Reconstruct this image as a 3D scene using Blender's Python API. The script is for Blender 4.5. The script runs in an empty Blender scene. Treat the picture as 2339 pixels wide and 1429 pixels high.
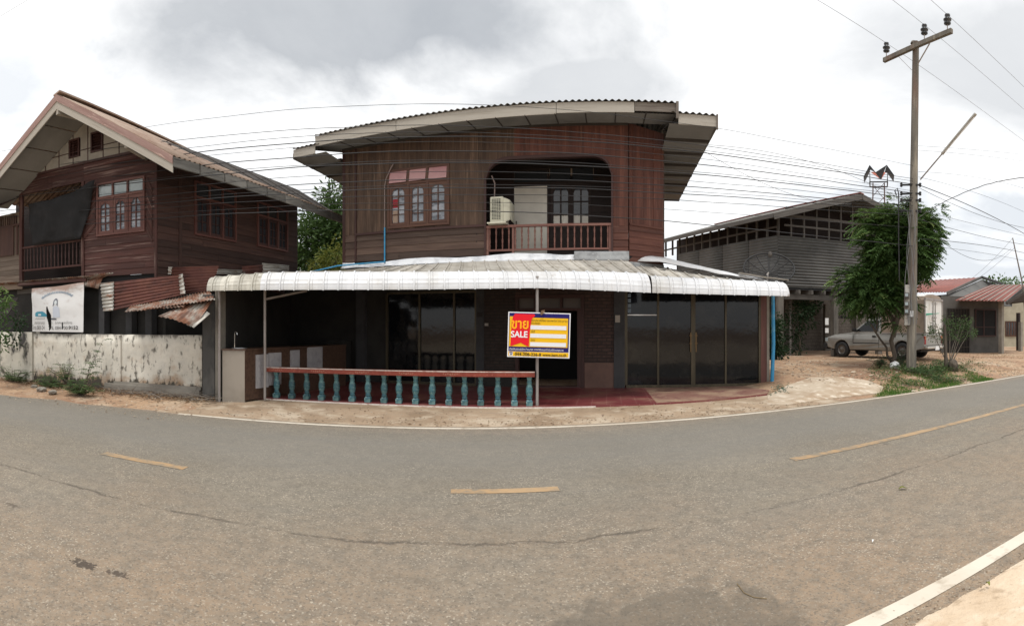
import bpy, bmesh, math, random
from mathutils import Vector, Matrix, noise

random.seed(11)
scene = bpy.context.scene
COL = scene.collection
sin, cos, tan, pi, atan2 = math.sin, math.cos, math.tan, math.pi, math.atan2

# ------------------------------------------------------------------ survey of the place
# The photograph is a swept panorama: a cylinder of 1180 px radius, horizon on row 750.
W, H, F, Y0, EYE = 2339.0, 1429.0, 1180.0, 750.0, 1.6


def th(px):
    return (px - W / 2) / F


def P2(px, d):
    a = th(px)
    return Vector((sin(a) * d, cos(a) * d))


def ZZ(py, d):
    return EYE + (Y0 - py) / F * d


def P3(px, py, d):
    q = P2(px, d)
    return Vector((q.x, q.y, ZZ(py, d)))


def G3(px, py, z=0.0):
    return P3(px, py, (EYE - z) * F / (py - Y0))


class Plane:
    """vertical plane; s runs along it, off is metres towards the viewer's side"""

    def __init__(self, a=0.0, p=1.0):
        self.t = Vector((cos(a), -sin(a)))
        self.n = Vector((sin(a), cos(a)))
        self.p = p

    @classmethod
    def through(cls, A, B):
        o = cls()
        o.t = (Vector(B[:2]) - Vector(A[:2])).normalized()
        o.n = Vector((-o.t.y, o.t.x))
        o.p = Vector(A[:2]).dot(o.n)
        if o.p < 0:
            o.t, o.n, o.p = -o.t, -o.n, -o.p
        return o

    def back(self, k):
        o = Plane()
        o.t, o.n, o.p = self.t, self.n, self.p + k
        return o

    def d(self, px):
        r = P2(px, 1)
        return self.p / r.dot(self.n)

    def s(self, px):
        r = P2(px, 1)
        return self.p / r.dot(self.n) * r.dot(self.t)

    def z(self, px, py):
        return ZZ(py, self.d(px))

    def w(self, s, z, off=0.0):
        q = self.n * (self.p - off) + self.t * s
        return Vector((q.x, q.y, z))

    def px(self, px, py, off=0.0):
        return self.w(self.s(px), self.z(px, py), off)


RA = th(1060)                       # bearing of the road's normal
ROAD_T = Vector((cos(RA), -sin(RA)))
ROAD_N = Vector((sin(RA), cos(RA)))


def road(a, p, z=0.0):
    q = ROAD_N * p + ROAD_T * a
    return Vector((q.x, q.y, z))


def sstep(a, b, x):
    t = max(0.0, min(1.0, (x - a) / (b - a)))
    return t * t * (3 - 2 * t)


def ground_h(x, y):
    q = Vector((x, y))
    a, p = q.dot(ROAD_T), q.dot(ROAD_N)
    h = -0.02
    if p > 8:
        right = sstep(6.3, 8.6, a)
        h += right * (0.30 * sstep(8.45, 10.6, p) + 0.09 * sstep(10.6, 15, p)) * (1 - 0.45 * sstep(17, 26, a))
        left = 1 - sstep(-6.2, -5.7, a)
        h += left * 0.10 * sstep(8.3, 9.7, p)
        h += (1 - right) * (1 - left) * 0.07 * sstep(8.6, 9.9, p)
        h += 0.02 * noise.noise(Vector((x * .5, y * .5, 3))) * sstep(8.5, 10, p)
    return h


# ------------------------------------------------------------------ meshes
class MB:
    def __init__(self):
        self.v, self.f, self.uv, self.tone, self.mi, self.sm = [], [], [], [], [], []

    def face(self, pts, uv=None, tone=.5, mi=0, smooth=False):
        b = len(self.v)
        self.v += [Vector(p) for p in pts]
        self.f.append(list(range(b, b + len(pts))))
        if uv is None:
            uv = auto_uv(pts)
        self.uv.append(uv)
        self.tone.append(tone)
        self.mi.append(mi)
        self.sm.append(smooth)

    def grid(self, rows, tone=.5, mi=0, smooth=True, uvs=None, closed=False):
        """rows: list of rows of points, shared vertices"""
        b = len(self.v)
        n, m = len(rows), len(rows[0])
        for r in rows:
            self.v += [Vector(p) for p in r]
        for i in range(n - 1):
            for j in range(m if closed else m - 1):
                j2 = (j + 1) % m
                ids = [b + i * m + j, b + i * m + j2, b + (i + 1) * m + j2, b + (i + 1) * m + j]
                self.f.append(ids)
                if uvs:
                    self.uv.append([uvs[i][j], uvs[i][j2], uvs[i + 1][j2], uvs[i + 1][j]])
                else:
                    self.uv.append(auto_uv([self.v[k] for k in ids]))
                self.tone.append(tone if not callable(tone) else tone(i, j))
                self.mi.append(mi)
                self.sm.append(smooth)

    def obox(self, o, ax, ay, az, tone=.5, mi=0):
        """box with corner o and edge vectors; ax is the grain direction"""
        o, ax, ay, az = Vector(o), Vector(ax), Vector(ay), Vector(az)
        c = [o + ax * i + ay * j + az * k for k in (0, 1) for j in (0, 1) for i in (0, 1)]
        L, Wd, T = ax.length, ay.length, az.length
        u0, v0 = random.random() * 40, random.random() * 40
        flip = ax.cross(ay).dot(az) < 0
        for ids, a, bb in (((0, 2, 3, 1), Wd, L), ((4, 5, 7, 6), L, Wd), ((0, 1, 5, 4), L, T), ((2, 6, 7, 3), T, L), ((0, 4, 6, 2), T, Wd), ((1, 3, 7, 5), Wd, T)):
            pts = [c[i] for i in ids]
            # uv: u along ax
            q = []
            for i in ids:
                q.append((u0 + (i & 1) * L, v0 + ((i >> 1) & 1) * Wd + ((i >> 2) & 1) * T))
            if flip:
                pts.reverse(); q.reverse()
            self.face(pts, q, tone, mi)

    def bar(self, a, b, w, h, up=(0, 0, 1), tone=.5, mi=0):
        """rectangular bar from a to b"""
        a, b, up = Vector(a), Vector(b), Vector(up)
        ax = b - a
        side = ax.cross(up)
        if side.length < 1e-6:
            side = ax.cross(Vector((1, 0, 0)))
        side.normalize()
        u2 = side.cross(ax).normalized()
        self.obox(a - side * w / 2 - u2 * h / 2, ax, side * w, u2 * h, tone, mi)

    def tube(self, path, r, n=8, tone=.5, mi=0, cap=True, smooth=True):
        path = [Vector(p) for p in path]
        rs = r if isinstance(r, (list, tuple)) else [r] * len(path)
        rows, up = [], None
        for i, p in enumerate(path):
            t = (path[min(i + 1, len(path) - 1)] - path[max(i - 1, 0)]).normalized()
            if up is None:
                up = Vector((0, 0, 1)) if abs(t.z) < .9 else Vector((0, 1, 0))
            s = t.cross(up)
            if s.length < 1e-5:
                s = t.cross(Vector((1, 0, 0)))
            s.normalize()
            up = s.cross(t).normalized()
            rows.append([p + (s * cos(2 * pi * k / n) + up * sin(2 * pi * k / n)) * rs[i] for k in range(n)])
        self.grid(rows, tone, mi, smooth, closed=True)
        if cap:
            self.face(list(reversed(rows[0])), None, tone, mi)
            self.face(rows[-1], None, tone, mi)

    def lathe(self, prof, o, n=12, sq=False, tone=.5, mi=0, rot=0.0):
        """prof [(r,z)] round a vertical axis at o"""
        o = Vector(o)
        rows = []
        for r, z in prof:
            rows.append([o + Vector((r * cos(2 * pi * k / n + rot), r * sin(2 * pi * k / n + rot), z)) for k in range(n)])
        self.grid(rows, tone, mi, not sq, closed=True)
        self.face(list(reversed(rows[0])), None, tone, mi)
        self.face(rows[-1], None, tone, mi)

    def prism(self, poly, ext, tone=.5, mi=0):
        """planar polygon (3d points) extruded by vector ext"""
        poly = [Vector(p) for p in poly]
        ext = Vector(ext)
        nrm = Vector((0, 0, 0))
        for i in range(len(poly)):
            nrm += poly[i].cross(poly[(i + 1) % len(poly)])
        if nrm.dot(ext) > 0:
            poly = list(reversed(poly))
        self.face(poly, None, tone, mi)
        self.face([p + ext for p in reversed(poly)], None, tone, mi)
        n = len(poly)
        for i in range(n):
            a, b = poly[i], poly[(i + 1) % n]
            self.face([b, a, a + ext, b + ext], None, tone, mi)

    def corr(self, A, B, Cc, D, pitch=.15, amp=.02, nv=2, tone=.5, mi=0, jag=0.0, bow=None, sharp=False, thick=.004):
        """corrugated sheet A-B (front edge) to D-C (back edge); the waves run A->D"""
        A, B, Cc, D = map(Vector, (A, B, Cc, D))
        L = (B - A).length
        nw = max(2, round(L / pitch))
        per = 6
        nrm = (B - A).cross(D - A).normalized()
        if nrm.z < -0.01:
            nrm = -nrm
        rows, uvs = [], []
        dl = ((D - A).length + (Cc - B).length) / 2
        jags = [random.uniform(-jag, jag) for _ in range(nw + 2)]
        for k in range(nv + 1):
            v = k / nv
            r, q = [], []
            for i in range(nw * per + 1):
                u = i / (nw * per)
                ph = u * nw
                vv = v - (jags[int(ph / 4.1)] / dl if v == 0 else 0)
                p = A * (1 - u) * (1 - vv) + B * u * (1 - vv) + Cc * u * vv + D * (1 - u) * vv
                if sharp:
                    f = ph % 1.0
                    w = 1.0 if f < .18 else (0.0)
                else:
                    w = sin(2 * pi * ph) * .5 + .5
                off = amp * (w - .5) * 2
                if bow:
                    off += bow(u, v)
                r.append(p + nrm * off)
                q.append((v * dl, u * L))
            rows.append(r); uvs.append(q)
        self.grid(rows, tone, mi, True, uvs)
        return self

    def build(self, name, mat, parent=None, origin=None, solid=0.0, bevel=0.0):
        me = bpy.data.meshes.new(name)
        base = Vector((0, 0, 0))
        if parent is not None:
            base = Vector(parent.get('_o', (0, 0, 0)))
        org = Vector(origin) if origin is not None else base
        me.from_pydata([v - org for v in self.v], [], self.f)
        uvl = me.uv_layers.new(name='UVMap')
        k = 0
        for q in self.uv:
            for c in q:
                uvl.data[k].uv = c
                k += 1
        at = me.attributes.new('tone', 'FLOAT', 'FACE')
        at.data.foreach_set('value', self.tone)
        me.polygons.foreach_set('material_index', self.mi)
        me.polygons.foreach_set('use_smooth', self.sm)
        for m in (mat if isinstance(mat, (list, tuple)) else [mat]):
            me.materials.append(m)
        o = bpy.data.objects.new(name, me)
        COL.objects.link(o)
        o.location = org - base
        o['_o'] = list(org)
        if parent is not None:
            o.parent = parent
        if solid:
            md = o.modifiers.new('thickness', 'SOLIDIFY'); md.thickness = solid; md.offset = 0
        if bevel:
            bm = bmesh.new(); bm.from_mesh(me)
            bmesh.ops.remove_doubles(bm, verts=bm.verts, dist=1e-5)
            bm.to_mesh(me); bm.free()
            md = o.modifiers.new('bevel', 'BEVEL'); md.width = bevel; md.segments = 2; md.limit_method = 'ANGLE'
        return o


def auto_uv(pts):
    a = Vector(pts[0])
    e = (Vector(pts[1]) - a)
    if e.length < 1e-9:
        return [(0, 0)] * len(pts)
    x = e.normalized()
    n = Vector((0, 0, 0))
    for i in range(1, len(pts) - 1):
        n += (Vector(pts[i]) - a).cross(Vector(pts[i + 1]) - a)
    if n.length < 1e-12:
        return [(0, 0)] * len(pts)
    y = n.normalized().cross(x)
    return [((Vector(p) - a).dot(x), (Vector(p) - a).dot(y)) for p in pts]


def thing(name, label, cat, loc, group=None, kind=None):
    o = bpy.data.objects.new(name, None)
    o.empty_display_size = .2
    COL.objects.link(o)
    o.location = Vector(loc)
    o['_o'] = list(Vector(loc))
    o['label'] = label; o['category'] = cat
    if group: o['group'] = group
    return o


def tag(o, label, cat, group=None):
    o['label'] = label; o['category'] = cat
    if group: o['group'] = group
    return o


def struct(o):
    o['kind'] = 'structure'
    return o


def stuff(o, label=None, cat=None):
    o['kind'] = 'stuff'
    if label: o['label'] = label; o['category'] = cat
    return o


def cut(a, b, holes):
    """interval a..b minus holes"""
    out = [(a, b)]
    for h0, h1 in holes:
        nx = []
        for x, y in out:
            if h1 <= x or h0 >= y: nx.append((x, y)); continue
            if h0 > x: nx.append((x, h0))
            if h1 < y: nx.append((h1, y))
        out = nx
    return [(x, y) for x, y in out if y - x > .004]


def hplanks(mb, pl, s0, s1, z0, z1, holes=(), board=.17, off=0.0, thick=.03, lap=.014, mi=0, joint=3.2):
    """lapped horizontal boards on a plane"""
    n = max(1, round((z1 - z0) / board))
    bh = (z1 - z0) / n
    t3 = Vector((pl.t.x, pl.t.y, 0)); n3 = Vector((-pl.n.x, -pl.n.y, 0))
    for i in range(n):
        za, zb = z0 + i * bh, z0 + (i + 1) * bh
        breaks = sorted({za, zb, *[z for h in holes for z in h[2:4] if za < z < zb]})
        tone0 = random.random()
        cutx = []
        x = s0 + random.uniform(.6, joint)
        while x < s1 - .3:
            cutx.append((x, x + .005)); x += random.uniform(joint * .6, joint)
        for c, e in zip(breaks, breaks[1:]):
            hs = [(h[0], h[1]) for h in holes if h[2] < e - 1e-6 and h[3] > c + 1e-6]
            seg = 0
            for a, b in cut(s0, s1, hs + cutx):
                tone = min(1, max(0, tone0 + random.uniform(-.25, .25)))
                j = random.uniform(-.003, .004)
                fb = off + lap * (zb - c) / bh + j
                ft = off + lap * (zb - e) / bh + j
                q = [pl.w(a, c, fb), pl.w(b, c, fb), pl.w(b, e, ft), pl.w(a, e, ft)]
                u0, v0 = random.random() * 30, random.random() * 30
                L, hh = b - a, e - c
                mb.face(q, [(u0, v0), (u0 + L, v0), (u0 + L, v0 + hh), (u0, v0 + hh)], tone, mi)
                bk = off - thick
                mb.face([pl.w(a, c, bk), pl.w(b, c, bk), q[1], q[0]], None, tone * .8, mi)
                mb.face([q[0], q[3], pl.w(a, e, bk), pl.w(a, c, bk)], None, tone, mi)
                mb.face([q[1], pl.w(b, c, bk), pl.w(b, e, bk), q[2]], None, tone, mi)
                mb.face([q[3], q[2], pl.w(b, e, bk), pl.w(a, e, bk)], None, tone, mi)


def vplanks(mb, pl, s0, s1, zlo, zhi, board=.14, off=0.0, thick=.03, mi=0, sub=1, tonef=None):
    """vertical boards; zlo, zhi numbers or functions of s"""
    fl = zlo if callable(zlo) else (lambda s: zlo)
    fh = zhi if callable(zhi) else (lambda s: zhi)
    n = max(1, round((s1 - s0) / board))
    for i in range(n):
        a, b = s0 + (s1 - s0) * i / n, s0 + (s1 - s0) * (i + 1) / n
        tone = random.random() if tonef is None else tonef((a + b) / 2)
        j = random.choice((0, .008, .004, .012)) + random.uniform(-.002, .002)
        u0, v0 = random.random() * 30, random.random() * 30
        for k in range(sub):
            c, e = a + (b - a) * k / sub, a + (b - a) * (k + 1) / sub
            z = [fl(c), fl(e), fh(e), fh(c)]
            if z[2] - z[1] < .003 and z[3] - z[0] < .003:
                continue
            q = [pl.w(c, z[0], off + j), pl.w(e, z[1], off + j), pl.w(e, z[2], off + j), pl.w(c, z[3], off + j)]
            mb.face(q, [(u0 + z[0], v0 + c - a), (u0 + z[1], v0 + e - a), (u0 + z[2], v0 + e - a), (u0 + z[3], v0 + c - a)], tone, mi)
            bk = off - thick
            mb.face([pl.w(c, z[0], bk), pl.w(e, z[1], bk), q[1], q[0]], None, tone * .7, mi)
        mb.face([pl.w(a, fl(a), off + j), pl.w(a, fh(a), off + j), pl.w(a, fh(a), off - thick), pl.w(a, fl(a), off - thick)], None, tone, mi)
        mb.face([pl.w(b, fl(b), off - thick), pl.w(b, fh(b), off - thick), pl.w(b, fh(b), off + j), pl.w(b, fl(b), off + j)], None, tone, mi)


def pbox(mb, pl, s0, s1, z0, z1, off0, off1, tone=.5, mi=0, vert=False):
    """box on a plane between two offsets (off1 nearer the viewer)"""
    t3 = Vector((pl.t.x, pl.t.y, 0)); n3 = Vector((-pl.n.x, -pl.n.y, 0))
    o = pl.w(s0, z0, off0)
    if vert:
        mb.obox(o, (0, 0, z1 - z0), t3 * (s1 - s0), n3 * (off1 - off0), tone, mi)
    else:
        mb.obox(o, t3 * (s1 - s0), (0, 0, z1 - z0), n3 * (off1 - off0), tone, mi)


def frame(mb, pl, s0, s1, z0, z1, w, off0, off1, tone=.5, mi=0):
    pbox(mb, pl, s0, s1, z0, z0 + w, off0, off1, tone, mi)
    pbox(mb, pl, s0, s1, z1 - w, z1, off0, off1, tone, mi)
    pbox(mb, pl, s0, s0 + w, z0 + w, z1 - w, off0, off1, tone, mi, True)
    pbox(mb, pl, s1 - w, s1, z0 + w, z1 - w, off0, off1, tone, mi, True)


def text_into(mb, body, pl, s, z, size, off, align='LEFT', width=None, bold=0.0, tilt=0.0, mi=0, tone=.5, pivot=None, tall=None):
    cu = bpy.data.curves.new('lettering', 'FONT')
    cu.body = body; cu.size = size; cu.align_x = align
    ob = bpy.data.objects.new('lettering', cu)
    COL.objects.link(ob)
    dg = bpy.context.evaluated_depsgraph_get()
    me = bpy.data.meshes.new_from_object(ob.evaluated_get(dg))
    xs = [v.co.x for v in me.vertices]
    ys = [v.co.y for v in me.vertices]
    k = 1.0
    if width and xs:
        k = width / (max(xs) - min(xs))
    ky = 1.0
    if tall and ys:
        ky = tall / (max(ys) - min(ys))
    x0 = min(xs) if xs and align == 'LEFT' else 0
    for p in me.polygons:
        pts = []
        for i in p.vertices:
            c = me.vertices[i].co
            ss, zz = s + (c.x - x0) * k, z + c.y * ky
            if pivot:
                dx, dz = ss - pivot[0], zz - pivot[1]
                ss, zz = pivot[0] + dx * cos(tilt) - dz * sin(tilt), pivot[1] + dx * sin(tilt) + dz * cos(tilt)
            pts.append((ss, zz))
        for dx, dz, do in (((0, 0, 0),) if not bold else ((0, 0, 0), (bold, 0, .0004), (-bold, 0, .0008), (0, bold, .0012), (0, -bold, .0016))):
            mb.face([pl.w(a + dx, b_ + dz, off + do) for a, b_ in pts], None, tone, mi)
    bpy.data.objects.remove(ob)
    bpy.data.curves.remove(cu)
    bpy.data.meshes.remove(me)


# ------------------------------------------------------------------ materials
def new_mat(name):
    m = bpy.data.materials.new(name)
    m.use_nodes = True
    nt = m.node_tree
    return m, nt, nt.nodes['Principled BSDF']


def _noise(nt, vec, scale, detail=6, rough=.6, dist=0.0):
    n = nt.nodes.new('ShaderNodeTexNoise')
    n.inputs['Scale'].default_value = scale
    n.inputs['Detail'].default_value = detail
    n.inputs['Roughness'].default_value = rough
    n.inputs['Distortion'].default_value = dist
    nt.links.new(vec, n.inputs['Vector'])
    return n.outputs['Fac']


def _map(nt, vec, sc, loc=(0, 0, 0)):
    n = nt.nodes.new('ShaderNodeMapping')
    n.inputs['Scale'].default_value = sc
    n.inputs['Location'].default_value = loc
    nt.links.new(vec, n.inputs['Vector'])
    return n.outputs['Vector']


def _range(nt, val, lo, hi, a=0.0, b=1.0):
    n = nt.nodes.new('ShaderNodeMapRange')
    n.inputs['From Min'].default_value = lo
    n.inputs['From Max'].default_value = hi
    n.inputs['To Min'].default_value = a
    n.inputs['To Max'].default_value = b
    nt.links.new(val, n.inputs['Value'])
    return n.outputs['Result']


def _math(nt, op, a, b=None):
    n = nt.nodes.new('ShaderNodeMath'); n.operation = op
    for i, x in enumerate((a, b)):
        if x is None: continue
        if isinstance(x, (int, float)): n.inputs[i].default_value = x
        else: nt.links.new(x, n.inputs[i])
    return n.outputs[0]


def _mix(nt, fac, a, b, mode='MIX'):
    n = nt.nodes.new('ShaderNodeMix'); n.data_type = 'RGBA'; n.blend_type = mode
    n.clamp_factor = True
    for sock, x in ((n.inputs[0], fac), (n.inputs[6], a), (n.inputs[7], b)):
        if isinstance(x, (int, float)): sock.default_value = x
        elif isinstance(x, (tuple, list)): sock.default_value = (*x, 1) if len(x) == 3 else x
        else: nt.links.new(x, sock)
    return n.outputs[2]


def mat(name, base, layers=(), coord='Object', rough=.8, metal=0.0, tone=0.0, bump=0.0, bscale=(30, 30, 30), spec=.4, rough_var=0.0, bdist=.01):
    """layers: (colour, (sx,sy,sz), lo, hi[, detail[, amount]]) mixed over the base in turn"""
    m, nt, b = new_mat(name)
    tc = nt.nodes.new('ShaderNodeTexCoord')
    vec = tc.outputs[coord]
    c = None
    cur = tuple(base)
    for i, L in enumerate(layers):
        v = _map(nt, vec, L[1], (i * 7.3, i * 3.1, i * 1.7))
        f = _range(nt, _noise(nt, v, 1.0, L[4] if len(L) > 4 else 6), L[2], L[3])
        if len(L) > 5:
            f = _math(nt, 'MULTIPLY', f, L[5])
        cur = _mix(nt, f, cur, L[0])
    if tone:
        a = nt.nodes.new('ShaderNodeAttribute'); a.attribute_name = 'tone'
        k = _range(nt, a.outputs['Fac'], 0, 1, 1 - tone, 1 + tone)
        comb = nt.nodes.new('ShaderNodeCombineColor')
        for q in range(3): nt.links.new(k, comb.inputs[q])
        cur = _mix(nt, 1.0, cur, comb.outputs[0], 'MULTIPLY')
    if isinstance(cur, tuple): b.inputs['Base Color'].default_value = (*cur, 1)
    else: nt.links.new(cur, b.inputs['Base Color'])
    b.inputs['Roughness'].default_value = rough
    if rough_var:
        f = _noise(nt, _map(nt, vec, (3, 3, 3)), 1.0, 4)
        nt.links.new(_range(nt, f, .3, .7, rough - rough_var, rough + rough_var), b.inputs['Roughness'])
    b.inputs['Metallic'].default_value = metal
    b.inputs['Specular IOR Level'].default_value = spec
    if bump:
        f = _noise(nt, _map(nt, vec, bscale), 1.0, 5)
        bn = nt.nodes.new('ShaderNodeBump')
        bn.inputs['Strength'].default_value = bump
        bn.inputs['Distance'].default_value = bdist
        nt.links.new(f, bn.inputs['Height'])
        nt.links.new(bn.outputs['Normal'], b.inputs['Normal'])
    return m


def plain(name, c, rough=.6, metal=0.0, spec=.4):
    m, nt, b = new_mat(name)
    b.inputs['Base Color'].default_value = (*c, 1)
    b.inputs['Roughness'].default_value = rough
    b.inputs['Metallic'].default_value = metal
    b.inputs['Specular IOR Level'].default_value = spec
    return m


def wood(name, c1, c2, c3, rough=.75, tone=.3, peel=(.56, .72), peelamt=.7, streak=.6):
    """boards: u along the grain in UV"""
    return mat(name, c1, (
        (c2, (.9, 7, 1), .4, .62, 5),
        (tuple(x * .45 for x in c1), (1.6, 60, 1), .5, .72, 4, streak),
        (c3, (.8, 16, 1), peel[0], peel[1], 8, peelamt),
    ), 'UV', rough, tone=tone, bump=.35, bscale=(3, 70, 1), bdist=.006)


# woods of the house for sale
m_wood_red = wood('red_brown_boards', (.085, .03, .021), (.122, .046, .031), (.27, .15, .11), tone=.2, peel=(.58, .76), peelamt=.55)
m_wood_mid = wood('faded_brown_boards', (.06, .035, .023), (.098, .06, .04), (.25, .17, .12), tone=.2, peel=(.55, .74), peelamt=.6)
m_wood_low = wood('grey_brown_boards', (.06, .035, .026), (.085, .054, .04), (.18, .135, .105), peel=(.56, .76), peelamt=.5)
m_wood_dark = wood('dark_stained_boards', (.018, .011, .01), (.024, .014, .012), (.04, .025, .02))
m_wood_left = wood('maroon_siding', (.066, .023, .018), (.046, .017, .014), (.3, .22, .19), peel=(.56, .70), peelamt=.6)
m_wood_side = wood('dull_brown_siding', (.042, .02, .016), (.058, .028, .021), (.14, .09, .068), peel=(.58, .76), peelamt=.5)
m_wood_grey = wood('weathered_grey_siding', (.14, .105, .08), (.2, .155, .12), (.28, .235, .195))
m_frame_red = wood('red_window_timber', (.12, .046, .036), (.09, .034, .028), (.26, .15, .12), rough=.6, tone=.15)
m_frame_brown = wood('brown_window_timber', (.1, .044, .027), (.072, .031, .02), (.2, .11, .07), rough=.6, tone=.15)
m_frame_dark = wood('dark_window_timber', (.05, .019, .016), (.035, .014, .012), (.09, .04, .03), rough=.6, tone=.15)
m_rail_pink = wood('salmon_turned_wood', (.19, .085, .066), (.14, .06, .048), (.3, .18, .14), rough=.55, tone=.15)
m_fascia = mat('cream_fascia_paint', (.34, .315, .275), (((.22, .195, .16), (.5, 9, 1), .52, .75), ((.22, .18, .14), (3, 30, 1), .6, .8, 6, .6)), 'UV', .7)
m_fascia_grey = mat('bare_grey_fascia', (.12, .1, .085), (((.2, .18, .155), (1, 18, 1), .45, .65),), 'UV', .85)
m_soffit = mat('soffit_board', (.2, .193, .18), (((.14, .135, .125), (.8, .8, .8), .45, .7), ((.17, .15, .12), (4, 4, 4), .62, .8, 6, .5)), 'Object', .85)
m_beam_dark = mat('dark_beam', (.035, .028, .024), (((.06, .05, .04), (2, 20, 2), .45, .7),), 'UV', .85)
m_roof_grey = mat('grey_cement_sheet', (.2, .19, .175), (((.09, .085, .08), (1.2, 1.2, 1.2), .42, .65), ((.28, .27, .25), (6, 6, 6), .55, .75, 6, .5)), 'Object', .9, bump=.2)
m_roof_brown = mat('faded_brown_sheet', (.34, .26, .205), (((.24, .155, .115), (1.2, 1.2, 1.2), .42, .62), ((.4, .31, .25), (4, 4, 4), .55, .75, 6, .6)), 'Object', .85)
m_red_sheet = mat('red_painted_sheet', (.235, .075, .057), (((.17, .055, .043), (.8, .8, .8), .4, .65), ((.38, .2, .16), (5, 5, 5), .62, .8, 6, .5)), 'Object', .6)
m_white_awning = mat('white_painted_metal', (.62, .63, .65), (((.48, .465, .44), (1.1, 1.1, 1.1), .5, .7, 6, .7), ((.36, .32, .27), (14, 14, 2), .6, .74, 6, .6), ((.25, .17, .12), (5, 5, 1.2), .68, .76, 6, .5)), 'Object', .45, tone=.06)
m_old_awning = mat('weathered_grey_metal', (.5, .48, .42), (((.28, .26, .215), (3, 3, .7), .42, .66), ((.6, .59, .55), (7, 7, 7), .55, .75)), 'Object', .6, tone=.14)
m_awning_top = mat('dusty_metal_roofing', (.47, .445, .4), (((.31, .28, .235), (2.5, 2.5, 2.5), .42, .65), ((.52, .49, .43), (9, 9, 9), .52, .7, 6, .7)), 'Object', .65, tone=.16)
m_flash = mat('silvery_flashing', (.66, .68, .71), (((.45, .47, .5), (3, 3, 3), .45, .65), ((.35, .3, .25), (9, 9, 9), .62, .78, 6, .6)), 'Object', .5, bump=.4, bscale=(6, 6, 6), bdist=.03)
m_flash_grey = mat('grey_cement_flashing', (.3, .31, .315), (((.2, .205, .21), (5, 5, 5), .45, .65), ((.42, .43, .43), (14, 14, 14), .58, .75)), 'Object', .8, bump=.4, bscale=(12, 12, 12))
m_steel = mat('painted_steel_post', (.29, .265, .25), (((.2, .17, .15), (6, 6, 2), .5, .7), ((.2, .09, .05), (14, 14, 6), .64, .76)), 'Object', .5, metal=.1)
m_alu = mat('bronze_aluminium', (.055, .045, .028), (((.085, .07, .045), (8, 8, 1), .45, .65),), 'Object', .4, metal=.4)
m_dark_void = plain('shade_dark_plaster', (.012, .012, .013), .9)  # near-black: the shade of rooms and openings put into the colour
m_dim_wall = mat('dim_plaster', (.032, .03, .028), (((.02, .019, .018), (1.5, 1.5, 1.5), .42, .65),), 'Object', .9)  # darkened base: shade of the covered porch put into the colour
m_grey_pier = mat('grey_render', (.05, .05, .053), (((.035, .035, .037), (3, 3, 3), .42, .65),), 'Object', .85)
m_glass_dark = mat('dark_tinted_glass', (.005, .006, .008), (((.02, .019, .018), (3, 3, 3), .5, .75, 7),), 'Object', .06, spec=.3, bump=.06, bscale=(1.3, 1.3, 1.3), bdist=.05)
m_glass_mid = plain('grey_window_glass', (.03, .034, .04), .06, 0, .6)
m_glass_pale = mat('pale_glass', (.24, .29, .31), (((.32, .37, .39), (1.5, 1.5, 1.5), .4, .6),), 'Object', .12, spec=.6)  # pale base stands in for bright sky reflected in window panes
m_glass_blue = mat('bluish_glass', (.15, .17, .2), (((.3, .32, .36), (1.2, 1.2, 3.5), .45, .6), ((.05, .055, .07), (2.2, 2.2, 5), .52, .62)), 'Object', .1, spec=.6)  # sky reflection put into the pane colour as pale and dark bands
m_pink_glass = mat('pink_glass', (.43, .24, .24), (((.36, .17, .18), (1.4, 1.4, 1.4), .45, .65),), 'Object', .25)
m_white_door = mat('white_door_paint', (.6, .58, .52), (((.52, .5, .45), (2, 2, 2), .45, .65),), 'Object', .5)
m_white = plain('white_plastic', (.75, .76, .76), .4)
m_ac = mat('ivory_casing', (.58, .57, .46), (((.46, .45, .36), (5, 5, 5), .5, .7),), 'Object', .45)
m_black = plain('black_rubber', (.012, .012, .013), .6)
m_cable = plain('cable_sheath', (.022, .022, .024), .6)
m_cable_grey = plain('grey_conductor', (.16, .16, .165), .5)
m_blue_pipe = mat('blue_pipe', (.03, .23, .43), (((.1, .3, .45), (5, 5, 5), .5, .7),), 'Object', .45)
m_conduit = plain('grey_brown_conduit', (.2, .15, .135), .6)
m_teal = mat('teal_baluster_paint', (.04, .115, .135), (((.105, .2, .195), (9, 9, 9), .42, .6), ((.022, .075, .1), (6, 6, 16), .48, .64), ((.36, .4, .36), (22, 22, 22), .58, .7), ((.05, .045, .04), (10, 10, 5), .6, .72, 6, .7)), 'Object', .65, tone=.35)
m_red_rail = mat('red_tile_coping', (.23, .042, .025), (((.17, .03, .018), (3, 3, 3), .45, .62), ((.34, .11, .075), (20, 20, 20), .56, .7)), 'Object', .4)
m_red_tile = None
m_white_line = mat('white_grout_edge', (.62, .57, .52), (((.4, .28, .24), (9, 9, 9), .5, .66),), 'Object', .6)
m_sand_relief = mat('tile_relief', (.32, .13, .085), (), 'Object', .5)
m_panel_white = mat('white_vinyl_panel', (.36, .35, .36), (((.28, .27, .285), (6, 6, 6), .5, .7),), 'Object', .35)
m_counter_tile = mat('cream_wall_tile', (.29, .255, .215), (((.24, .21, .175), (2, 2, 2), .45, .65),), 'Object', .3)
m_brown_tile = mat('brown_wall_tile', (.09, .052, .036), (((.06, .034, .024), (16, 16, 16), .45, .6),), 'Object', .35)


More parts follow.
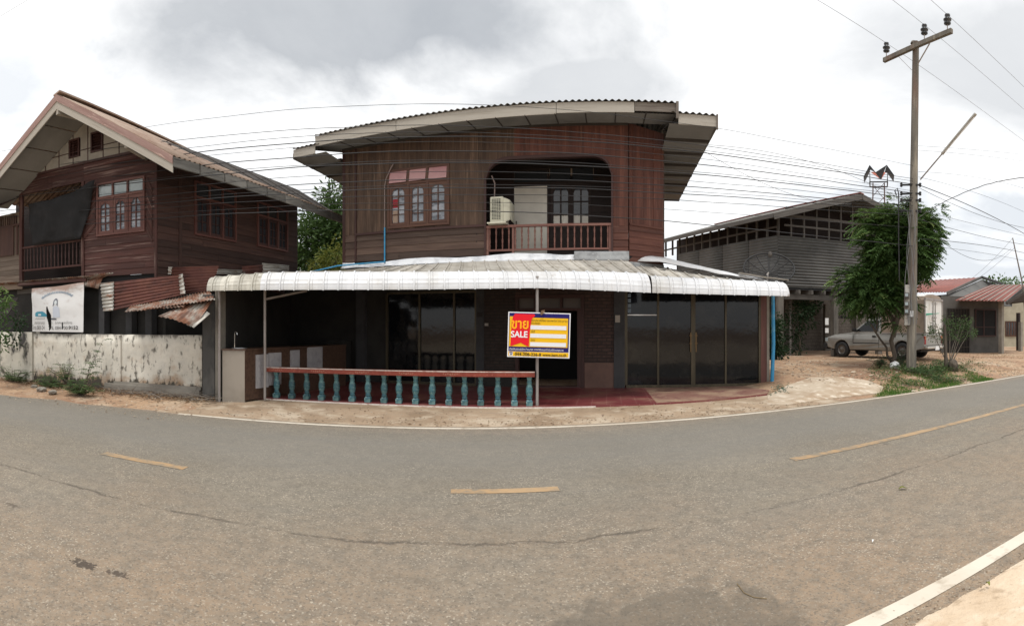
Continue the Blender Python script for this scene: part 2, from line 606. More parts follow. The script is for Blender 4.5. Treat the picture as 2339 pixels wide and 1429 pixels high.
def brick_mat(name, c1, c2, mortar, sx=4.2, rough=.85):
    m, nt, b = new_mat(name)
    tc = nt.nodes.new('ShaderNodeTexCoord')
    br = nt.nodes.new('ShaderNodeTexBrick')
    nt.links.new(tc.outputs['UV'], br.inputs['Vector'])
    br.inputs['Color1'].default_value = (*c1, 1)
    br.inputs['Color2'].default_value = (*c2, 1)
    br.inputs['Mortar'].default_value = (*mortar, 1)
    br.inputs['Scale'].default_value = 1.0
    br.inputs['Brick Width'].default_value = .24
    br.inputs['Row Height'].default_value = .085
    br.inputs['Mortar Size'].default_value = .012
    br.inputs['Mortar Smooth'].default_value = .3
    n = _noise(nt, tc.outputs['Object'], 9, 6)
    cur = _mix(nt, _range(nt, n, .4, .7), br.outputs['Color'], (c1[0] * .5, c1[1] * .5, c1[2] * .5))
    nt.links.new(cur, b.inputs['Base Color'])
    bn = nt.nodes.new('ShaderNodeBump'); bn.inputs['Strength'].default_value = .8; bn.inputs['Distance'].default_value = .015
    nt.links.new(br.outputs['Fac'], bn.inputs['Height']); bn.invert = True
    nt.links.new(bn.outputs['Normal'], b.inputs['Normal'])
    b.inputs['Roughness'].default_value = rough
    return m


m_brick = brick_mat('brown_facing_brick', (.075, .042, .034), (.05, .03, .025), (.02, .018, .018))
m_brick_dark = brick_mat('dark_facing_brick', (.05, .034, .028), (.038, .026, .022), (.022, .021, .02))


def tile_mat(name, c, c2, mortar, size):
    m, nt, b = new_mat(name)
    tc = nt.nodes.new('ShaderNodeTexCoord')
    br = nt.nodes.new('ShaderNodeTexBrick')
    br.offset = 0
    nt.links.new(_map(nt, tc.outputs['UV'], (1, 1, 1)), br.inputs['Vector'])
    br.inputs['Color1'].default_value = (*c, 1); br.inputs['Color2'].default_value = (*c2, 1)
    br.inputs['Mortar'].default_value = (*mortar, 1)
    br.inputs['Scale'].default_value = 1.0
    br.inputs['Brick Width'].default_value = size; br.inputs['Row Height'].default_value = size
    br.inputs['Mortar Size'].default_value = .006
    n = _noise(nt, tc.outputs['Object'], 1.3, 7)
    cur = _mix(nt, _range(nt, n, .5, .72, 0, .7), br.outputs['Color'], (.25, .15, .1))
    nt.links.new(cur, b.inputs['Base Color'])
    b.inputs['Roughness'].default_value = .45
    nt.links.new(_range(nt, n, .4, .7, .3, .6), b.inputs['Roughness'])
    return m


m_red_tile = tile_mat('red_floor_tile', (.17, .036, .038), (.14, .03, .032), (.24, .1, .09), .3)


def rust_mat(name, base, rust, dark, lo=.42, hi=.6, uv=True, paint=None):
    L = [(rust, (2.2, 2.6, 1), lo, hi, 9), (dark, (3.5, 7, 1), .5, .66, 9, .85)]
    if paint: L.append((paint, (.5, 1.2, 1), .5, .55, 6, .9))
    return mat(name, base, L, 'UV', .75, metal=.1, bump=.2, bscale=(20, 20, 1))


m_rust = rust_mat('rusty_sheet', (.34, .32, .28), (.22, .1, .06), (.1, .05, .035), .4, .54)
m_rust_dark = rust_mat('maroon_rusty_sheet', (.115, .042, .033), (.15, .06, .042), (.065, .028, .024), .4, .65)
m_zinc = mat('bare_zinc_sheet', (.42, .41, .38), (((.25, .22, .18), (1.5, 4, 1), .45, .65), ((.2, .09, .05), (3, 9, 1), .6, .72)), 'UV', .55, metal=.3)
m_corr_grey = mat('grey_corrugated_cladding', (.12, .118, .112), (((.08, .079, .076), (.8, .8, .8), .42, .64), ((.16, .155, .145), (4, 4, 9), .55, .75, 6, .6)), 'Object', .7, metal=.15)
m_grey_timber = wood('grey_old_timber', (.075, .067, .06), (.1, .09, .08), (.14, .128, .115))
m_concrete = mat('stained_concrete', (.26, .24, .205), (((.19, .17, .145), (1.5, 1.5, 1.5), .42, .62), ((.08, .07, .062), (4, 4, 1), .58, .76, 8, .7)), 'Object', .9, bump=.3, bscale=(14, 14, 14))
m_concrete_dark = mat('blackened_concrete', (.06, .058, .055), (((.11, .105, .098), (2, 2, .8), .5, .68), ((.03, .03, .03), (5, 5, 2), .5, .7)), 'Object', .92, bump=.3, bscale=(14, 14, 14))
m_leafless = wood('grey_bark', (.14, .12, .1), (.2, .17, .14), (.1, .08, .07))


def plaster_wall_mat():
    """cream plaster with mould, stains near the ground and runs below the coping (the wall's own wear)"""
    m, nt, b = new_mat('old_cream_plaster')
    tc = nt.nodes.new('ShaderNodeTexCoord')
    ob = tc.outputs['Object']
    n1 = _noise(nt, ob, 1.1, 8)
    cur = _mix(nt, _range(nt, n1, .4, .65), (.66, .625, .55), (.53, .49, .42))
    n2 = _noise(nt, _map(nt, ob, (3.2, 3.2, .7)), 1.0, 10, .68)
    cur = _mix(nt, _range(nt, n2, .55, .82, 0, .4), cur, (.34, .31, .265))
    n5 = _noise(nt, ob, 2.6, 8, .7)
    cur = _mix(nt, _range(nt, n5, .46, .68, 0, .5), cur, (.4, .385, .35))
    sep = nt.nodes.new('ShaderNodeSeparateXYZ'); nt.links.new(ob, sep.inputs[0])
    n3 = _noise(nt, _map(nt, ob, (3, 3, 3)), 1.0, 8)
    low = _math(nt, 'ADD', _range(nt, sep.outputs['Z'], .62, .12), _range(nt, n3, .3, .7, -.55, .35))
    cur = _mix(nt, _range(nt, low, .1, .75), cur, (.3, .19, .11))
    n4 = _noise(nt, _map(nt, ob, (9, 9, 4)), 1.0, 8)
    low2 = _math(nt, 'ADD', _range(nt, sep.outputs['Z'], .42, .1), _range(nt, n4, .35, .65, -.6, .25))
    cur = _mix(nt, _range(nt, low2, -.05, .3), cur, (.06, .052, .04))
    top = _math(nt, 'ADD', _range(nt, sep.outputs['Z'], 1.3, 1.5), _range(nt, n2, .35, .65, -.9, .1))
    cur = _mix(nt, _range(nt, top, .12, .5), cur, (.2, .18, .155))
    nt.links.new(cur, b.inputs['Base Color'])
    b.inputs['Roughness'].default_value = .9
    bn = nt.nodes.new('ShaderNodeBump'); bn.inputs['Strength'].default_value = .4; bn.inputs['Distance'].default_value = .02
    nt.links.new(_noise(nt, ob, 14, 6), bn.inputs['Height']); nt.links.new(bn.outputs['Normal'], b.inputs['Normal'])
    return m


m_plaster = plaster_wall_mat()
m_plaster_mould = mat('mouldy_plaster', (.42, .395, .34), (((.5, .47, .4), (2, 2, 2), .4, .6), ((.045, .042, .04), (2.2, 2.2, 1.5), .5, .6, 9), ((.09, .1, .06), (5, 5, 3), .56, .7, 8, .6)), 'Object', .92, bump=.4, bscale=(12, 12, 12))


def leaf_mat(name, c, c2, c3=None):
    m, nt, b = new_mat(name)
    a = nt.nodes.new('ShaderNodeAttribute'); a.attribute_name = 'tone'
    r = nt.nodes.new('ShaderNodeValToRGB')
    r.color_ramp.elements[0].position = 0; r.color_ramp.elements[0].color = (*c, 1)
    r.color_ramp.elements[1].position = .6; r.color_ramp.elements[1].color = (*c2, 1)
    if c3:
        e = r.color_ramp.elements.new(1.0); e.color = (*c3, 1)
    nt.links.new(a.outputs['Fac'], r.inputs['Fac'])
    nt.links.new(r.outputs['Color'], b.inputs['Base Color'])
    b.inputs['Roughness'].default_value = .55
    b.inputs['Specular IOR Level'].default_value = .3
    tr = nt.nodes.new('ShaderNodeBsdfTranslucent')
    nt.links.new(r.outputs['Color'], tr.inputs['Color'])
    mx = nt.nodes.new('ShaderNodeMixShader'); mx.inputs[0].default_value = .33
    out = nt.nodes['Material Output']
    nt.links.new(b.outputs[0], mx.inputs[1]); nt.links.new(tr.outputs[0], mx.inputs[2])
    nt.links.new(mx.outputs[0], out.inputs['Surface'])
    return m


m_leaf = leaf_mat('neem_leaf', (.03, .068, .018), (.085, .155, .042), (.24, .31, .1))
m_leaf_dark = leaf_mat('dark_leaf', (.014, .034, .014), (.03, .062, .022), (.055, .095, .03))
m_leaf_mango = leaf_mat('mango_leaf', (.03, .065, .018), (.085, .14, .034), (.22, .25, .06))
m_leaf_yellow = leaf_mat('yellow_green_leaf', (.07, .1, .02), (.18, .2, .04), (.3, .3, .07))
m_weed = leaf_mat('weed_leaf', (.035, .07, .024), (.09, .145, .05), (.17, .22, .085))
m_grass = leaf_mat('verge_grass', (.05, .12, .016), (.1, .21, .035), (.18, .27, .07))
m_dry = leaf_mat('dry_leaf', (.16, .09, .045), (.3, .2, .12), (.45, .38, .28))
m_straw = leaf_mat('straw_grass', (.2, .14, .07), (.3, .22, .12), (.3, .28, .12))
m_bark = mat('brown_bark', (.1, .08, .062), (((.06, .048, .038), (6, 6, 1.5), .42, .62),), 'Object', .9, bump=.5, bscale=(20, 20, 5))
# ------------------------------------------------------------------ camera
cam = bpy.data.cameras.new('camera')
cam_ob = bpy.data.objects.new('camera', cam); COL.objects.link(cam_ob)
cam_ob.location = (0, 0, EYE); cam_ob.rotation_euler = (pi / 2, 0, 0)
cam.type = 'PANO'; cam.panorama_type = 'CENTRAL_CYLINDRICAL'
cam.central_cylindrical_range_u_min = -W / 2 / F
cam.central_cylindrical_range_u_max = W / 2 / F
cam.central_cylindrical_range_v_min = -(H - Y0) / F
cam.central_cylindrical_range_v_max = Y0 / F
cam.central_cylindrical_radius = 1.0
cam.clip_start = .05; cam.clip_end = 3000
scene.camera = cam_ob

# ------------------------------------------------------------------ light
SUN_EL, SUN_AZ = math.radians(70), math.radians(196)      # azimuth clockwise from +Y
sun = bpy.data.lights.new('sun', 'SUN'); sun.energy = 2.3; sun.angle = math.radians(14); sun.color = (1, .97, .92)
so = bpy.data.objects.new('sun', sun); COL.objects.link(so)
sd = Vector((sin(SUN_AZ) * cos(SUN_EL), cos(SUN_AZ) * cos(SUN_EL), sin(SUN_EL)))
so.rotation_euler = sd.to_track_quat('Z', 'Y').to_euler()
so.location = sd * 40

world = bpy.data.worlds.new('World'); scene.world = world; world.use_nodes = True
nt = world.node_tree
bg = nt.nodes['Background']; out = nt.nodes['World Output']
sky = nt.nodes.new('ShaderNodeTexSky'); sky.sky_type = 'NISHITA'; sky.sun_disc = False
sky.sun_elevation = SUN_EL; sky.sun_rotation = SUN_AZ; sky.air_density = 1.0; sky.dust_density = 2.0
nt.links.new(sky.outputs[0], bg.inputs['Color']); bg.inputs['Strength'].default_value = .09
tc = nt.nodes.new('ShaderNodeTexCoord')
sep = nt.nodes.new('ShaderNodeSeparateXYZ'); nt.links.new(tc.outputs['Generated'], sep.inputs[0])
X, Y, Z = sep.outputs
az = _math(nt, 'ARCTAN2', X, Y)
hyp = _math(nt, 'SQRT', _math(nt, 'ADD', _math(nt, 'MULTIPLY', X, X), _math(nt, 'MULTIPLY', Y, Y)))
el = _math(nt, 'DIVIDE', Z, _math(nt, 'MAXIMUM', hyp, .02))
# cloud deck: project on a flat layer so that clouds flatten towards the horizon
zz = _math(nt, 'ADD', _math(nt, 'MAXIMUM', Z, 0.0), .22)
cv = nt.nodes.new('ShaderNodeCombineXYZ')
nt.links.new(_math(nt, 'DIVIDE', X, zz), cv.inputs[0]); nt.links.new(_math(nt, 'DIVIDE', Y, zz), cv.inputs[1])
cn = _noise(nt, cv.outputs[0], 1.5, 8, .58, .3)
cn2 = _noise(nt, _map(nt, cv.outputs[0], (1, 1, 1), (5.2, 1.3, 0)), .55, 5, .5)


def blob(a0, e0, wa, we, wob=.5):
    """soft cloud mass at bearing a0, slope e0"""
    da = _math(nt, 'DIVIDE', _math(nt, 'SUBTRACT', az, a0), wa)
    de = _math(nt, 'DIVIDE', _math(nt, 'SUBTRACT', el, e0), we)
    r = _math(nt, 'SQRT', _math(nt, 'ADD', _math(nt, 'MULTIPLY', da, da), _math(nt, 'MULTIPLY', de, de)))
    r = _math(nt, 'ADD', r, _range(nt, cn, .3, .7, -wob, wob))
    return _range(nt, r, 1.0, .35)


grey = blob(-.22, .60, .62, .22)                      # the big grey mass overhead
grey = _math(nt, 'MAXIMUM', grey, _math(nt, 'MULTIPLY', blob(.12, .46, .28, .12), .75))
grey = _math(nt, 'MAXIMUM', grey, _math(nt, 'MULTIPLY', blob(1.02, .5, .42, .2), .62))
pale = blob(-.35, .2, .45, .14, .7)
pale = _math(nt, 'MAXIMUM', pale, blob(.75, .16, .6, .2, .7))
pale = _math(nt, 'MAXIMUM', pale, _math(nt, 'MULTIPLY', blob(-1.0, .45, .2, .2, .7), .8))
c = _mix(nt, _range(nt, cn2, .35, .65), (1.4, 1.4, 1.39), (1.15, 1.16, 1.17))
c = _mix(nt, _math(nt, 'MULTIPLY', pale, .9), c, (.8, .845, .9))
c = _mix(nt, _math(nt, 'MULTIPLY', grey, _range(nt, cn, .3, .7, .75, 1.0)), c, (.47, .5, .54))
c = _mix(nt, _range(nt, el, -.02, -.2), c, (.3, .27, .24))      # below the horizon only the far ground shows
bg2 = nt.nodes.new('ShaderNodeBackground'); nt.links.new(c, bg2.inputs['Color']); bg2.inputs['Strength'].default_value = 1.0
mx = nt.nodes.new('ShaderNodeMixShader')
nt.links.new(_range(nt, cn2, .2, .45, .86, .97), mx.inputs[0])
nt.links.new(bg.outputs[0], mx.inputs[1]); nt.links.new(bg2.outputs[0], mx.inputs[2])
nt.links.new(mx.outputs[0], out.inputs['Surface'])

vs = scene.view_settings
scene.display_settings.display_device = 'sRGB'
vs.view_transform = 'Standard'; vs.look = 'None'; vs.exposure = 0.0; vs.gamma = 1.0; vs.use_curve_mapping = False
scene.cycles.use_denoising = True
scene.cycles.max_bounces = 8

# ------------------------------------------------------------------ ground
m_ground = mat('yard_dirt', (.40, .265, .165), (
    ((.27, .155, .095), (.5, .5, .5), .42, .6, 9),
    ((.24, .15, .09), (2.4, 2.4, 2.4), .5, .64, 9, .8),
    ((.5, .4, .29), (.8, .8, .8), .52, .68, 8, .8),
    ((.14, .095, .058), (7, 7, 7), .56, .7, 9, .8),
    ((.56, .49, .4), (12, 12, 12), .6, .7, 6, .8)), 'Object', .95, bump=.9, bscale=(14, 14, 14), bdist=.035)


def axis(a, b, fine, lo, hi):
    out = []
    x = a
    while x <= b + 1e-6:
        out.append(x); x += fine
    k, x = fine, a
    left = []
    while x > lo:
        k *= 1.5; x -= k; left.append(x)
    k, x = fine, b
    while x < hi:
        k *= 1.5; x += k; out.append(x)
    return list(reversed(left)) + out


gx, gy = axis(-14, 32, .4, -900, 900), axis(-2, 34, .4, -700, 1200)
g = MB()
g.grid([[(x, y, ground_h(x, y)) for x in gx] for y in gy], smooth=True)
struct(g.build('ground', m_ground))


def asphalt():
    m, nt, b = new_mat('worn_asphalt')
    tc = nt.nodes.new('ShaderNodeTexCoord')
    uv, ob = tc.outputs['UV'], tc.outputs['Object']
    sep = nt.nodes.new('ShaderNodeSeparateXYZ'); nt.links.new(uv, sep.inputs[0])
    U, V = sep.outputs[0], sep.outputs[1]
    big = _noise(nt, ob, .55, 6)
    cur = _mix(nt, _range(nt, big, .35, .65), (.172, .149, .115), (.24, .206, .158))
    str_ = _noise(nt, _map(nt, uv, (.16, 2.2, 1)), 1.0, 5)
    cur = _mix(nt, _range(nt, str_, .45, .7, 0, .6), cur, (.185, .17, .145))
    # reddish dust drifted in from both shoulders
    d1 = _range(nt, _math(nt, 'ADD', V, _range(nt, big, .3, .7, -1.3, 1.3)), 4.9, 1.2)
    cur = _mix(nt, _math(nt, 'MULTIPLY', d1, .72), cur, (.37, .25, .155))
    d2 = _range(nt, _math(nt, 'ADD', V, _range(nt, str_, .3, .7, -.35, .35)), 7.7, 8.5)
    cur = _mix(nt, _math(nt, 'MULTIPLY', d2, .6), cur, (.36, .26, .18))
    m1 = _noise(nt, ob, 7, 7, .7)
    cur = _mix(nt, _range(nt, m1, .42, .62, 0, .5), cur, (.11, .098, .08))
    m2 = _noise(nt, ob, 26, 6, .7)
    cur = _mix(nt, _range(nt, m2, .48, .66, 0, .6), cur, (.29, .255, .205))
    # stone chips
    vo = nt.nodes.new('ShaderNodeTexVoronoi'); vo.inputs['Scale'].default_value = 75
    dn = nt.nodes.new('ShaderNodeTexNoise'); dn.inputs['Scale'].default_value = 60; nt.links.new(ob, dn.inputs['Vector'])
    va = nt.nodes.new('ShaderNodeVectorMath'); va.operation = 'MULTIPLY_ADD'; nt.links.new(dn.outputs['Color'], va.inputs[0]); va.inputs[1].default_value = (.02, .02, .02); nt.links.new(ob, va.inputs[2])
    nt.links.new(va.outputs[0], vo.inputs['Vector'])
    sc = nt.nodes.new('ShaderNodeSeparateColor'); nt.links.new(vo.outputs['Color'], sc.inputs[0])
    chip = _math(nt, 'MULTIPLY', _range(nt, sc.outputs[0], .80, .9), _range(nt, vo.outputs['Distance'], .62, .5))
    patch = _range(nt, _noise(nt, ob, 1.4, 5), .4, .62, .3, 1.0)
    cur = _mix(nt, _math(nt, 'MULTIPLY', chip, patch), cur, (.43, .37, .29))
    dk = _math(nt, 'MULTIPLY', _range(nt, sc.outputs[1], .74, .86), _range(nt, vo.outputs['Distance'], .66, .5))
    cur = _mix(nt, _math(nt, 'MULTIPLY', dk, .55), cur, (.095, .083, .068))
    fine = _noise(nt, ob, 170, 3)
    cur = _mix(nt, _range(nt, fine, .35, .65, 0, .35), cur, (.13, .115, .095))
    # tar seam along the lane joint
    wob = _range(nt, _noise(nt, _map(nt, uv, (1.3, .2, 1)), 1.0, 8, .7), .3, .7, -.07, .07)
    dist = _math(nt, 'ABSOLUTE', _math(nt, 'SUBTRACT', _math(nt, 'ADD', V, wob), 3.83))
    br = _math(nt, 'ADD', _math(nt, 'MULTIPLY', _noise(nt, _map(nt, uv, (1.1, 4, 1), (3, 1, 0)), 1.0, 3, .6), .5), _math(nt, 'MULTIPLY', _noise(nt, _map(nt, uv, (14, 34, 1), (3, 1, 0)), 1.0, 5, .7), .5))
    seam = _math(nt, 'MULTIPLY', _range(nt, dist, .032, .01), _range(nt, br, .45, .505))
    cur = _mix(nt, _math(nt, 'MULTIPLY', seam, .62), cur, (.055, .044, .036))
    # scattered dark pits and oil drips
    pit = _range(nt, _noise(nt, _map(nt, uv, (2.2, 7, 1), (9, 4, 0)), 1.0, 3, .5), .735, .77)
    cur = _mix(nt, _math(nt, 'MULTIPLY', pit, .6), cur, (.08, .066, .052))
    # shadow at the camera's feet painted into the colour, and two oil spots
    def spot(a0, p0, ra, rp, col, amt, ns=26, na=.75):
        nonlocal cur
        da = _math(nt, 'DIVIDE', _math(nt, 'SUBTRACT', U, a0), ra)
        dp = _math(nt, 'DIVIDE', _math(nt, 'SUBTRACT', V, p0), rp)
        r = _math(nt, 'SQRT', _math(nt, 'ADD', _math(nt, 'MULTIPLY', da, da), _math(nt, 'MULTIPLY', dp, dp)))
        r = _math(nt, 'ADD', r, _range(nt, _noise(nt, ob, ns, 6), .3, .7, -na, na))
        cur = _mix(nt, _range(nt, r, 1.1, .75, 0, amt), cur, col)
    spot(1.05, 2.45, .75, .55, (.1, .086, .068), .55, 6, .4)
    spot(-2.36, 2.6, .11, .05, (.05, .038, .03), .85)
    spot(-2.09, 2.64, .08, .035, (.06, .045, .035), .8)
    spot(-3.6, 3.0, .09, .03, (.08, .06, .045), .6)
    # sealed repair: a greyer band in the far lane
    g1 = _range(nt, _math(nt, 'ADD', V, _range(nt, big, .3, .7, -.4, .4)), 5.1, 6.2)
    g1 = _math(nt, 'MULTIPLY', g1, _range(nt, V, 8.3, 7.2))
    cur = _mix(nt, _math(nt, 'MULTIPLY', g1, .45), cur, (.175, .168, .152))
    nt.links.new(cur, b.inputs['Base Color'])
    b.inputs['Roughness'].default_value = .85
    b.inputs['Specular IOR Level'].default_value = .35
    bn = nt.nodes.new('ShaderNodeBump'); bn.inputs['Strength'].default_value = .45; bn.inputs['Distance'].default_value = .008
    nt.links.new(_math(nt, 'ADD', fine, _math(nt, 'MULTIPLY', vo.outputs['Distance'], -.6)), bn.inputs['Height'])
    nt.links.new(bn.outputs['Normal'], b.inputs['Normal'])
    return m


def strip(name, m, p0, p1, z, a0=-120, a1=260, step=2.0, wob=0.0, parent=None, skew=0.0):
    mb = MB()
    rows, uvs = [], []
    n = int((a1 - a0) / step)
    for q in (0, .5, 1):
        r, u = [], []
        for i in range(n + 1):
            a = a0 + (a1 - a0) * i / n
            p = p0 + (p1 - p0) * q + skew * (min(a, 9) - 1.88)
            if q != .5 and wob:
                p += wob * noise.noise(Vector((a * 1.7, q * 9 + z * 50, 1)))
            r.append(road(a, p, z)); u.append((a, p))
        rows.append(r); uvs.append(u)
    mb.grid(rows, uvs=uvs)
    return mb.build(name, m, parent)


m_asphalt = asphalt()
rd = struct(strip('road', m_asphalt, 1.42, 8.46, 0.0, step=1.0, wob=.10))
m_line_white = mat('worn_white_line', (.6, .54, .45), (((.34, .28, .21), (6, 6, 6), .54, .68, 9), ((.5, .43, .34), (1, 1, 1), .45, .6, 6, .7)), 'Object', .7)
m_line_orange = mat('worn_orange_line', (.36, .235, .125), (((.22, .18, .13), (7, 7, 7), .42, .6, 9), ((.4, .27, .15), (1, 1, 1), .45, .65)), 'Object', .7)
struct(strip('edge_line', m_line_white, 8.20, 8.31, .004, -5.1, 250, wob=.015, step=.5, parent=rd))
struct(strip('edge_line', m_line_white, 1.93, 2.05, .004, .4, 250, wob=.012, step=.5, parent=rd, skew=-.086))


def a_of(px, p):
    return p * tan(th(px) - RA)


for x0, x1 in ((236, 424), (1030, 1276), (1810, None)):
    a0 = a_of(x0, 5.07)
    a1 = a_of(x1, 5.07) if x1 else a0 + 5.07 * 8
    struct(strip('centre_dash', m_line_orange, 5.0, 5.14, .004, a0, a1 if x1 else 60, step=.25, wob=.012, parent=rd))
for k in range(3):
    a0 = a_of(236, 5.07) - 4.1 * (k + 1)
    struct(strip('centre_dash', m_line_orange, 5.0, 5.14, .004, a0, a0 + 1.35, step=.25, wob=.012, parent=rd))

# sandy pavement on the near side
m_sand = mat('pale_sandy_paving', (.62, .49, .355), (((.5, .37, .245), (1.4, 1.4, 1.4), .45, .62, 9), ((.7, .6, .47), (4, 4, 4), .5, .68, 9), ((.36, .26, .17), (9, 9, 9), .58, .7, 9, .7), ((.25, .17, .11), (30, 30, 30), .66, .74, 4, .7)), 'Object', .95, bump=.7, bscale=(30, 30, 30), bdist=.02)
mb = MB()
def sand_edge(a):
    return 1.22 + sstep(.9, 1.8, a) * (.57 - .11 * (min(a, 7) - 2.2)) - 0.0


mb.grid([[road(a * .15, (sand_edge(a * .15) + d_ + (.05 * noise.noise(Vector((a * .35, 4, 0))) + .05 * noise.noise(Vector((a * 1.1, 4, 0))) + .03 * noise.noise(Vector((a * 3.1, 4, 0))))) if d_ > -2 else d_, z) for a in range(-160, 420)] for d_, z in ((0, .001), (-.06, .022), (-.6, .035), (-3, .04), (-30, .05))])
struct(mb.build('pavement', m_sand))

# concrete forecourt strip between porch and road, and the pale drive beside it
m_fore = mat('dusty_forecourt_concrete', (.34, .25, .17), (((.24, .17, .11), (.9, .9, .9), .42, .62, 7), ((.44, .36, .27), (2, 2, 2), .5, .66, 7), ((.13, .1, .075), (7, 7, 7), .62, .74, 8, .8), ((.2, .17, .135), (1.3, 14, 1), .56, .7, 8, .6)), 'Object', .92, bump=.5, bscale=(25, 25, 25), bdist=.012)
mb = MB()
rows = []
for k in range(13):
    q = k / 12
    r = []
    for i in range(61):
        a = -5.6 + 13.2 * i / 60
        p0 = 8.36 + .07 * noise.noise(Vector((a * 1.9, 2, 0))) - .16 * sstep(-3.6, -5.2, a)
        p1 = 10.6
        p = p0 + (p1 - p0) * q
        z = .008 + .055 * sstep(8.35, 9.7, p) + .006 * noise.noise(Vector((a * 2, p * 2, 0)))
        if k == 0: z = -.004
        r.append(road(a, p, z))
    rows.append(r)
mb.grid(rows)
struct(mb.build('concrete_pavement', m_fore))
mb = MB()
m_pale = mat('pale_concrete', (.45, .37, .28), (((.34, .25, .17), (1, 1, 1), .45, .62), ((.62, .55, .45), (4, 4, 4), .5, .7)), 'Object', .9, bump=.3, bscale=(30, 30, 30))
pts = [(1755, 905), (1800, 893), (1850, 884), (1925, 881), (1985, 883), (2018, 887), (2012, 894), (1935, 903), (1860, 912), (1800, 921), (1750, 920)]
poly = []
for x, y in pts:
    q = G3(x, y, .05)
    q.z = max(ground_h(q.x, q.y) + .03, .03)
    poly.append(q)
c0 = sum(poly, Vector()) / len(poly)
c0.z += .03
for i in range(len(poly)):
    mb.face([c0, poly[i], poly[(i + 1) % len(poly)]][::-1])
    a, b = poly[i], poly[(i + 1) % len(poly)]
    mb.face([a, b, b - Vector((0, 0, .12)), a - Vector((0, 0, .12))])
struct(mb.build('driveway_slab', m_pale))

# dirt washed over the left end of the road
mb = MB()
rows = []
for k in range(5):
    q = k / 4
    r = []
    for i in range(90):
        a = -30 + 25.6 * i / 89
        p0 = 8.25 - 1.0 * sstep(-6, -13, a) + .22 * noise.noise(Vector((a * .9, 0, 5))) + .1 * noise.noise(Vector((a * 3.1, 0, 5)))
        if a > -6: p0 = min(p0 + .05, 8.3)
        p = p0 + (9.9 - p0) * q
        z = -.003 if k == 0 else .006 + .09 * sstep(8.0, 9.7, p) + .02 * noise.noise(Vector((a * 2, p * 2, 1))) * q
        z = (z + .05) * sstep(-4.45, -5.3, a) - .05
        r.append(road(a, p, z))
    rows.append(r)
mb.grid(rows)
struct(mb.build('roadside_dirt', m_ground))
# ================================================================== the house for sale
HA = .1833
HP = Plane(HA, 13.09)            # front wall plane


def hz(px, py, pl=HP):
    return pl.z(px, py)


house = thing('wooden_house', 'brown timber house with low grey roof and white curled metal awning over its porch', 'house', HP.w(-2.5, 0))
FZ = .10                          # porch floor
UZ0, UZ1 = 3.50, 6.85             # upper storey
sL, sM, sR = HP.s(784), HP.s(1435), 1.50
s813 = HP.s(813)
sOL, sOR = HP.s(1111), HP.s(1396)      # balcony opening
ZS = 4.28                          # sill level between vertical and horizontal boards

# window opening
wL, wR = HP.s(886), HP.s(1027)
wz0, wz1 = 4.36, 5.98

# ---- upper front wall
mb = MB()
fade = lambda s: min(1, max(0, random.uniform(0, .9)))


def arch(s):
    """upper edge of the balcony opening, rounded shoulders"""
    top, spring = 5.98, 5.52
    rL, rR = .62, .5
    if s < sOL + rL:
        k = (sOL + rL - s) / rL
    elif s > sOR - rR:
        k = (s - (sOR - rR)) / rR
    else:
        return top
    k = min(1, max(0, k))
    return spring + (top - spring) * math.sqrt(max(0, 1 - k ** 2.3))


RED_FROM = HP.s(1175)
mi_of = lambda s: 1 if s > RED_FROM else 0
# materials: 0 faded, 1 red, 2 low
vplanks(mb, HP, sL, s813, ZS, UZ1, .1, tonef=lambda s: random.uniform(.1, .6))
vplanks(mb, HP, s813, wL, ZS, UZ1, .115)
vplanks(mb, HP, wL, wR, wz1, UZ1, .115)
vplanks(mb, HP, wR, sOL, ZS, UZ1, .115)
vplanks(mb, HP, sOL, RED_FROM, arch, UZ1, .13, sub=6)
vplanks(mb, HP, RED_FROM, sOR, arch, UZ1, .14, mi=1, sub=6)
vplanks(mb, HP, sOR, sM, 4.2, UZ1, .11, mi=1)
hplanks(mb, HP, sL, s813, UZ0, ZS, board=.2, mi=2)
hplanks(mb, HP, s813, sOL, UZ0, ZS, board=.2, mi=2, joint=5)
vplanks(mb, HP, wL, wR, ZS, wz0, .2, mi=2)
hplanks(mb, HP, sOR, sM, UZ0, 4.2, board=.19, mi=1)
fw = mb.build('upper_wall', [m_wood_mid, m_wood_red, m_wood_low], house)
mb = MB()
pbox(mb, HP, s813 - .025, s813 + .025, UZ0, UZ1, -.02, .035, .3, vert=True)
pbox(mb, HP, sL, sL + .07, UZ0, UZ1, -.02, .03, .4, vert=True)
pbox(mb, HP, s813 + .025, sOL, ZS - .03, ZS + .03, -.02, .04, .6)
pbox(mb, HP, sOL - .05, sOL, UZ0, 5.55, -.03, .045, .5, vert=True)
pbox(mb, HP, sOR, sOR + .05, UZ0, 5.55, -.03, .045, .8, vert=True)
# moulding that follows the arch
N = 40
for i in range(N):
    a, b = sOL + (sOR - sOL) * i / N, sOL + (sOR - sOL) * (i + 1) / N
    za, zb = arch(a + 1e-4), arch(b - 1e-4)
    mb.face([HP.w(a, za - .03, .03), HP.w(b, zb - .03, .03), HP.w(b, zb + .05, .03), HP.w(a, za + .05, .03)], None, .4)
    mb.face([HP.w(b, zb - .03, .03), HP.w(a, za - .03, .03), HP.w(a, za - .03, -.12), HP.w(b, zb - .03, -.12)], None, .2)
mb.build('wall_batten', m_frame_dark, house)

# ---- chamfered right bay
bayA = P2(1437, 13.22); bayB = P2(1515, 13.93)
BP = Plane.through(bayA, bayB)
b0, b1 = BP.s(1437), BP.s(1515)
mb = MB()
hplanks(mb, BP, b0, b1, 3.30, 4.28, board=.165)
vplanks(mb, BP, b0, b1, 4.28, UZ1, .12)
pbox(mb, BP, b0, b1, 4.25, 4.3, -.02, .03, .5)
mb.build('bay_wall', m_wood_red, house)
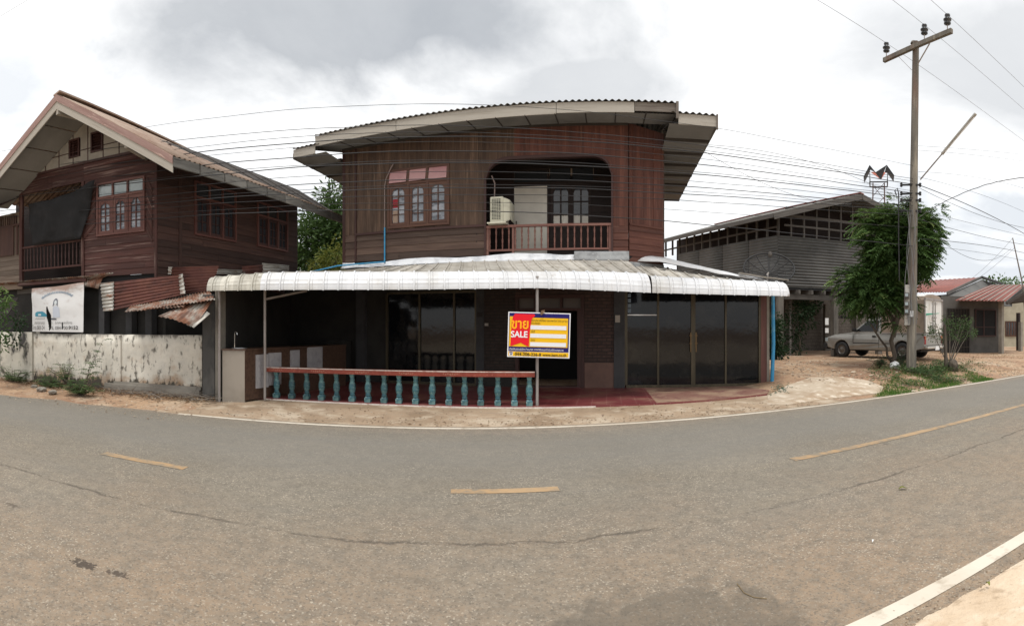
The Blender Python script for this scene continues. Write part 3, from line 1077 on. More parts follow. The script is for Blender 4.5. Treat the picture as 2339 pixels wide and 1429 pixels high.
# far sides and back of the upper storey, floor slab
mb = MB()
BK = 4.6
bq = P2(1515, 13.93)
L0 = HP.w(sL, 0); L1 = HP.back(BK).w(sL, 0)
R0 = Vector((bq.x, bq.y, 0)); R1 = HP.back(BK).w(sR, 0)
for A, B in ((L0, L1), (R0, R1), (L1, R1)):
    pl = Plane.through(A, B)
    a, b = sorted((A.xy.dot(pl.t), B.xy.dot(pl.t)))
    hplanks(mb, pl, a, b, UZ0, UZ1, board=.2, off=0)
mb.build('side_wall', m_wood_low, house)
mb = MB()
mb.prism([HP.w(sL + .02, 3.32, -.05), HP.w(sM - .05, 3.32, -.05), Vector((R0.x - .06, R0.y + .05, 3.32)), R1 + Vector((0, 0, 3.32)), L1 + Vector((0, 0, 3.32))], (0, 0, .17))
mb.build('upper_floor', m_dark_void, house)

# ---- balcony recess
RP = HP.back(1.55)
rL, rR = sOL - .25, sOR + .2
dz0, dz1 = 3.52, 5.66
dL, dR = RP.s(1175), RP.s(1250)
mb = MB()
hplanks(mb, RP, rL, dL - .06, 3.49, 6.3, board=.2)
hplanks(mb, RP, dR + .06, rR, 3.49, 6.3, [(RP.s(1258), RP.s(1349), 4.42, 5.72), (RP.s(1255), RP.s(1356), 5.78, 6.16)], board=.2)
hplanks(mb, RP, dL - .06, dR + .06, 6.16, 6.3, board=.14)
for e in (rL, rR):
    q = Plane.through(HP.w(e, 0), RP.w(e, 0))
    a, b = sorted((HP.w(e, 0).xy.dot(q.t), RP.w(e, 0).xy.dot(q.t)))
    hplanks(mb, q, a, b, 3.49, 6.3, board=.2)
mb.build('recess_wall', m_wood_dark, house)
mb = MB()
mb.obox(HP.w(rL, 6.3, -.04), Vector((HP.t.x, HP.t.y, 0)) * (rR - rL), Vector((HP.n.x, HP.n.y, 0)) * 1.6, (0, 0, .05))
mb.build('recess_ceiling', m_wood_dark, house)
mb = MB()
pbox(mb, RP, dL, dR, dz0, dz1, -.02, .03)
dr = mb.build('door', m_white_door, house)
mb = MB()
pbox(mb, RP, dL + .05, dL + .08, 4.5, 4.68, .03, .06)
mb.build('handle', m_alu, dr)
mb = MB()
frame(mb, RP, dL - .06, dR + .06, dz0 - .03, dz1 + .06, .058, -.02, .05)
frame(mb, RP, dL - .06, dR + .06, dz1 + .07, 6.16, .05, -.02, .04)
mb.build('door_frame', m_wood_dark, house)
mb = MB()
pbox(mb, RP, dL, dR, dz1 + .12, 6.1, -.01, .01)
mb.build('transom_light', m_glass_mid, house)
for xa, xb in ((1258, 1304), (1304, 1350)):
    a, b = RP.s(xa), RP.s(xb)
    f = MB()
    frame(f, RP, a + .003, b - .003, 4.42, 5.72, .075, -.02, .035)
    pbox(f, RP, (a + b) / 2 - .02, (a + b) / 2 + .02, 4.5, 5.64, .0, .03, vert=True)
    for zk in (4.83, 5.2):
        pbox(f, RP, a + .075, b - .075, zk - .015, zk + .015, .0, .028)
    # arched heads
    ca, cb = a + .075, b - .075
    n = 8
    for i in range(n):
        u0, u1 = ca + (cb - ca) * i / n, ca + (cb - ca) * (i + 1) / n
        fz = lambda u: 5.645 - .2 * (1 - math.sqrt(max(0, 1 - ((u - (ca + cb) / 2) / ((cb - ca) / 2)) ** 2)))
        f.face([RP.w(u0, fz(u0 + 1e-5), .03), RP.w(u1, fz(u1 - 1e-5), .03), RP.w(u1, 5.65, .03), RP.w(u0, 5.65, .03)])
    fo = f.build('window', m_wood_dark, house)
    p = MB(); pbox(p, RP, a + .07, b - .07, 4.845, 5.66, -.012, -.002); p.build('pane', m_glass_mid, fo)
    p = MB(); pbox(p, RP, a + .07, b - .07, 4.49, 4.815, -.012, -.002); p.build('lower_pane', m_white_door, fo)
for xa, xb in ((1256, 1303), (1307, 1355)):
    p = MB(); pbox(p, RP, RP.s(xa), RP.s(xb), 5.8, 6.15, -.01, .01); p.build('transom_light', m_glass_mid, house)

# ---- balcony railing
rail = MB()
pbox(rail, HP, sOL, sOR, 4.21, 4.27, -.07, .02, .7)
pbox(rail, HP, sOL, sOR, 3.60, 3.65, -.05, 0, .5)
ro = rail.build('balcony_railing', m_rail_pink, house)
prof = [(.018, 0), (.018, .08), (.026, .1), (.016, .13), (.026, .24), (.014, .3), (.022, .33), (.014, .36), (.026, .46), (.016, .52), (.022, .56), (.022, .575)]
nb = 19
for i in range(nb):
    s = sOL + (sOR - sOL) * (i + .5) / nb
    b = MB(); b.lathe([(r, z) for r, z in prof], HP.w(s, 3.645, -.025), 8)
    b.build('baluster', m_rail_pink, ro, origin=HP.w(s, 3.645, -.025))
for s in (sOL + .03, HP.s(1172), sOR - .03):
    b = MB(); pbox(b, HP, s - .03, s + .03, 3.5, 4.21, -.06, 0, vert=True); b.build('newel', m_rail_pink, ro)

# ---- window group at the left of the upper wall
fr = MB()
frame(fr, HP, wL, wR, wz0, wz1, .06, -.03, .05, .5)
W3 = (wR - wL - .12) / 3
for k in (1, 2):
    s = wL + .06 + W3 * k
    pbox(fr, HP, s - .035, s + .035, wz0 + .06, wz1 - .06, -.03, .045, .4, vert=True)
pbox(fr, HP, wL + .06, wR - .06, 5.53, 5.60, -.03, .048, .5)
fro = fr.build('window_frame', m_frame_brown, house)
for k in range(3):
    a, b = wL + .06 + W3 * k + .035 * (k > 0), wL + .06 + W3 * (k + 1) - .035 * (k < 2)
    # the pink hoppers hang slightly open at the foot
    p = MB()
    top, bot = 5.955, 5.6
    p.prism([HP.w(a + .01, bot, .085), HP.w(b - .01, bot, .085), HP.w(b - .01, top, .02), HP.w(a + .01, top, .02)], Vector((HP.n.x, HP.n.y, 0)) * .012)
    p.build('transom_pane', m_pink_glass, house)
    # casement
    c = MB()
    z0, z1 = wz0 + .07, 5.525
    frame(c, HP, a + .004, b - .004, z0, z1, .075, -.02, .03, .55)
    m0 = (a + b) / 2
    pbox(c, HP, m0 - .013, m0 + .013, z0 + .075, z1 - .05, -.015, .022, vert=True)
    for zk in (.28, .52, .73):
        zz_ = z0 + (z1 - z0) * zk
        pbox(c, HP, a + .079, b - .079, zz_ - .01, zz_ + .01, -.015, .02)
    ca, cb = a + .078, b - .078
    n = 10
    for i in range(n):
        u0, u1 = ca + (cb - ca) * i / n, ca + (cb - ca) * (i + 1) / n
        fz = lambda u: z1 - .078 - .14 * (1 - math.sqrt(max(0, 1 - ((u - (ca + cb) / 2) / ((cb - ca) / 2)) ** 2)))
        c.face([HP.w(u0, fz(u0 + 1e-5), .028), HP.w(u1, fz(u1 - 1e-5), .028), HP.w(u1, z1 - .074, .028), HP.w(u0, z1 - .074, .028)], None, .55)
    co = c.build('window', m_frame_brown, house)
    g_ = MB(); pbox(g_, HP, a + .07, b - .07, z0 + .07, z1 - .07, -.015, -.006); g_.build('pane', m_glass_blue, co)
    if k == 0:
        g_ = MB(); pbox(g_, HP, a + .09, a + .24, z0 + .5, z0 + .74, -.005, -.002); g_.build('red_cloth', plain('red_cloth', (.25, .02, .03), .8), co)
        g_ = MB(); pbox(g_, HP, a + .09, a + .25, z0 + .09, z0 + .42, -.005, -.002); g_.build('curtain', plain('cream_cloth', (.3, .22, .17), .8), co)

# ---- roof of the house for sale
EO = 1.0                             # front overhang
EP = HP.back(-EO)
eL, eR = EP.s(720), EP.s(1545)
kL, kR = EP.s(670), EP.s(1638)
t3 = Vector((HP.t.x, HP.t.y, 0)); n3 = Vector((HP.n.x, HP.n.y, 0))
DEP = EO + BK + .9                    # eave to eave
RISE = .32 * DEP / 2


def rf(s, d, z):                      # d metres behind the front eave
    return EP.w(s, z, -d)


zt = 6.93
mb = MB()
mb.corr(rf(eL, -.04, zt), rf(eR, -.04, zt), rf(eR, DEP / 2, zt + RISE), rf(eL, DEP / 2, zt + RISE), .155, .022, 3)
mb.corr(rf(eL, DEP + .04, zt), rf(eR, DEP + .04, zt), rf(eR, DEP / 2, zt + RISE), rf(eL, DEP / 2, zt + RISE), .155, .022, 2)
roof = mb.build('roof', m_roof_grey, house, solid=.008)
zk = 6.70
for a, b in ((kL, eL + .12), (eR - .12, kR)):
    mb = MB()
    mb.corr(rf(a, -.04, zk), rf(b, -.04, zk), rf(b, DEP * .5, zk + RISE * .8), rf(a, DEP * .5, zk + RISE * .8), .155, .022, 2)
    mb.corr(rf(a, DEP + .04, zk), rf(b, DEP + .04, zk), rf(b, DEP * .5, zk + RISE * .8), rf(a, DEP * .5, zk + RISE * .8), .155, .022, 2)
    mb.build('skirt_roof', m_roof_grey, house, solid=.008)

# fascia boards: cream lengths, one bare grey length at the right
zb = 6.655
gR = EP.s(1450)
xs = [eL, EP.s(905), EP.s(1271), gR]
for a, b in zip(xs, xs[1:]):
    mb = MB(); pbox(mb, EP, a, b - .012, zb + random.uniform(-.012, .012), zt - .02, -.03, 0, random.random()); mb.build('fascia', m_fascia, house)
for a, b, z_ in ((kL, eL - .01, 6.45), (eR + .05, kR, 6.43)):
    mb = MB(); pbox(mb, EP, a, b, z_, zk - .02, -.03, 0); mb.build('fascia', m_fascia, house)
mb = MB(); pbox(mb, EP, gR, eR, zb + .05, zt - .02, -.03, -.005); mb.build('bare_fascia', m_fascia_grey, house)
mb = MB()
mb.bar(rf(eR + .02, 0, zb - .1), rf(eR + .02, 0, zt + .02), .06, .09, n3)
mb.build('corner_strip', m_fascia_grey, house)
mb = MB(); mb.bar(rf(kR, -.01, 6.36), rf(kR, -.01, zk + .02), .04, .05, n3); mb.build('corner_strip', m_fascia_grey, house)
# side barge boards of the skirt roofs
for s in (kL, kR):
    mb = MB(); mb.bar(rf(s, 0, 6.5), rf(s, DEP, 6.42), .03, .16); mb.build('barge_board', m_fascia_grey, house)
for s in (eL, eR):
    mb = MB()
    mb.bar(rf(s, .03, zt - .1), rf(s, DEP / 2, zt + RISE - .1), .03, .2)
    mb.bar(rf(s, DEP, zt - .1), rf(s, DEP / 2, zt + RISE - .1), .03, .2)
    mb.build('barge_board', m_fascia_grey, house)
# soffit panels with dark joints
mb = MB(); dk = MB()
zs0, zs1 = 6.80, 6.66                 # at the wall, at the eave


def sof(s, d):                        # d from eave
    return rf(s, d, zs1 + (zs0 - zs1) * d / EO)


npan = 13
for i in range(npan):
    a, b = eL + (eR - eL) * i / npan, eL + (eR - eL) * (i + 1) / npan
    mb.face([sof(a + .008, .03), sof(a + .008, EO), sof(b - .008, EO), sof(b - .008, .03)])
    q = sof(b, .0) - Vector((0, 0, .008)); q2 = sof(b, EO) - Vector((0, 0, .008))
    dk = MB(); dk.bar(q, q2, .022, .02); dk.build('soffit_batten', m_beam_dark, house)
# skirts: horizontal-ish ceilings with cross beams
zc = 6.45
for a, b, w in ((kL, eL, 1), (eR, kR, -1)):
    e0, e1 = (a, sL) if w > 0 else (sR - .02, b)
    nn = 7
    for i in range(nn):
        d0, d1 = .03 + (DEP - .06) * i / nn, .03 + (DEP - .06) * (i + 1) / nn
        mb.face([rf(e0, d0, zc - .03 * d0), rf(e0, d1 - .07, zc - .03 * d1), rf(e1, d1 - .07, zc - .03 * d1), rf(e1, d0, zc - .03 * d0)])
        dk = MB(); dk.bar(rf(e0, d1, zc - .03 * d1 + .03), rf(e1, d1, zc - .03 * d1 + .03), .14, .12); dk.build('soffit_beam', m_beam_dark, house)
mb.build('soffit', m_soffit, house)
# gap between main soffit and lower skirt ceiling: closing boards; tall wall head in shade
mb = MB()
pbox(mb, HP, sL, sM, 6.74, 6.83, .0, .05)
mb.build('wall_plate', m_beam_dark, house)

# ================================================================== the porch and its awning
awl = P2(472, 10.62); awr = P2(1486, 10.80)
AP = Plane.through(awl, awr)
# survey of the awning's lower lip and of its shoulder
LIP = [(472, 664), (605, 662), (760, 661.5), (940, 661), (1148, 658.5), (1223, 657.5), (1315, 660.5), (1408, 664.5), (1487, 668.5)]
SHO = [(472, 634), (605, 623), (760, 621), (940, 621), (1148, 620), (1223, 620), (1315, 620), (1408, 621.5), (1487, 625)]
BACK = [(472, 3.0), (605, 3.2), (760, 3.3), (1100, 3.36), (1487, 3.33)]


def interp(tab, x):
    for (a, va), (b, vb) in zip(tab, tab[1:]):
        if x <= b:
            return va + (vb - va) * max(0, (x - a)) / (b - a)
    return tab[-1][1]


def px_of(q):
    return atan2(q.x, q.y) * F + W / 2


def awning(plane, s0, s1, backf, lip, sho, bz, parts, pitch=.285):
    """curled rib sheet: parts = [(name, material, from s, to s)]"""
    inn = Vector((plane.n.x, plane.n.y, 0))
    nr = max(2, round((s1 - s0) / pitch))
    pt = (s1 - s0) / nr
    prof = (0, .34, .36, .44, .46, .62, .64, .66, 1)       # flat pans with a rib
    hgt = (0, 0, .03, .03, 0, 0, .012, 0, 0)
    cols = []
    for i in range(nr):
        for f, h in zip(prof[:-1], hgt[:-1]):
            cols.append((s0 + (i + f) * pt, h, i))
    cols.append((s1, 0, nr - 1))
    rowsC, rowsT = [], []
    for s, h, i in cols:
        q = plane.w(s, 0)
        px = px_of(q)
        d = math.hypot(q.x, q.y)
        zl, zs = ZZ(interp(lip, px), d) - .012 * (h > .015), ZZ(interp(sho, px), d + .25)
        rad = .30
        c = []
        for k in range(19):
            a = pi / 2 * k / 18
            zc_ = zl + (zs - zl) * sin(a)
            o = rad * (1 - cos(a))
            # ribs stand proud along the local normal; pressed crimps across the pans
            hh_ = h + (.007 if (k % 3 == 1 and 3 < k < 17 and h < .015) else 0)
            c.append(q + inn * (o - hh_ * cos(a)) + Vector((0, 0, zc_ + hh_ * sin(a))))
        bq_ = backf(s)
        bzv = interp(bz, px)
        p0 = c[-1]
        t = []
        for k in range(6):
            v = k / 5
            p = Vector((p0.x + (bq_.x - p0.x) * v, p0.y + (bq_.y - p0.y) * v, (p0.z - h) + (bzv - p0.z + h) * v + h - .02 * sin(pi * v)))
            t.append(p)
        rowsC.append(c); rowsT.append(t)
    for name, m, a, b, which, par in parts:
        rows = rowsC if which == 'c' else rowsT
        idx = [i for i, (s, h, n) in enumerate(cols) if a - 1e-6 <= s <= b + 1e-6]
        mbx = MB()
        rnd = [random.random() for _ in range(nr + 1)]
        sel = [rows[i] for i in idx]
        tl = [cols[i][2] for i in idx]
        mbx.grid(sel, tone=lambda i, j: rnd[tl[i]], smooth=False)
        o = mbx.build(name, m, par, solid=.004)


a0, a1 = AP.s(472), AP.s(1487)
aJ = a0 + round((AP.s(605) - a0) / ((a1 - a0) / round((a1 - a0) / .285))) * ((a1 - a0) / round((a1 - a0) / .285))


def back_main(s):
    q = AP.w(s, 0)
    u = (s - a0) / (a1 - a0)
    # the sheet reaches back to the house wall (and past its left corner)
    k0, k1 = -9.3, sM - .02
    return HP.w(k0 + (k1 - k0) * u, 0, .02)


awning(AP, a0, a1, back_main, LIP, SHO, BACK, [
    ('old_awning_edge', m_old_awning, a0, aJ, 'c', house),
    ('awning_edge', m_white_awning, aJ, a1, 'c', house),
    ('awning_roof', m_awning_top, a0, a1, 't', house)])
# right-hand awning over the glass doors
arl = Vector((3.2, 10.92)); arr = P2(1799, 12.4)
AR = Plane.through(arl, arr)
LIP2 = [(1490, 668.5), (1623, 672), (1740, 674.5), (1800, 676)]
SHO2 = [(1490, 630), (1560, 634), (1623, 636.5), (1700, 640), (1800, 645)]
BACK2 = [(1480, 3.36), (1515, 3.33), (1640, 3.06), (1745, 2.9), (1800, 2.85)]
r0, r1 = AR.s(1490), AR.s(1799)


def back_right(s):
    u = (s - r0) / (r1 - r0)
    return HP.w(sM + .12 + (5.0 - sM) * u, 0, -.75)


awning(AR, r0, r1, back_right, LIP2, SHO2, BACK2, [
    ('awning_edge', m_white_awning, r0, r1, 'c', house),
    ('awning_roof', m_awning_top, r0, r1, 't', house)])
# rounded end of the right awning
mb = MB()
inn = Vector((AR.n.x, AR.n.y, 0)); tt = Vector((AR.t.x, AR.t.y, 0))
qe = AR.w(r1, 0)
de = math.hypot(qe.x, qe.y)
zl, zs = ZZ(676, de), ZZ(645, de + .2)
rows = []
for k in range(8):
    a = pi / 2 * k / 7
    r_ = []
    for j in range(6):
        b = pi / 2 * j / 5
        r_.append(qe + inn * (.30 - .30 * cos(a) * cos(b)) + tt * (.12 * cos(a) * sin(b) * 1.2) + Vector((0, 0, zl + (zs - zl) * sin(a))))
    rows.append(r_)
mb.grid(rows)
rows = [[qe + inn * (.3 + k * .9) + tt * (.14 * cos(pi / 2 * j / 5)) + Vector((0, 0, zl + (zs - zl) * sin(pi / 2 * j / 5) + k * .1)) for j in range(6)] for k in range(3)]
mb.grid(rows)
mb.build('awning_end', m_white_awning, house, solid=.004)

# flashing where the awning meets the wall
mb = MB()


def flash(mb, pl, s0, s1, zl, zh, off, n=50, amp=.02, lean=.12):
    rows = []
    for k in range(4):
        v = k / 3
        r = []
        for i in range(n + 1):
            s = s0 + (s1 - s0) * i / n
            z = zl(s) + (zh(s) - zl(s)) * v
            r.append(pl.w(s, z + amp * .5 * noise.noise(Vector((s * 2.3, v * 3, off * 9))), off + lean * (1 - v) ** 2 + amp * noise.noise(Vector((s * 3, v * 2, 2)))))
        rows.append(r)
    mb.grid(rows)


flash(mb, HP, sL, HP.s(1312), lambda s: 3.32, lambda s: 3.50 + .03 * sin(s * 2.1) - .06 * sstep(-4, -6.8, s) + (.07 if s < s813 else 0), .035, amp=.03)
mb.build('flashing', m_flash, house, solid=.004)
mb = MB()
flash(mb, HP, HP.s(1312), sM + .02, lambda s: 3.31, lambda s: 3.55, .04, 14, .025)
mb.grid([[BP.w(b0 + (b1 - b0) * i / 6, z, .03 + .02 * noise.noise(Vector((i, z, 0)))) for i in range(7)] for z in (3.12, 3.2, 3.31)])
mb.build('cement_flashing', m_flash_grey, house, solid=.004)
# folded white sheet lying along the top of the right awning
mb = MB()
rows = []
for k in range(5):
    r = []
    for i in range(25):
        u = i / 24
        q = back_right(r0 + .1 + (r1 - r0 - .75) * u)
        z = interp(BACK2, px_of(q))
        v = k / 4
        up = .02 + .17 * sin(pi * v) * (1 - .75 * u) + .02 * noise.noise(Vector((u * 9, v * 3, 4)))
        p = q - Vector((HP.n.x, HP.n.y, 0)) * (.55 * (1 - v) - .05)
        r.append(Vector((p.x, p.y, z + up + .02 - .06 * (1 - v))))
    rows.append(r)
mb.grid(rows)
mb.build('folded_sheet_flashing', m_white_awning, house, solid=.004)
mb = MB()
for u0, u1 in ((.62, .82), (.8, .93)):
    q0, q1 = back_right(r0 + (r1 - r0) * u0), back_right(r0 + (r1 - r0) * u1)
    z0, z1 = interp(BACK2, px_of(q0)) + .07, interp(BACK2, px_of(q1)) + .06
    mb.bar(Vector((q0.x, q0.y - .45, z0)), Vector((q1.x, q1.y - .45, z1)), .22, .02)
mb.build('weathered_plank', m_straw if False else m_counter_tile, house)

# ---- ground floor
mb = MB()
floor_pts = [(498, 905), (605, 908), (760, 916), (900, 922), (1060, 927), (1225, 928), (1360, 925.5), (1500, 920), (1640, 911), (1752, 899)]
fl = [G3(x, y, FZ) for x, y in floor_pts]
backL = HP.w(-9.6, FZ, -.3); backR = HP.w(4.5, FZ, -.3)
for i in range(len(fl) - 1):
    pass
KX = 7
midB = HP.w(gl_(1480) if False else HP.s(1470), FZ, -.3)
uvf = lambda q_: [((p.x * HP.t.x + p.y * HP.t.y), (p.x * HP.n.x + p.y * HP.n.y)) for p in q_]
poly = fl[:KX + 1] + [midB, backL]
mb.face(poly, uvf(poly))
poly = fl[KX:] + [backR, midB]
mb.face(poly, uvf(poly), .5, 1)
for a, b in zip(fl, fl[1:]):
    mb.face([a - Vector((0, 0, .14)), b - Vector((0, 0, .14)), b, a], None)
mb.face([fl[-1] - Vector((0, 0, .14)), backR - Vector((0, 0, .14)), backR, fl[-1]])
fo = mb.build('porch_floor', [m_red_tile, mat('dusty_red_concrete', (.2, .1, .075), (((.3, .2, .135), (1.1, 1.1, 1.1), .42, .6, 8), ((.13, .05, .045), (2.5, 2.5, 2.5), .52, .68, 8), ((.36, .27, .19), (7, 7, 7), .58, .7, 8, .7)), 'Object', .8)], house)
mb = MB()
for a, b in zip(fl[1:7], fl[2:7]):
    mb.bar(a + Vector((0, -.012, -.03)), b + Vector((0, -.012, -.03)), .03, .035)
mb.build('floor_edging', m_white_line, fo)

cz = 3.2
gl = HP.s


def dark_wall(mb, s0, s1, z0, z1, off=0.0, tone=.5, mi=0):
    a, b, c, d = HP.w(s0, z0, off), HP.w(s1, z0, off), HP.w(s1, z1, off), HP.w(s0, z1, off)
    mb.face([a, b, c, d], [(s0, z0), (s1, z0), (s1, z1), (s0, z1)], tone, mi)


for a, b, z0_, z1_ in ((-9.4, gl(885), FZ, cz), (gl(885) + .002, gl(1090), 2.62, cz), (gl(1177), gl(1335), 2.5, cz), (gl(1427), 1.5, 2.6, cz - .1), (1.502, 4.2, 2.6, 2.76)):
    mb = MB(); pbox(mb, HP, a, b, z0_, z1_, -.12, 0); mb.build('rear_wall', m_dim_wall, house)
for xa_, xb_, o0_, o1_ in ((820, 839, 0, .2), (1089, 1106, -.12, .06), (1402, 1427, -.12, .06)):
    mb = MB(); pbox(mb, HP, gl(xa_), gl(xb_), FZ, cz - .02, o0_, o1_, vert=True); mb.build('pillar', m_grey_pier, house)
for nm, m, a, b, z0 in (('brick_pier', m_brick_dark, 1106, 1178, .55), ('brick_pier', m_brick, 1335, 1402, .74)):
    mb = MB()
    dark_wall(mb, gl(a), gl(b), z0, cz, .02)
    dark_wall(mb, gl(a), gl(b), z0, cz, -.12)
    mb.face([HP.w(gl(a), z0, -.12), HP.w(gl(a), z0, .02), HP.w(gl(a), cz, .02), HP.w(gl(a), cz, -.12)], [(0, z0), (.14, z0), (.14, cz), (0, cz)])
    mb.face([HP.w(gl(b), z0, .02), HP.w(gl(b), z0, -.12), HP.w(gl(b), cz, -.12), HP.w(gl(b), cz, .02)], [(0, z0), (.14, z0), (.14, cz), (0, cz)])
    mb.build(nm, m, house)
mb = MB()
dark_wall(mb, gl(1177), gl(1335), 2.47, cz, .01)
mb.build('brick_lintel', m_brick, house)
mb = MB()
pbox(mb, HP, gl(1106), gl(1177), FZ, .545, -.1, .035)
mb.build('wall_plinth', m_dim_wall, house)
mb = MB()
pbox(mb, HP, gl(1335) + .002, gl(1402), FZ, .735, -.1, .035)
mb.build('wall_plinth', [mat('pinkish_brown_tile', (.12, .062, .045), (((.09, .045, .034), (3, 3, 3), .45, .65),), 'Object', .5), m_dim_wall], house)
# doorway
mb = MB()
frame(mb, HP, gl(1177) + .002, gl(1335) - .002, FZ - .05, 2.465, .09, -.1, .05)
pbox(mb, HP, gl(1177) + .09, gl(1335) - .09, 2.05, 2.12, -.1, .04)
for x in (1222, 1282):
    pbox(mb, HP, gl(x) - .03, gl(x) + .03, 2.12, 2.38, -.1, .035, vert=True)
pbox(mb, HP, gl(1323) - .05, gl(1323) + .05, FZ, 2.05, -.1, .045, vert=True)
mb.build('door_frame', m_frame_dark, house)
for a, b in ((1183, 1219), (1226, 1279), (1286, 1328)):
    mb = MB(); pbox(mb, HP, gl(a) , gl(b), 2.125, 2.375, -.06, -.05)
    mb.build('transom_light', mat('dusty_transom_glass', (.075, .06, .052), (((.055, .044, .04), (2, 2, 2), .45, .65),), 'Object', .35), house)
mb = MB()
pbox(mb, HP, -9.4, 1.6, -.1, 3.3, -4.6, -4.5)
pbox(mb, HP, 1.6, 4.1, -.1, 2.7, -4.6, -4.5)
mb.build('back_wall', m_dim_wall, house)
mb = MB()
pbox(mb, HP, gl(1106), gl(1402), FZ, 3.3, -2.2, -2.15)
mb.build('dark_room_backing', m_dark_void, house)  # black sheet added behind the doorway for the darkness of the room

# sliding glass doors, left set and right set
def glass_set(edges, z0, z1, meeting=None):
    f = MB()
    s_ = [gl(x) for x in edges]
    pbox(f, HP, s_[0], s_[-1], z1 - .06, z1, -.06, .05)
    pbox(f, HP, s_[0], s_[-1], z0, z0 + .07, -.06, .05)
    for i, s in enumerate(s_):
        w = .035 if i in (0, len(s_) - 1) else .025
        if meeting is not None and i == meeting: w = .055
        pbox(f, HP, s - w, s + w, z0 + .07, z1 - .06, -.05, .045, vert=True)
    fo_ = f.build('sliding_door_frame', m_alu, house)
    for a, b in zip(s_, s_[1:]):
        p = MB(); pbox(p, HP, a + .02, b - .02, z0 + .05, z1 - .04, -.015, -.005)
        p.build('glass_pane', m_glass_dark, fo_)
    return fo_


glass_set([885, 959, 1038, 1088], FZ, 2.6)
gf = glass_set([1430, 1503, 1583, 1657, 1735], FZ, 2.6, 2)
mb = MB()
for x in (1577, 1589):
    s = gl(x)
    for z in (1.22, 1.42):
        mb.bar(HP.w(s - .035, z, .07), HP.w(s + .035, z, .07), .02, .02)
    pbox(mb, HP, s - .012, s + .012, 1.0, 1.5, .05, .07, vert=True)
mb.build('handle', mat('dull_brass', (.16, .1, .045), (), 'Object', .45, metal=.5), gf)
mb = MB()
pbox(mb, HP, gl(1432), gl(1501), 1.93, 1.955, .0, .012)
mb.build('door_rail', m_white, gf)
mb = MB()
for k in range(4):
    pbox(mb, HP, gl(1434), gl(1441), 2.0 + k * .13, 2.09 + k * .13, .002, .006)
mb.build('sticker', plain('pale_blue_sticker', (.12, .16, .2), .5), gf)
mb = MB()
pbox(mb, HP, gl(1737), gl(1750), FZ - .05, 2.7, -.12, .05, vert=True)
mb.build('door_post', m_frame_red, house)
mb = MB()
pbox(mb, HP, gl(1750) + .003, gl(1756), FZ - .05, 2.68, -.12, .06, vert=True)
mb.build('corner_strip', m_concrete, house)
mb = MB()
# right side wall going back
q0, q1 = HP.w(gl(1756), 0, .02), HP.w(gl(1756), 0, -4.5)
mb.obox(HP.w(gl(1756) - .12, 0, -4.5), n3 * 4.3, -t3 * .02, (0, 0, 2.66))
mb.build('end_wall', m_concrete, house)
mb = MB()
pw = HP.w(gl(1764), 0, .10)
mb.tube([Vector((pw.x - .02, pw.y, 2.55)), Vector((pw.x, pw.y, 1.2)), Vector((pw.x - .06, pw.y - .02, .02))], .05, 10)
mb.build('downpipe', m_blue_pipe, house)
# meter box, switch plates
for x0_, x1_, y0_, y1_, m in ((1405, 1416, 720, 736, m_counter_tile), (1092, 1104, 713, 724, m_dim_wall), (1109, 1117, 738, 744, m_counter_tile)):
    mb = MB(); pbox(mb, HP, gl(x0_), gl(x1_), hz(x0_, y1_), hz(x0_, y0_), .06, .1)
    mb.build('switch_box', m, house)
# left wall of the porch
mb = MB()
pA, pB = P2(500, 11.0), HP.w(-9.2, 0, 0).xy
LW = Plane.through(pA, pB)
sa, sb = sorted((pA.dot(LW.t), pB.dot(LW.t)))
pbox(mb, LW, sa + .25, sb, .0, 2.62, -.12, 0)
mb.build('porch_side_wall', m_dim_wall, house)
# awning posts and braces
mb = MB()
for x, d, y0_, y1_ in ((605, 10.98, 655, 907), (1227, 10.06, 650, 928)):
    a, b = P3(x, y1_, d), P3(x, y0_, d)
    a.z = FZ - .02; b.z = 2.62
    p = MB(); p.tube([a, b], .03, 8); p.build('awning_post', m_steel, house, origin=a)
a = P3(501, 900, 10.85); b = Vector((a.x, a.y, 2.5)); a.z = 0
p = MB(); p.tube([a, b], .03, 8); p.build('awning_post', m_steel, house, origin=a)
p = MB()
p.bar(P3(607, 683, 10.98), P3(700, 664, 11.6), .045, .045)
p.build('awning_brace', m_steel, house)
p = MB()
for k in range(7):
    u = k / 6
    s = a0 + (a1 - a0) * u
    q = AP.w(s, 2.62, -.3); q2 = back_main(s)
    p.bar(q, Vector((q2.x, q2.y, 3.15)), .05, .05)
p.bar(AP.w(a0, 2.6, -.33), AP.w(a1, 2.6, -.33), .05, .05)
p.build('awning_rafter', m_beam_dark, house)

# ---- balustrade along the porch edge
bal = thing('balustrade', 'low porch balustrade with red tiled coping on turquoise moulded balusters', 'balustrade', G3(900, 922, FZ))
bx = [631, 666, 700, 734, 768, 804, 840, 877, 911, 949, 987, 1025, 1061, 1098, 1137, 1175, 1209]
FPL = Plane.through(fl[1], fl[5])
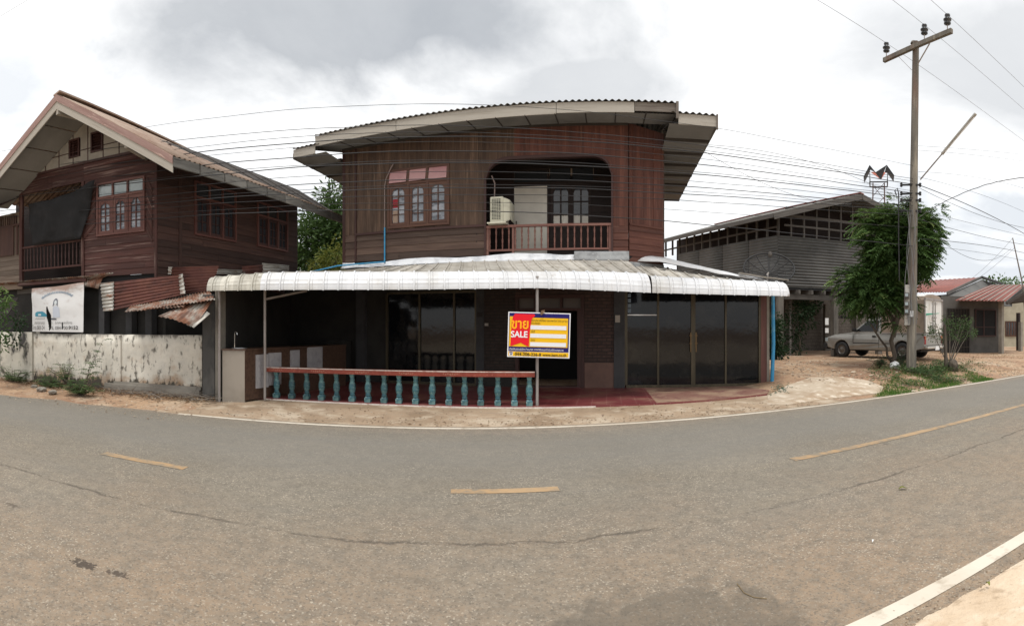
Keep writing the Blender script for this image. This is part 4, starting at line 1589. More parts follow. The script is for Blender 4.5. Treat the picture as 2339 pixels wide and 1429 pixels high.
# floor edge bows out a little, follow it
edge = []
for x in (588, 605, 700, 800, 900, 1000, 1100, 1222):
    g0 = G3(x, interp(floor_pts, x), FZ)
    edge.append(Vector((g0.x, g0.y + .09, 0)))
mb = MB()
for a, b in zip(edge, edge[1:]):
    pl = Plane.through(a, b)
    s0_, s1_ = a.xy.dot(pl.t), b.xy.dot(pl.t)
    pbox(mb, pl, s0_, s1_, .665, .765, -.12, .09)
rl = mb.build('coping', m_red_rail, bal)
mb = MB()
for a, b in zip(edge, edge[1:]):
    pl = Plane.through(a, b)
    s0_, s1_ = a.xy.dot(pl.t), b.xy.dot(pl.t)
    pbox(mb, pl, s0_, s1_, .752, .768, .088, .095)
mb.build('coping_edge', m_white_line, rl)
mb = MB()
tot = 0
for a, b in zip(edge, edge[1:]):
    pl = Plane.through(a, b)
    s0_, s1_ = a.xy.dot(pl.t), b.xy.dot(pl.t)
    k = s0_ + .25
    while k < s1_ - .2 and a.x < -.8:
        mb = MB()
        for j in range(-3, 4):
            r_ = .02 - .002 * abs(j)
            c_ = pl.w(k + j * .045, .705 + .012 * (abs(j) % 2), .0925)
            pts_ = [c_ + Vector((pl.t.x, pl.t.y, 0)) * r_ * cos(q) + Vector((0, 0, r_ * sin(q))) for q in [i * pi / 3 for i in range(6)]]
            mb.face(pts_)
        mb.build('coping_ornament', m_sand_relief, rl)
        k += .62
bp = [(r * .9, z) for r, z in ((.074, 0), (.074, .045), (.078, .05), (.078, .085), (.05, .12), (.062, .135), (.062, .15), (.045, .165), (.066, .215), (.074, .27), (.07, .33), (.052, .4), (.044, .43), (.056, .44), (.056, .455), (.044, .465), (.05, .5), (.066, .535), (.07, .568))]
for x in bx:
    for a, b, xa, xb in zip(edge, edge[1:], (588, 605, 700, 800, 900, 1000, 1100), (605, 700, 800, 900, 1000, 1100, 1222)):
        if xa <= x <= xb:
            pl = Plane.through(a, b)
            o_ = pl.w(pl.s(x), FZ, -.02)
    m_ = MB()
    tn = random.random()
    # square base with bevelled shoulders, fluted round shaft
    ang = atan2(FPL.t.y, FPL.t.x) + pi / 4
    m_.lathe([(r * 1.28, z) for r, z in bp[:5]], o_, 4, True, tn, rot=ang)
    n_ = 20
    rows_ = []
    for r, z in bp[4:-2]:
        fl_ = .10 if .18 < z < .42 else 0
        rows_.append([o_ + Vector((r * (1 + fl_ * cos(10 * pi * k / n_ * 2 + z * 9)) * cos(2 * pi * k / n_), r * (1 + fl_ * cos(5 * 2 * pi * k / n_ + z * 14)) * sin(2 * pi * k / n_), z)) for k in range(n_)])
    m_.grid(rows_, tn, closed=True)
    m_.lathe([(r * 1.15, z) for r, z in bp[-4:]], o_, 4, True, tn, rot=ang)
    m_.build('baluster', m_teal, bal, origin=o_)

# ---- kitchen counter built in the left of the porch
ck = thing('kitchen_counter', 'tiled counter with white panel doors and tap behind the porch balustrade', 'counter', P3(560, 905, 10.9))
c0, c1 = P2(508, 10.85), P2(559, 10.75)
CF = Plane.through(c0, c1)
ca_, cb_ = CF.s(508), CF.s(559)
ctop = ZZ(797, 10.8)
mb = MB()
pbox(mb, CF, ca_, cb_, FZ - .08, ctop - .03, -.1, 0)
mb.build('end_panel', m_counter_tile, ck)
cd0 = CF.w(cb_, 0, 0).xy
cd1 = P2(790, 13.7)
CS = Plane.through(cd0, cd1)
u0, u1 = sorted((cd0.dot(CS.t), cd1.dot(CS.t)))
mb = MB()
pbox(mb, CS, u0, u1, FZ, ctop - .03, -.45, .0)
mb.build('body', m_brown_tile, ck)
mb = MB()
mb.prism([CF.w(ca_ - .02, ctop - .03, .02), CF.w(cb_ + .02, ctop - .03, .02), CS.w(u1, ctop - .03, .02), CS.w(u1, ctop - .03, -.5), CF.w(ca_ - .02, ctop - .03, -.3)], (0, 0, .035))
mb.build('worktop', m_brown_tile, ck)
for xa, xb, ya, yb in ((583, 612, 810, 887), (612, 641, 806, 880), (662, 683, 800, 850), (701, 735, 793, 850)):
    p = MB()
    a, b = CS.s(xa), CS.s(xb)
    z1, z0 = ZZ(ya, CS.d(xa)), max(FZ + .05, ZZ(yb, CS.d(xa)))
    pbox(p, CS, a + .01, b - .01, z0, z1, 0, .03)
    for k in range(4):
        frame(p, CS, a + (b - a) * .22, b - (b - a) * .22, z0 + (z1 - z0) * (.15 + k * .18), z0 + (z1 - z0) * (.27 + k * .18), .012, .03, .038, .3)
    p.build('door', m_panel_white, ck)
p = MB()
t0 = CF.w(ca_ + .22, ctop, -.2)
p.tube([t0, t0 + Vector((0, 0, .3)), t0 + Vector((.03, -.03, .36)), t0 + Vector((.09, -.06, .35)), t0 + Vector((.1, -.06, .3))], .011, 8)
p.lathe([(.03, 0), (.03, .02), (.015, .03)], t0, 10)
p.build('tap', plain('chrome', (.6, .6, .6), .15, .9), ck)
p = MB()
p.lathe([(.16, 0), (.17, .018), (.15, .02), (.12, .01)], CF.w(ca_ + .32, ctop + .004, -.22), 16)
p.build('sink', plain('steel_basin', (.35, .36, .37), .3, .7), ck)
# tall cabinet at the back of the porch
cab = thing('cabinet', 'tall dim grey cabinet standing at the back of the porch beyond the counter', 'cabinet', HP.w(gl(765), FZ, .45))
CB = HP.back(-.5)
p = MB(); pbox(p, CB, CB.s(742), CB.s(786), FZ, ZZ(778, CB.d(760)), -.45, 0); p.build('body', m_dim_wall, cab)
p = MB()
for a, b in ((743, 763), (765, 785)):
    pbox(p, CB, CB.s(a), CB.s(b), FZ + .05, ZZ(780, CB.d(760)), 0, .02)
dq = p.build('door', m_dim_wall, cab)
p = MB(); pbox(p, CB, CB.s(781), CB.s(783), .5, 1.1, .02, .04); p.build('handle', m_alu, dq)

# ---- air conditioner on the balcony
AC = HP.back(.02)
acw = (AC.s(1119), AC.s(1149))
ac = thing('air_conditioner', 'ivory outdoor air conditioning unit on a bracket in the balcony arch', 'air conditioner', HP.w(acw[0] + .15, 4.27, 0))
za, zb_ = 4.33, 5.03
mb = MB(); pbox(mb, AC, acw[0], acw[1], za, zb_, -.8, .0); mb.build('casing', m_ac, ac, bevel=.025)
mb = MB()
pbox(mb, AC, acw[0] + .05, acw[1] - .06, za + .1, zb_ - .06, .001, .006)
gr = mb.build('coil_grille', plain('dark_coil', (.03, .035, .03), .6), ac)
mb = MB()
for k in range(16):
    z = za + .1 + (zb_ - za - .16) * k / 15
    pbox(mb, AC, acw[0] + .045, acw[1] - .055, z - .006, z + .006, .006, .014)
for k in range(5):
    s = acw[0] + .05 + (acw[1] - acw[0] - .11) * k / 4
    pbox(mb, AC, s - .004, s + .004, za + .09, zb_ - .05, .006, .012, vert=True)
mb.build('grille_bars', m_ac, ac)
mb = MB()
rows = []
for k in range(5):
    v = k / 4
    rows.append([AC.w(acw[1] + .17 * sin(pi / 2 * v), za + .03 + (zb_ - za - .06) * (.5 - .5 * cos(pi * i / 8)) * (1 - .25 * v) + (zb_ - za) * .125 * v, -.02 - .13 * v - 0 * i) for i in range(9)])
mb.grid(rows)
rows2 = [[AC.w(acw[1] + .17, za + .11 + (zb_ - za - .21) * (.5 - .5 * cos(pi * i / 8)), -.15 - .13 * k) for i in range(9)] for k in range(5)]
mb.grid(rows2)
mb.build('front_cover', m_ac, ac, solid=.01)
mb = MB(); mb.bar(AC.w(acw[0] - .02, 4.3, .0), AC.w(acw[1] + .12, 4.3, .0), .5, .03); mb.build('bracket', m_ac, ac)
mb = MB()
mb.tube([AC.w(acw[0] + .1, zb_, -.1), AC.w(acw[0] + .11, 5.4, -.1), AC.w(acw[0] + .03, 5.6, -.08)], .018, 6)
mb.build('pipe', m_conduit, ac)

# ---- conduit on the wall and the blue water pipe
cd = thing('conduit', 'grey wall conduit rising from blue pipe beside the pink window lights', 'conduit', HP.w(HP.s(881), 3.5, .06))
S = HP.s(881)
mb = MB(); mb.tube([HP.w(S, 4.4, .07), HP.w(S, 5.55, .07), HP.w(S + .05, 5.75, .08), HP.w(S + .2, 6.02, .09), HP.w(S + .27, 6.15, .06)], .017, 6)
mb.build('upper_tube', m_conduit, cd)
mb = MB(); mb.tube([HP.w(S, 3.42, .07), HP.w(S, 4.4, .07)], .022, 8); mb.build('lower_tube', m_blue_pipe, cd)
mb = MB(); mb.tube([HP.w(S, 3.44, .12), HP.w(HP.s(820), 3.42, .16), HP.w(HP.s(780), 3.40, .22), HP.w(HP.s(740), 3.3, .3), HP.w(HP.s(690), 3.2, .42)], .022, 8)
tag(mb.build('water_pipe', m_blue_pipe, None, origin=HP.w(HP.s(800), 3.42, .2)), 'thin blue water pipe laid along the flashing above the old awning', 'pipe')

# ---- the sale board
SB = Plane(th(1227), 9.86)
cxs = SB.s(1231)
czs = SB.z(1231, 765)
hw, hh = .595, .43
tilt = math.radians(-1.6)
sgn = thing('sale_sign', 'red, yellow and blue Thai sale board tied to the porch post', 'sign', SB.w(cxs, czs))
m_s = {k: plain('sign_' + k, v, .6, 0, .2) for k, v in dict(white=(.8, .8, .82), blue=(.014, .011, .12), red=(.72, .012, .022), yellow=(.8, .46, .01), grey=(.74, .74, .77), black=(.02, .015, .012), orange=(.95, .42, .01)).items()}


def rot(u, v):
    return cxs + u * cos(tilt) - v * sin(tilt), czs + u * sin(tilt) + v * cos(tilt)


def sp(name, col, poly, off, par):
    b_ = MB()
    pts_ = []
    for u, v in poly:
        s_, z_ = rot(u, v)
        pts_.append(SB.w(s_, z_, off))
    if off < .012:
        b_.prism(pts_, Vector((SB.n.x, SB.n.y, 0)) * .008)
    else:
        b_.face(pts_)
    return b_.build(name, m_s[col], par)


def rc(u0, v0, u1, v1):
    return [(u0, v0), (u1, v0), (u1, v1), (u0, v1)]


# u from -hw..hw, v from -hh..hh
sp('board', 'white', rc(-hw, -hh, hw, hh), .01, sgn)
bf = sp('blue_field', 'blue', rc(-hw + .02, -hh + .112, hw - .02, hh - .018), .013, sgn)
sp('yellow_band', 'yellow', rc(-hw + .02, -hh + .02, hw - .02, -hh + .105), .013, sgn)
yf = sp('yellow_field', 'yellow', rc(-hw + .03, -hh + .2, hw - .045, hh - .085), .016, sgn)
sp('blue_notch', 'blue', rc(-.18, hh - .098, hw - .02, hh - .06), .019, sgn)
sp('red_ribbon', 'red', [(-hw + .055, -hh + .205), (-.345, -hh + .275), (-.19, -hh + .2), (-.17, .14), (-.14, .31), (-.09, .355), (-.08, hh - .06), (-.1, hh - .035), (-hw + .13, hh - .035), (-hw + .09, hh - .09), (-hw + .07, .2)], .022, sgn)
for v in (.184, .026, -.137):
    sp('blank_panel', 'grey', rc(-.165, v - .078, hw - .075, v), .021, sgn)


def lett(name, body, u, v, size, col, off, width=None, bold=0.0, tall=None):
    b_ = MB()
    text_into(b_, body, SB, cxs + u, czs + v, size, off, width=width, bold=bold, tilt=tilt, pivot=(cxs, czs), tall=tall)
    return b_.build(name, m_s[col], sgn)


lett('sale_word_thai', 'ขาย', -.52, .115, .24, 'orange', .026, .31, .006, .15)
lett('sale_word', 'SALE', -.53, -.05, .16, 'white', .026, .31, .005, .115)
lett('owner_line', 'บริษัทบริหารสินทรัพย์ กรุงเทพพาณิชย์ จำกัด (มหาชน)', -.15, .262, .05, 'black', .025, .69, 0)
lett('caption', 'รหัสทรัพย์สิน', -.15, .207, .05, 'black', .025, .17, 0)
lett('caption', 'เนื้อที่', -.15, .048, .05, 'black', .025, .07, 0)
lett('caption', 'ติดต่อ', -.15, -.113, .05, 'black', .025, .08, 0)
lett('warning_line', 'ทรัพย์สินของบริษัทฯ ห้ามบุกรุก หากฝ่าฝืนจะถูกดำเนินคดีตามกฎหมาย', -.565, -hh + .135, .05, 'white', .018, 1.04, 0)
lett('phone_line', '044-208-226-8', -.45, -hh + .03, .07, 'black', .018, .5, .0016, .055)
lett('web_line', 'www.bam.co.th', .08, -hh + .03, .07, 'black', .018, .45, .0012, .055)
lett('phone_caption', 'สาขานครราชสีมา', -.43, -hh + .083, .03, 'black', .018, .2, 0)
mb = MB()
for k in range(6):
    s_, z_ = rot(.03 + .02 * cos(k * 1.9), hh + .012 + .03 * sin(k * 2.4))
    q = SB.w(s_, z_, .03 + .008 * (k % 3))
    mb.face([q, q + Vector((.05, 0, .018)), q + Vector((.045, -.01, -.02)), q + Vector((.01, -.01, -.035))], None, random.random())
tag(mb.build('dry_leaf', m_dry), 'crumpled brown leaf caught on the top edge of the sale board', 'leaf')
# name of the issuing bank's small badge
b_ = MB()
for poly, off in ((rc(-hw + .035, -hh + .03, -hw + .105, -hh + .1), .0175),):
    b_.face([SB.w(*rot(u, v), off) for u, v in poly])
bo = b_.build('badge', m_s['white'], sgn)
b_ = MB()
b_.face([SB.w(*rot(u, v), .0195) for u, v in rc(-hw + .04, -hh + .075, -hw + .1, -hh + .097)])
b_.face([SB.w(*rot(u, v), .0195) for u, v in ((-hw + .05, -hh + .04), (-hw + .085, -hh + .04), (-hw + .1, -hh + .066), (-hw + .06, -hh + .06))])
b_.build('badge_mark', m_s['blue'], bo)
# ================================================================== the maroon gabled house on the left
LF = Plane(-.2, 10.87)
LFo = Plane(-.2, 9.8)
sC = LF.s(358)
C1 = LF.w(sC, 0)
bdir = Vector((.17, .985, 0)).normalized()
C2 = C1 + bdir * 5.95
LS = Plane.through(C1, C2)
lh = thing('gabled_house', 'maroon timber house with a brown gable roof and two small louvres under its peak', 'house', LF.w(-8, 0))
z0l, z1l = 2.92, 5.9
sW = -10.12
wa, wb = LF.s(222), LF.s(332)
wza, wzb = LF.z(280, 534), LF.z(280, 410)
sBal = LF.s(192)
mb = MB()
hplanks(mb, LF, sBal, sC, z0l, z1l, [(wa, wb, wza, wzb)], board=.155, joint=4)
hplanks(mb, LF, sW, sBal, 5.42, z1l, board=.155, joint=4)
mb.build('front_wall', m_wood_left, lh)
# slanting boards either side of the window
for a, b in ((sBal + .02, wa - .05), (wb + .05, sC - .12)):
    wd = b - a
    mb = MB()
    for k in range(9):
        zc0 = wza - .02 + (wzb - wza) * k / 9
        h_ = (wzb - wza) / 9 - .006
        dz = .30 if a < wa else -.30
        q = [LF.w(a, zc0, .022), LF.w(b, min(zc0 + dz, wzb), .022), LF.w(b, min(zc0 + dz + h_, wzb + .06), .03), LF.w(a, zc0 + h_, .03)]
        mb.face(q, [(0, k), (wd, k), (wd, k + h_), (0, k + h_)], random.random())
    mb.build('slanting_boards', m_wood_left, lh)
side_holes = []
for xa, xb, yt, yb in ((443, 538, 425, 545), (586, 656, 470, 569)):
    xm = (xa + xb) / 2
    side_holes.append((LS.s(xa), LS.s(xb), LS.z(xm, yb), LS.z(xm, yt)))
side_holes = [(min(h[0], h[1]), max(h[0], h[1]), h[2], h[3]) for h in side_holes]
sa, sb = sorted((C1.xy.dot(LS.t), C2.xy.dot(LS.t)))
mb = MB()
hplanks(mb, LS, sa, sb, z0l - .35, z1l, side_holes, board=.165, joint=4)
mb.build('side_wall', m_wood_side, lh)
mb = MB()
pbox(mb, LF, sC - .05, sC + .015, z0l - .1, z1l, -.05, .03, .4, vert=True)
mb.build('corner_post', m_wood_left, lh)
mb = MB()
cpost = LS.s(411)
pbox(mb, LS, cpost - .05, cpost + .05, z0l - .3, z1l, -.02, .03, .4, vert=True)
mb.build('wall_batten', m_wood_side, lh)
mb = MB()
pbox(mb, LF, sBal - .06, sBal + .02, z0l - .1, 5.42, -.06, .04, .5, vert=True)
mb.build('balcony_post', m_wood_left, lh)
mb = MB()
pbox(mb, LF, sW - .05, sW + .05, z0l - .1, z1l, -.06, .04, .5, vert=True)
mb.build('corner_post', m_wood_left, lh)
# floor edge under the balcony and front wall
mb = MB()
pbox(mb, LF, sW - .1, sBal + .1, z0l - .1, z0l - .02, -.3, .06)
mb.build('floor_beam', m_wood_left, lh)
mb = MB()
pbox(mb, LF, sW, sC, z0l - .15, z0l, -5.6, -.06)
mb.build('upper_floor', m_dark_void, lh)
# balcony: dark recess, rail
mb = MB()
pbox(mb, LF, sW - 1.6, sBal + .5, z0l - .1, z1l, -1.5, -1.45)
pbox(mb, LF, sBal, sBal + .04, z0l, z1l, -1.45, -.04)
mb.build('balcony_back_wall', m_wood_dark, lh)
mb = MB()
zr0, zr1 = LF.z(135, 612), LF.z(135, 553)
pbox(mb, LF, sW + .05, sBal - .06, zr1 - .05, zr1, -.04, .02)
pbox(mb, LF, sW + .05, sBal - .06, zr0, zr0 + .05, -.04, .02)
br_ = mb.build('balcony_railing', m_wood_left, lh)
nb = 17
for i in range(nb):
    s = sW + .05 + (sBal - .11 - sW) * (i + .5) / nb
    b_ = MB(); b_.lathe([(.015, 0), (.022, .1), (.015, .16), (.026, .3), (.015, .42), (.02, .5), (.015, zr1 - zr0 - .1)], LF.w(s, zr0 + .05, -.01), 7)
    b_.build('baluster', m_frame_dark, br_, origin=LF.w(s, zr0 + .05, -.01))

# windows


def casement_row(parent, pl, s0, s1, z0, z1, n, zt, fm, gm, tm, rows_=4, arch_=True, wm=None):
    """outer frame, n top lights above zt and n casements below"""
    f = MB()
    w = .05
    frame(f, pl, s0, s1, z0, z1, w, -.03, .05)
    pbox(f, pl, s0 + w, s1 - w, zt - .03, zt + .03, -.03, .045)
    wn = (s1 - s0 - 2 * w) / n
    for k in range(1, n):
        s = s0 + w + wn * k
        pbox(f, pl, s - .022, s + .022, z0 + w, zt - .03, -.03, .045, vert=True)
        pbox(f, pl, s - .022, s + .022, zt + .03, z1 - w, -.03, .045, vert=True)
    f.build('window_frame', fm, parent)
    for k in range(n):
        a, b = s0 + w + wn * k + .022 * (k > 0) + .004, s0 + w + wn * (k + 1) - .022 * (k < n - 1) - .004
        t_ = MB(); pbox(t_, pl, a, b, zt + .034, z1 - w - .004, -.015, 0); t_.build('top_light', tm, parent)
        c = MB()
        e0, e1 = z0 + w + .004, zt - .034
        sw = min(.07, (b - a) * .17)
        frame(c, pl, a, b, e0, e1, sw, -.02, .03)
        m0 = (a + b) / 2
        pbox(c, pl, m0 - .012, m0 + .012, e0 + sw, e1 - sw, -.015, .022, vert=True)
        for r in range(1, rows_):
            zk = e0 + sw + (e1 - e0 - 2 * sw) * r / rows_
            pbox(c, pl, a + sw + .004, m0 - .016, zk - .01, zk + .01, -.015, .02)
            pbox(c, pl, m0 + .016, b - sw - .004, zk - .01, zk + .01, -.015, .02)
        if arch_:
            ca, cb = a + sw + .002, b - sw - .002
            for i in range(10):
                u0, u1 = ca + (cb - ca) * i / 10, ca + (cb - ca) * (i + 1) / 10
                fz = lambda u: e1 - sw - .03 - .1 * abs((u - (ca + cb) / 2) / ((cb - ca) / 2)) ** 1.5 + .02 * cos(u * 60)
                c.face([pl.w(u0, fz(u0), .026), pl.w(u1, fz(u1), .026), pl.w(u1, e1 - sw + .004, .026), pl.w(u0, e1 - sw + .004, .026)])
        co_ = c.build('window', wm or fm, parent)
        g_ = MB(); pbox(g_, pl, a + sw - .01, b - sw + .01, e0 + sw - .01, e1 - sw + .01, -.014, -.006); g_.build('pane', gm, co_)


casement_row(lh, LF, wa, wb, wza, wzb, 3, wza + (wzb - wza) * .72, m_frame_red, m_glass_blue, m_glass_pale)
for h_, gm in zip(side_holes, (m_glass_mid, m_glass_mid)):
    casement_row(lh, LS, h_[0], h_[1], h_[2], h_[3], 3, h_[2] + (h_[3] - h_[2]) * .70, m_frame_red, gm, m_glass_mid, 3, False, m_frame_dark)

# gable, louvres, roof
sA, sE, zA, zE = -7.94, -4.81, 7.31, 5.25
slope = (zA - zE) / (sE - sA)
zr = lambda s: zA - abs(s - sA) * slope
SH = bdir.xy.dot(LF.t) / bdir.xy.dot(LF.n)          # the roof runs back askew of the front
sAw = sA + SH * (LF.p - LFo.p)
zrw = lambda s: zA - .05 - abs(s - sAw) * slope
mb = MB()
louv = []
for xa, xb, yt, yb in ((160, 183, 318, 360), (209, 236, 301, 347)):
    xm = (xa + xb) / 2
    louv.append((LF.s(xa), LF.s(xb), LF.z(xm, yb), LF.z(xm, yt)))
gs0, gs1 = sAw - (zA - z1l) / slope, sAw + (zA - z1l) / slope
pan = [gs0 + (gs1 - gs0) * i / 9 for i in range(10)]
for a, b in zip(pan, pan[1:]):
    n = 6
    for i in range(n):
        c, e = a + (b - a) * i / n, a + (b - a) * (i + 1) / n
        lo_c = lo_e = z1l
        segs = [(z1l, None)]
        for h in louv:
            if h[0] < (c + e) / 2 < h[1]:
                segs = [(z1l, h[2]), (h[3], None)]
        for z0_, z1_ in segs:
            tc_, te_ = (zrw(c) - .1, zrw(e) - .1) if z1_ is None else (z1_, z1_)
            tc_, te_ = max(tc_, z0_ + .001), max(te_, z0_ + .001)
            mb.face([LF.w(c, z0_, .02), LF.w(e, z0_, .02), LF.w(e, te_, .02), LF.w(c, tc_, .02)], None, .5)
mb.build('gable_panel', mat('grey_cream_board', (.27, .25, .215), (((.2, .185, .16), (1.5, 1.5, 1.5), .45, .65),), 'Object', .8), lh)
mb = MB()
for s in pan[1:-1]:
    pbox(mb, LF, s - .012, s + .012, z1l, zrw(s) - .1, .02, .03, vert=True)
pbox(mb, LF, gs0, gs1, z1l - .03, z1l + .03, -.02, .045)
zc_ = z1l + .34
pbox(mb, LF, sAw - (zA - zc_) / slope + .1, sAw + (zA - zc_) / slope - .1, zc_ - .01, zc_ + .01, .02, .032)
mb.build('gable_batten', m_frame_dark, lh)
for h in louv:
    mb = MB()
    frame(mb, LF, h[0], h[1], h[2], h[3], .04, -.03, .05)
    for k in range(6):
        z = h[2] + .05 + (h[3] - h[2] - .1) * k / 6
        q = [LF.w(h[0] + .04, z, .04), LF.w(h[1] - .04, z, .04), LF.w(h[1] - .04, z + .07, -.02), LF.w(h[0] + .04, z + .07, -.02)]
        mb.face(q)
    pbox(mb, LF, h[0], h[1], h[2], h[3], -.06, -.05)
    mb.build('louvre', m_frame_dark, lh)
BL = 7.4
bv = bdir * BL
mb = MB()
for sg in (1, -1):
    e = sA + sg * (sE - sA)
    A_, B_ = LFo.w(e, zE), LFo.w(sA, zA)
    mb.corr(A_, A_ + bv, B_ + bv + Vector((0, 0, -.85)), B_, .155, .018, 3)
mb.build('roof', m_roof_brown, lh, solid=.01)
mb = MB()
mb.bar(LFo.w(sA, zA + .03, .02), LFo.w(sA, zA - .82) + bv, .3, .04)
mb.build('ridge_cap', m_roof_brown, lh)
m_pinkish = mat('faded_pink_barge_board', (.27, .175, .155), (((.2, .115, .1), (.6, 8, 1), .45, .68), ((.45, .33, .28), (3, 30, 1), .58, .75)), 'UV', .75)
for sg in (1, -1):
    e = sA + sg * (sE - sA)
    for nm, m, d0, d1, off in (('barge_board', m_pinkish, -.0, .17, .03), ('lower_barge_board', m_fascia, .17, .36, .012)):
        mb = MB()
        dz = slope
        mb.prism([LFo.w(e, zE - d1, off), LFo.w(sA, zA - d1, off), LFo.w(sA, zA - d0, off), LFo.w(e, zE - d0, off)], Vector((LFo.n.x, LFo.n.y, 0)) * .03)
        mb.build(nm, m, lh)
# soffit of the front overhang follows the rake
for sg in (1, -1):
    mb = MB()
    e = sA + sg * (sE - sA)
    np_ = 5
    for k in range(np_):
        a, b = sA + (e - sA) * (k + .02) / np_, sA + (e - sA) * (k + .98) / np_
        f_ = lambda s, o: LFo.w(s + SH * o, zr(s) - .14, -o)
        mb.face([f_(a, .05), f_(b, .05), f_(b, 1.06), f_(a, 1.06)])
    mb.build('soffit', m_soffit, lh)
mb = MB()
mb.bar(LFo.w(sA, zA - .42, .0), LFo.w(sAw, zA - .42, -1.1), .09, .13)
mb.build('purlin_end', m_fascia, lh)
mb = MB()
mb.bar(LFo.w(sA + 1.9, zr(sA + 1.9) - .36, -.1), LFo.w(sA + 1.9, zr(sA + 1.9) - .36, -1.1), .08, .1)
mb.build('purlin_end', m_fascia, lh)
# eave on the right: grey gutter lengths and dark rafters
A_ = LFo.w(sE, zE)
mb = MB()
ng = 9
for k in range(ng):
    p0, p1 = A_ + bv * (k / ng) + Vector((0, 0, -.13)), A_ + bv * ((k + 1) / ng - .006) + Vector((0, 0, -.13 + random.uniform(-.01, .01)))
    mb.bar(p0, p1, .05, .21, tone=random.random())
mb.build('eave_board', mat('grey_eave_board', (.13, .125, .115), (((.2, .195, .18), (.7, 6, 1), .45, .65), ((.06, .055, .05), (2, 20, 1), .55, .7)), 'UV', .85, tone=.3), lh)
mb = MB()
inw = Vector((-LS.n.x, -LS.n.y, 0))
f_ = lambda q, k: q
for k in range(9):
    u = (k + .3) / 9
    p = A_ + bv * u + Vector((0, 0, -.08))
    w_ = LFo.w(sE - 1.4, zr(sE - 1.4) - .1) + bv * u
    mb.bar(p, w_, .05, .1)
mb.build('rafter', m_beam_dark, lh)
mb = MB()
mb.face([A_ + Vector((0, 0, -.05)), LFo.w(sE - 1.5, zr(sE - 1.5) - .05), LFo.w(sE - 1.5, zr(sE - 1.5) - .05) + bv, A_ + bv + Vector((0, 0, -.05))])
mb.build('eave_lining', m_beam_dark, lh)
# weathered wing seen at the far left under the same roof
LW2 = LF.back(.12)
mb = MB()
hplanks(mb, LW2, sW - 4.5, sW - .06, 2.75, 3.75, board=.14, joint=3)
vplanks(mb, LW2, sW - 4.5, sW - .06, 3.75, 5.0, .16)
mb.build('wing_wall', m_wood_grey, lh)
mb = MB()
zt_ = 4.62
for k in range(12):
    s = sW - .3 - k * .09
    pbox(mb, LW2, s - .015, s + .015, zt_, zt_ + .3, .0, .04, vert=True)
for a, b in ((LW2.s(0) , LW2.s(33)), (LW2.s(40) - .02, LW2.s(40) + .05)):
    pbox(mb, LW2, a, b, 3.76, 4.62, .02, .05, .8, vert=True)
pbox(mb, LW2, sW - 4.5, sW - .06, 4.6, 4.66, .0, .06)
mb.build('wing_shutter', m_wood_side, lh)
mb = MB()
mb.face([LW2.w(sW - 4.5, 5.0, .9), LW2.w(sW - .08, 5.0, .9), LW2.w(sW - .08, 5.55, -.2), LW2.w(sW - 4.5, 5.55, -.2)])
mb.build('wing_soffit', m_wood_side, lh)
# ground storey: dim rendered wall with posts
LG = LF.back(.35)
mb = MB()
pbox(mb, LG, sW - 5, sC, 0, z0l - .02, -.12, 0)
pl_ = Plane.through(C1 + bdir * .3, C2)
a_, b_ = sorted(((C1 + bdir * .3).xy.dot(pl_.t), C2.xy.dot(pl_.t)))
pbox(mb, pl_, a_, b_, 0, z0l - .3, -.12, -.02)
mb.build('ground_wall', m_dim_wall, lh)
mb = MB()
mb.prism([C2 + Vector((0, 0, z)) for z in (0,)] + [C2 + Vector((-8, 1.6, 0)), C2 + Vector((-8, 1.6, z1l)), C2 + Vector((0, 0, z1l))], (0, .05, 0))
mb.build('rear_wall', m_wood_side, lh)
for x, d in ((238, 13.3), (300, 12.9), (345, 12.6)):
    mb = MB()
    q = P2(x, d)
    w_ = .30 if x == 240 else .2
    mb.obox((q.x - w_ / 2, q.y - w_ / 2, 0), (0, 0, 2.75), (w_, 0, 0), (0, w_, 0))
    mb.build('pillar', m_concrete if x == 240 else m_grey_pier, lh)

# ---- shade net over the balcony
mb = MB()
cor = [(72, 468), (226, 414), (191, 546), (81, 561)]
off = .14
TL, TR, BR, BL_ = [LF.px(x, y, off) for x, y in cor]
rows = []
for k in range(15):
    v = k / 14
    r = []
    for i in range(25):
        u = i / 24
        top = TL * (1 - u) + TR * u
        bot = BL_ * (1 - u) + BR * u
        p = top * (1 - v) + bot * v
        sag = -.10 * sin(pi * u) * (1 - v) * (1 if u < .9 else .6)
        fold = .055 * sin(u * 15 + v * 4) * (.35 + .65 * sstep(.6, 1, u)) + .07 * noise.noise(Vector((u * 4, v * 3, 2)))
        p = p + Vector((-LF.n.x, -LF.n.y, 0)) * (fold + .08 * sin(pi * v) * sin(pi * u)) + Vector((0, 0, sag))
        r.append(p)
    rows.append(r)
mb.grid(rows)
net = mb.build('shade_net', mat('black_shade_net', (.007, .0072, .008), (((.014, .014, .016), (120, 120, 120), .45, .6), ((.018, .018, .02), (3, 3, 3), .5, .7)), 'Object', .9), None, origin=LF.px(140, 500, off), solid=.004)
tag(net, 'black shade net hung slantwise across the balcony of the maroon house', 'shade net')

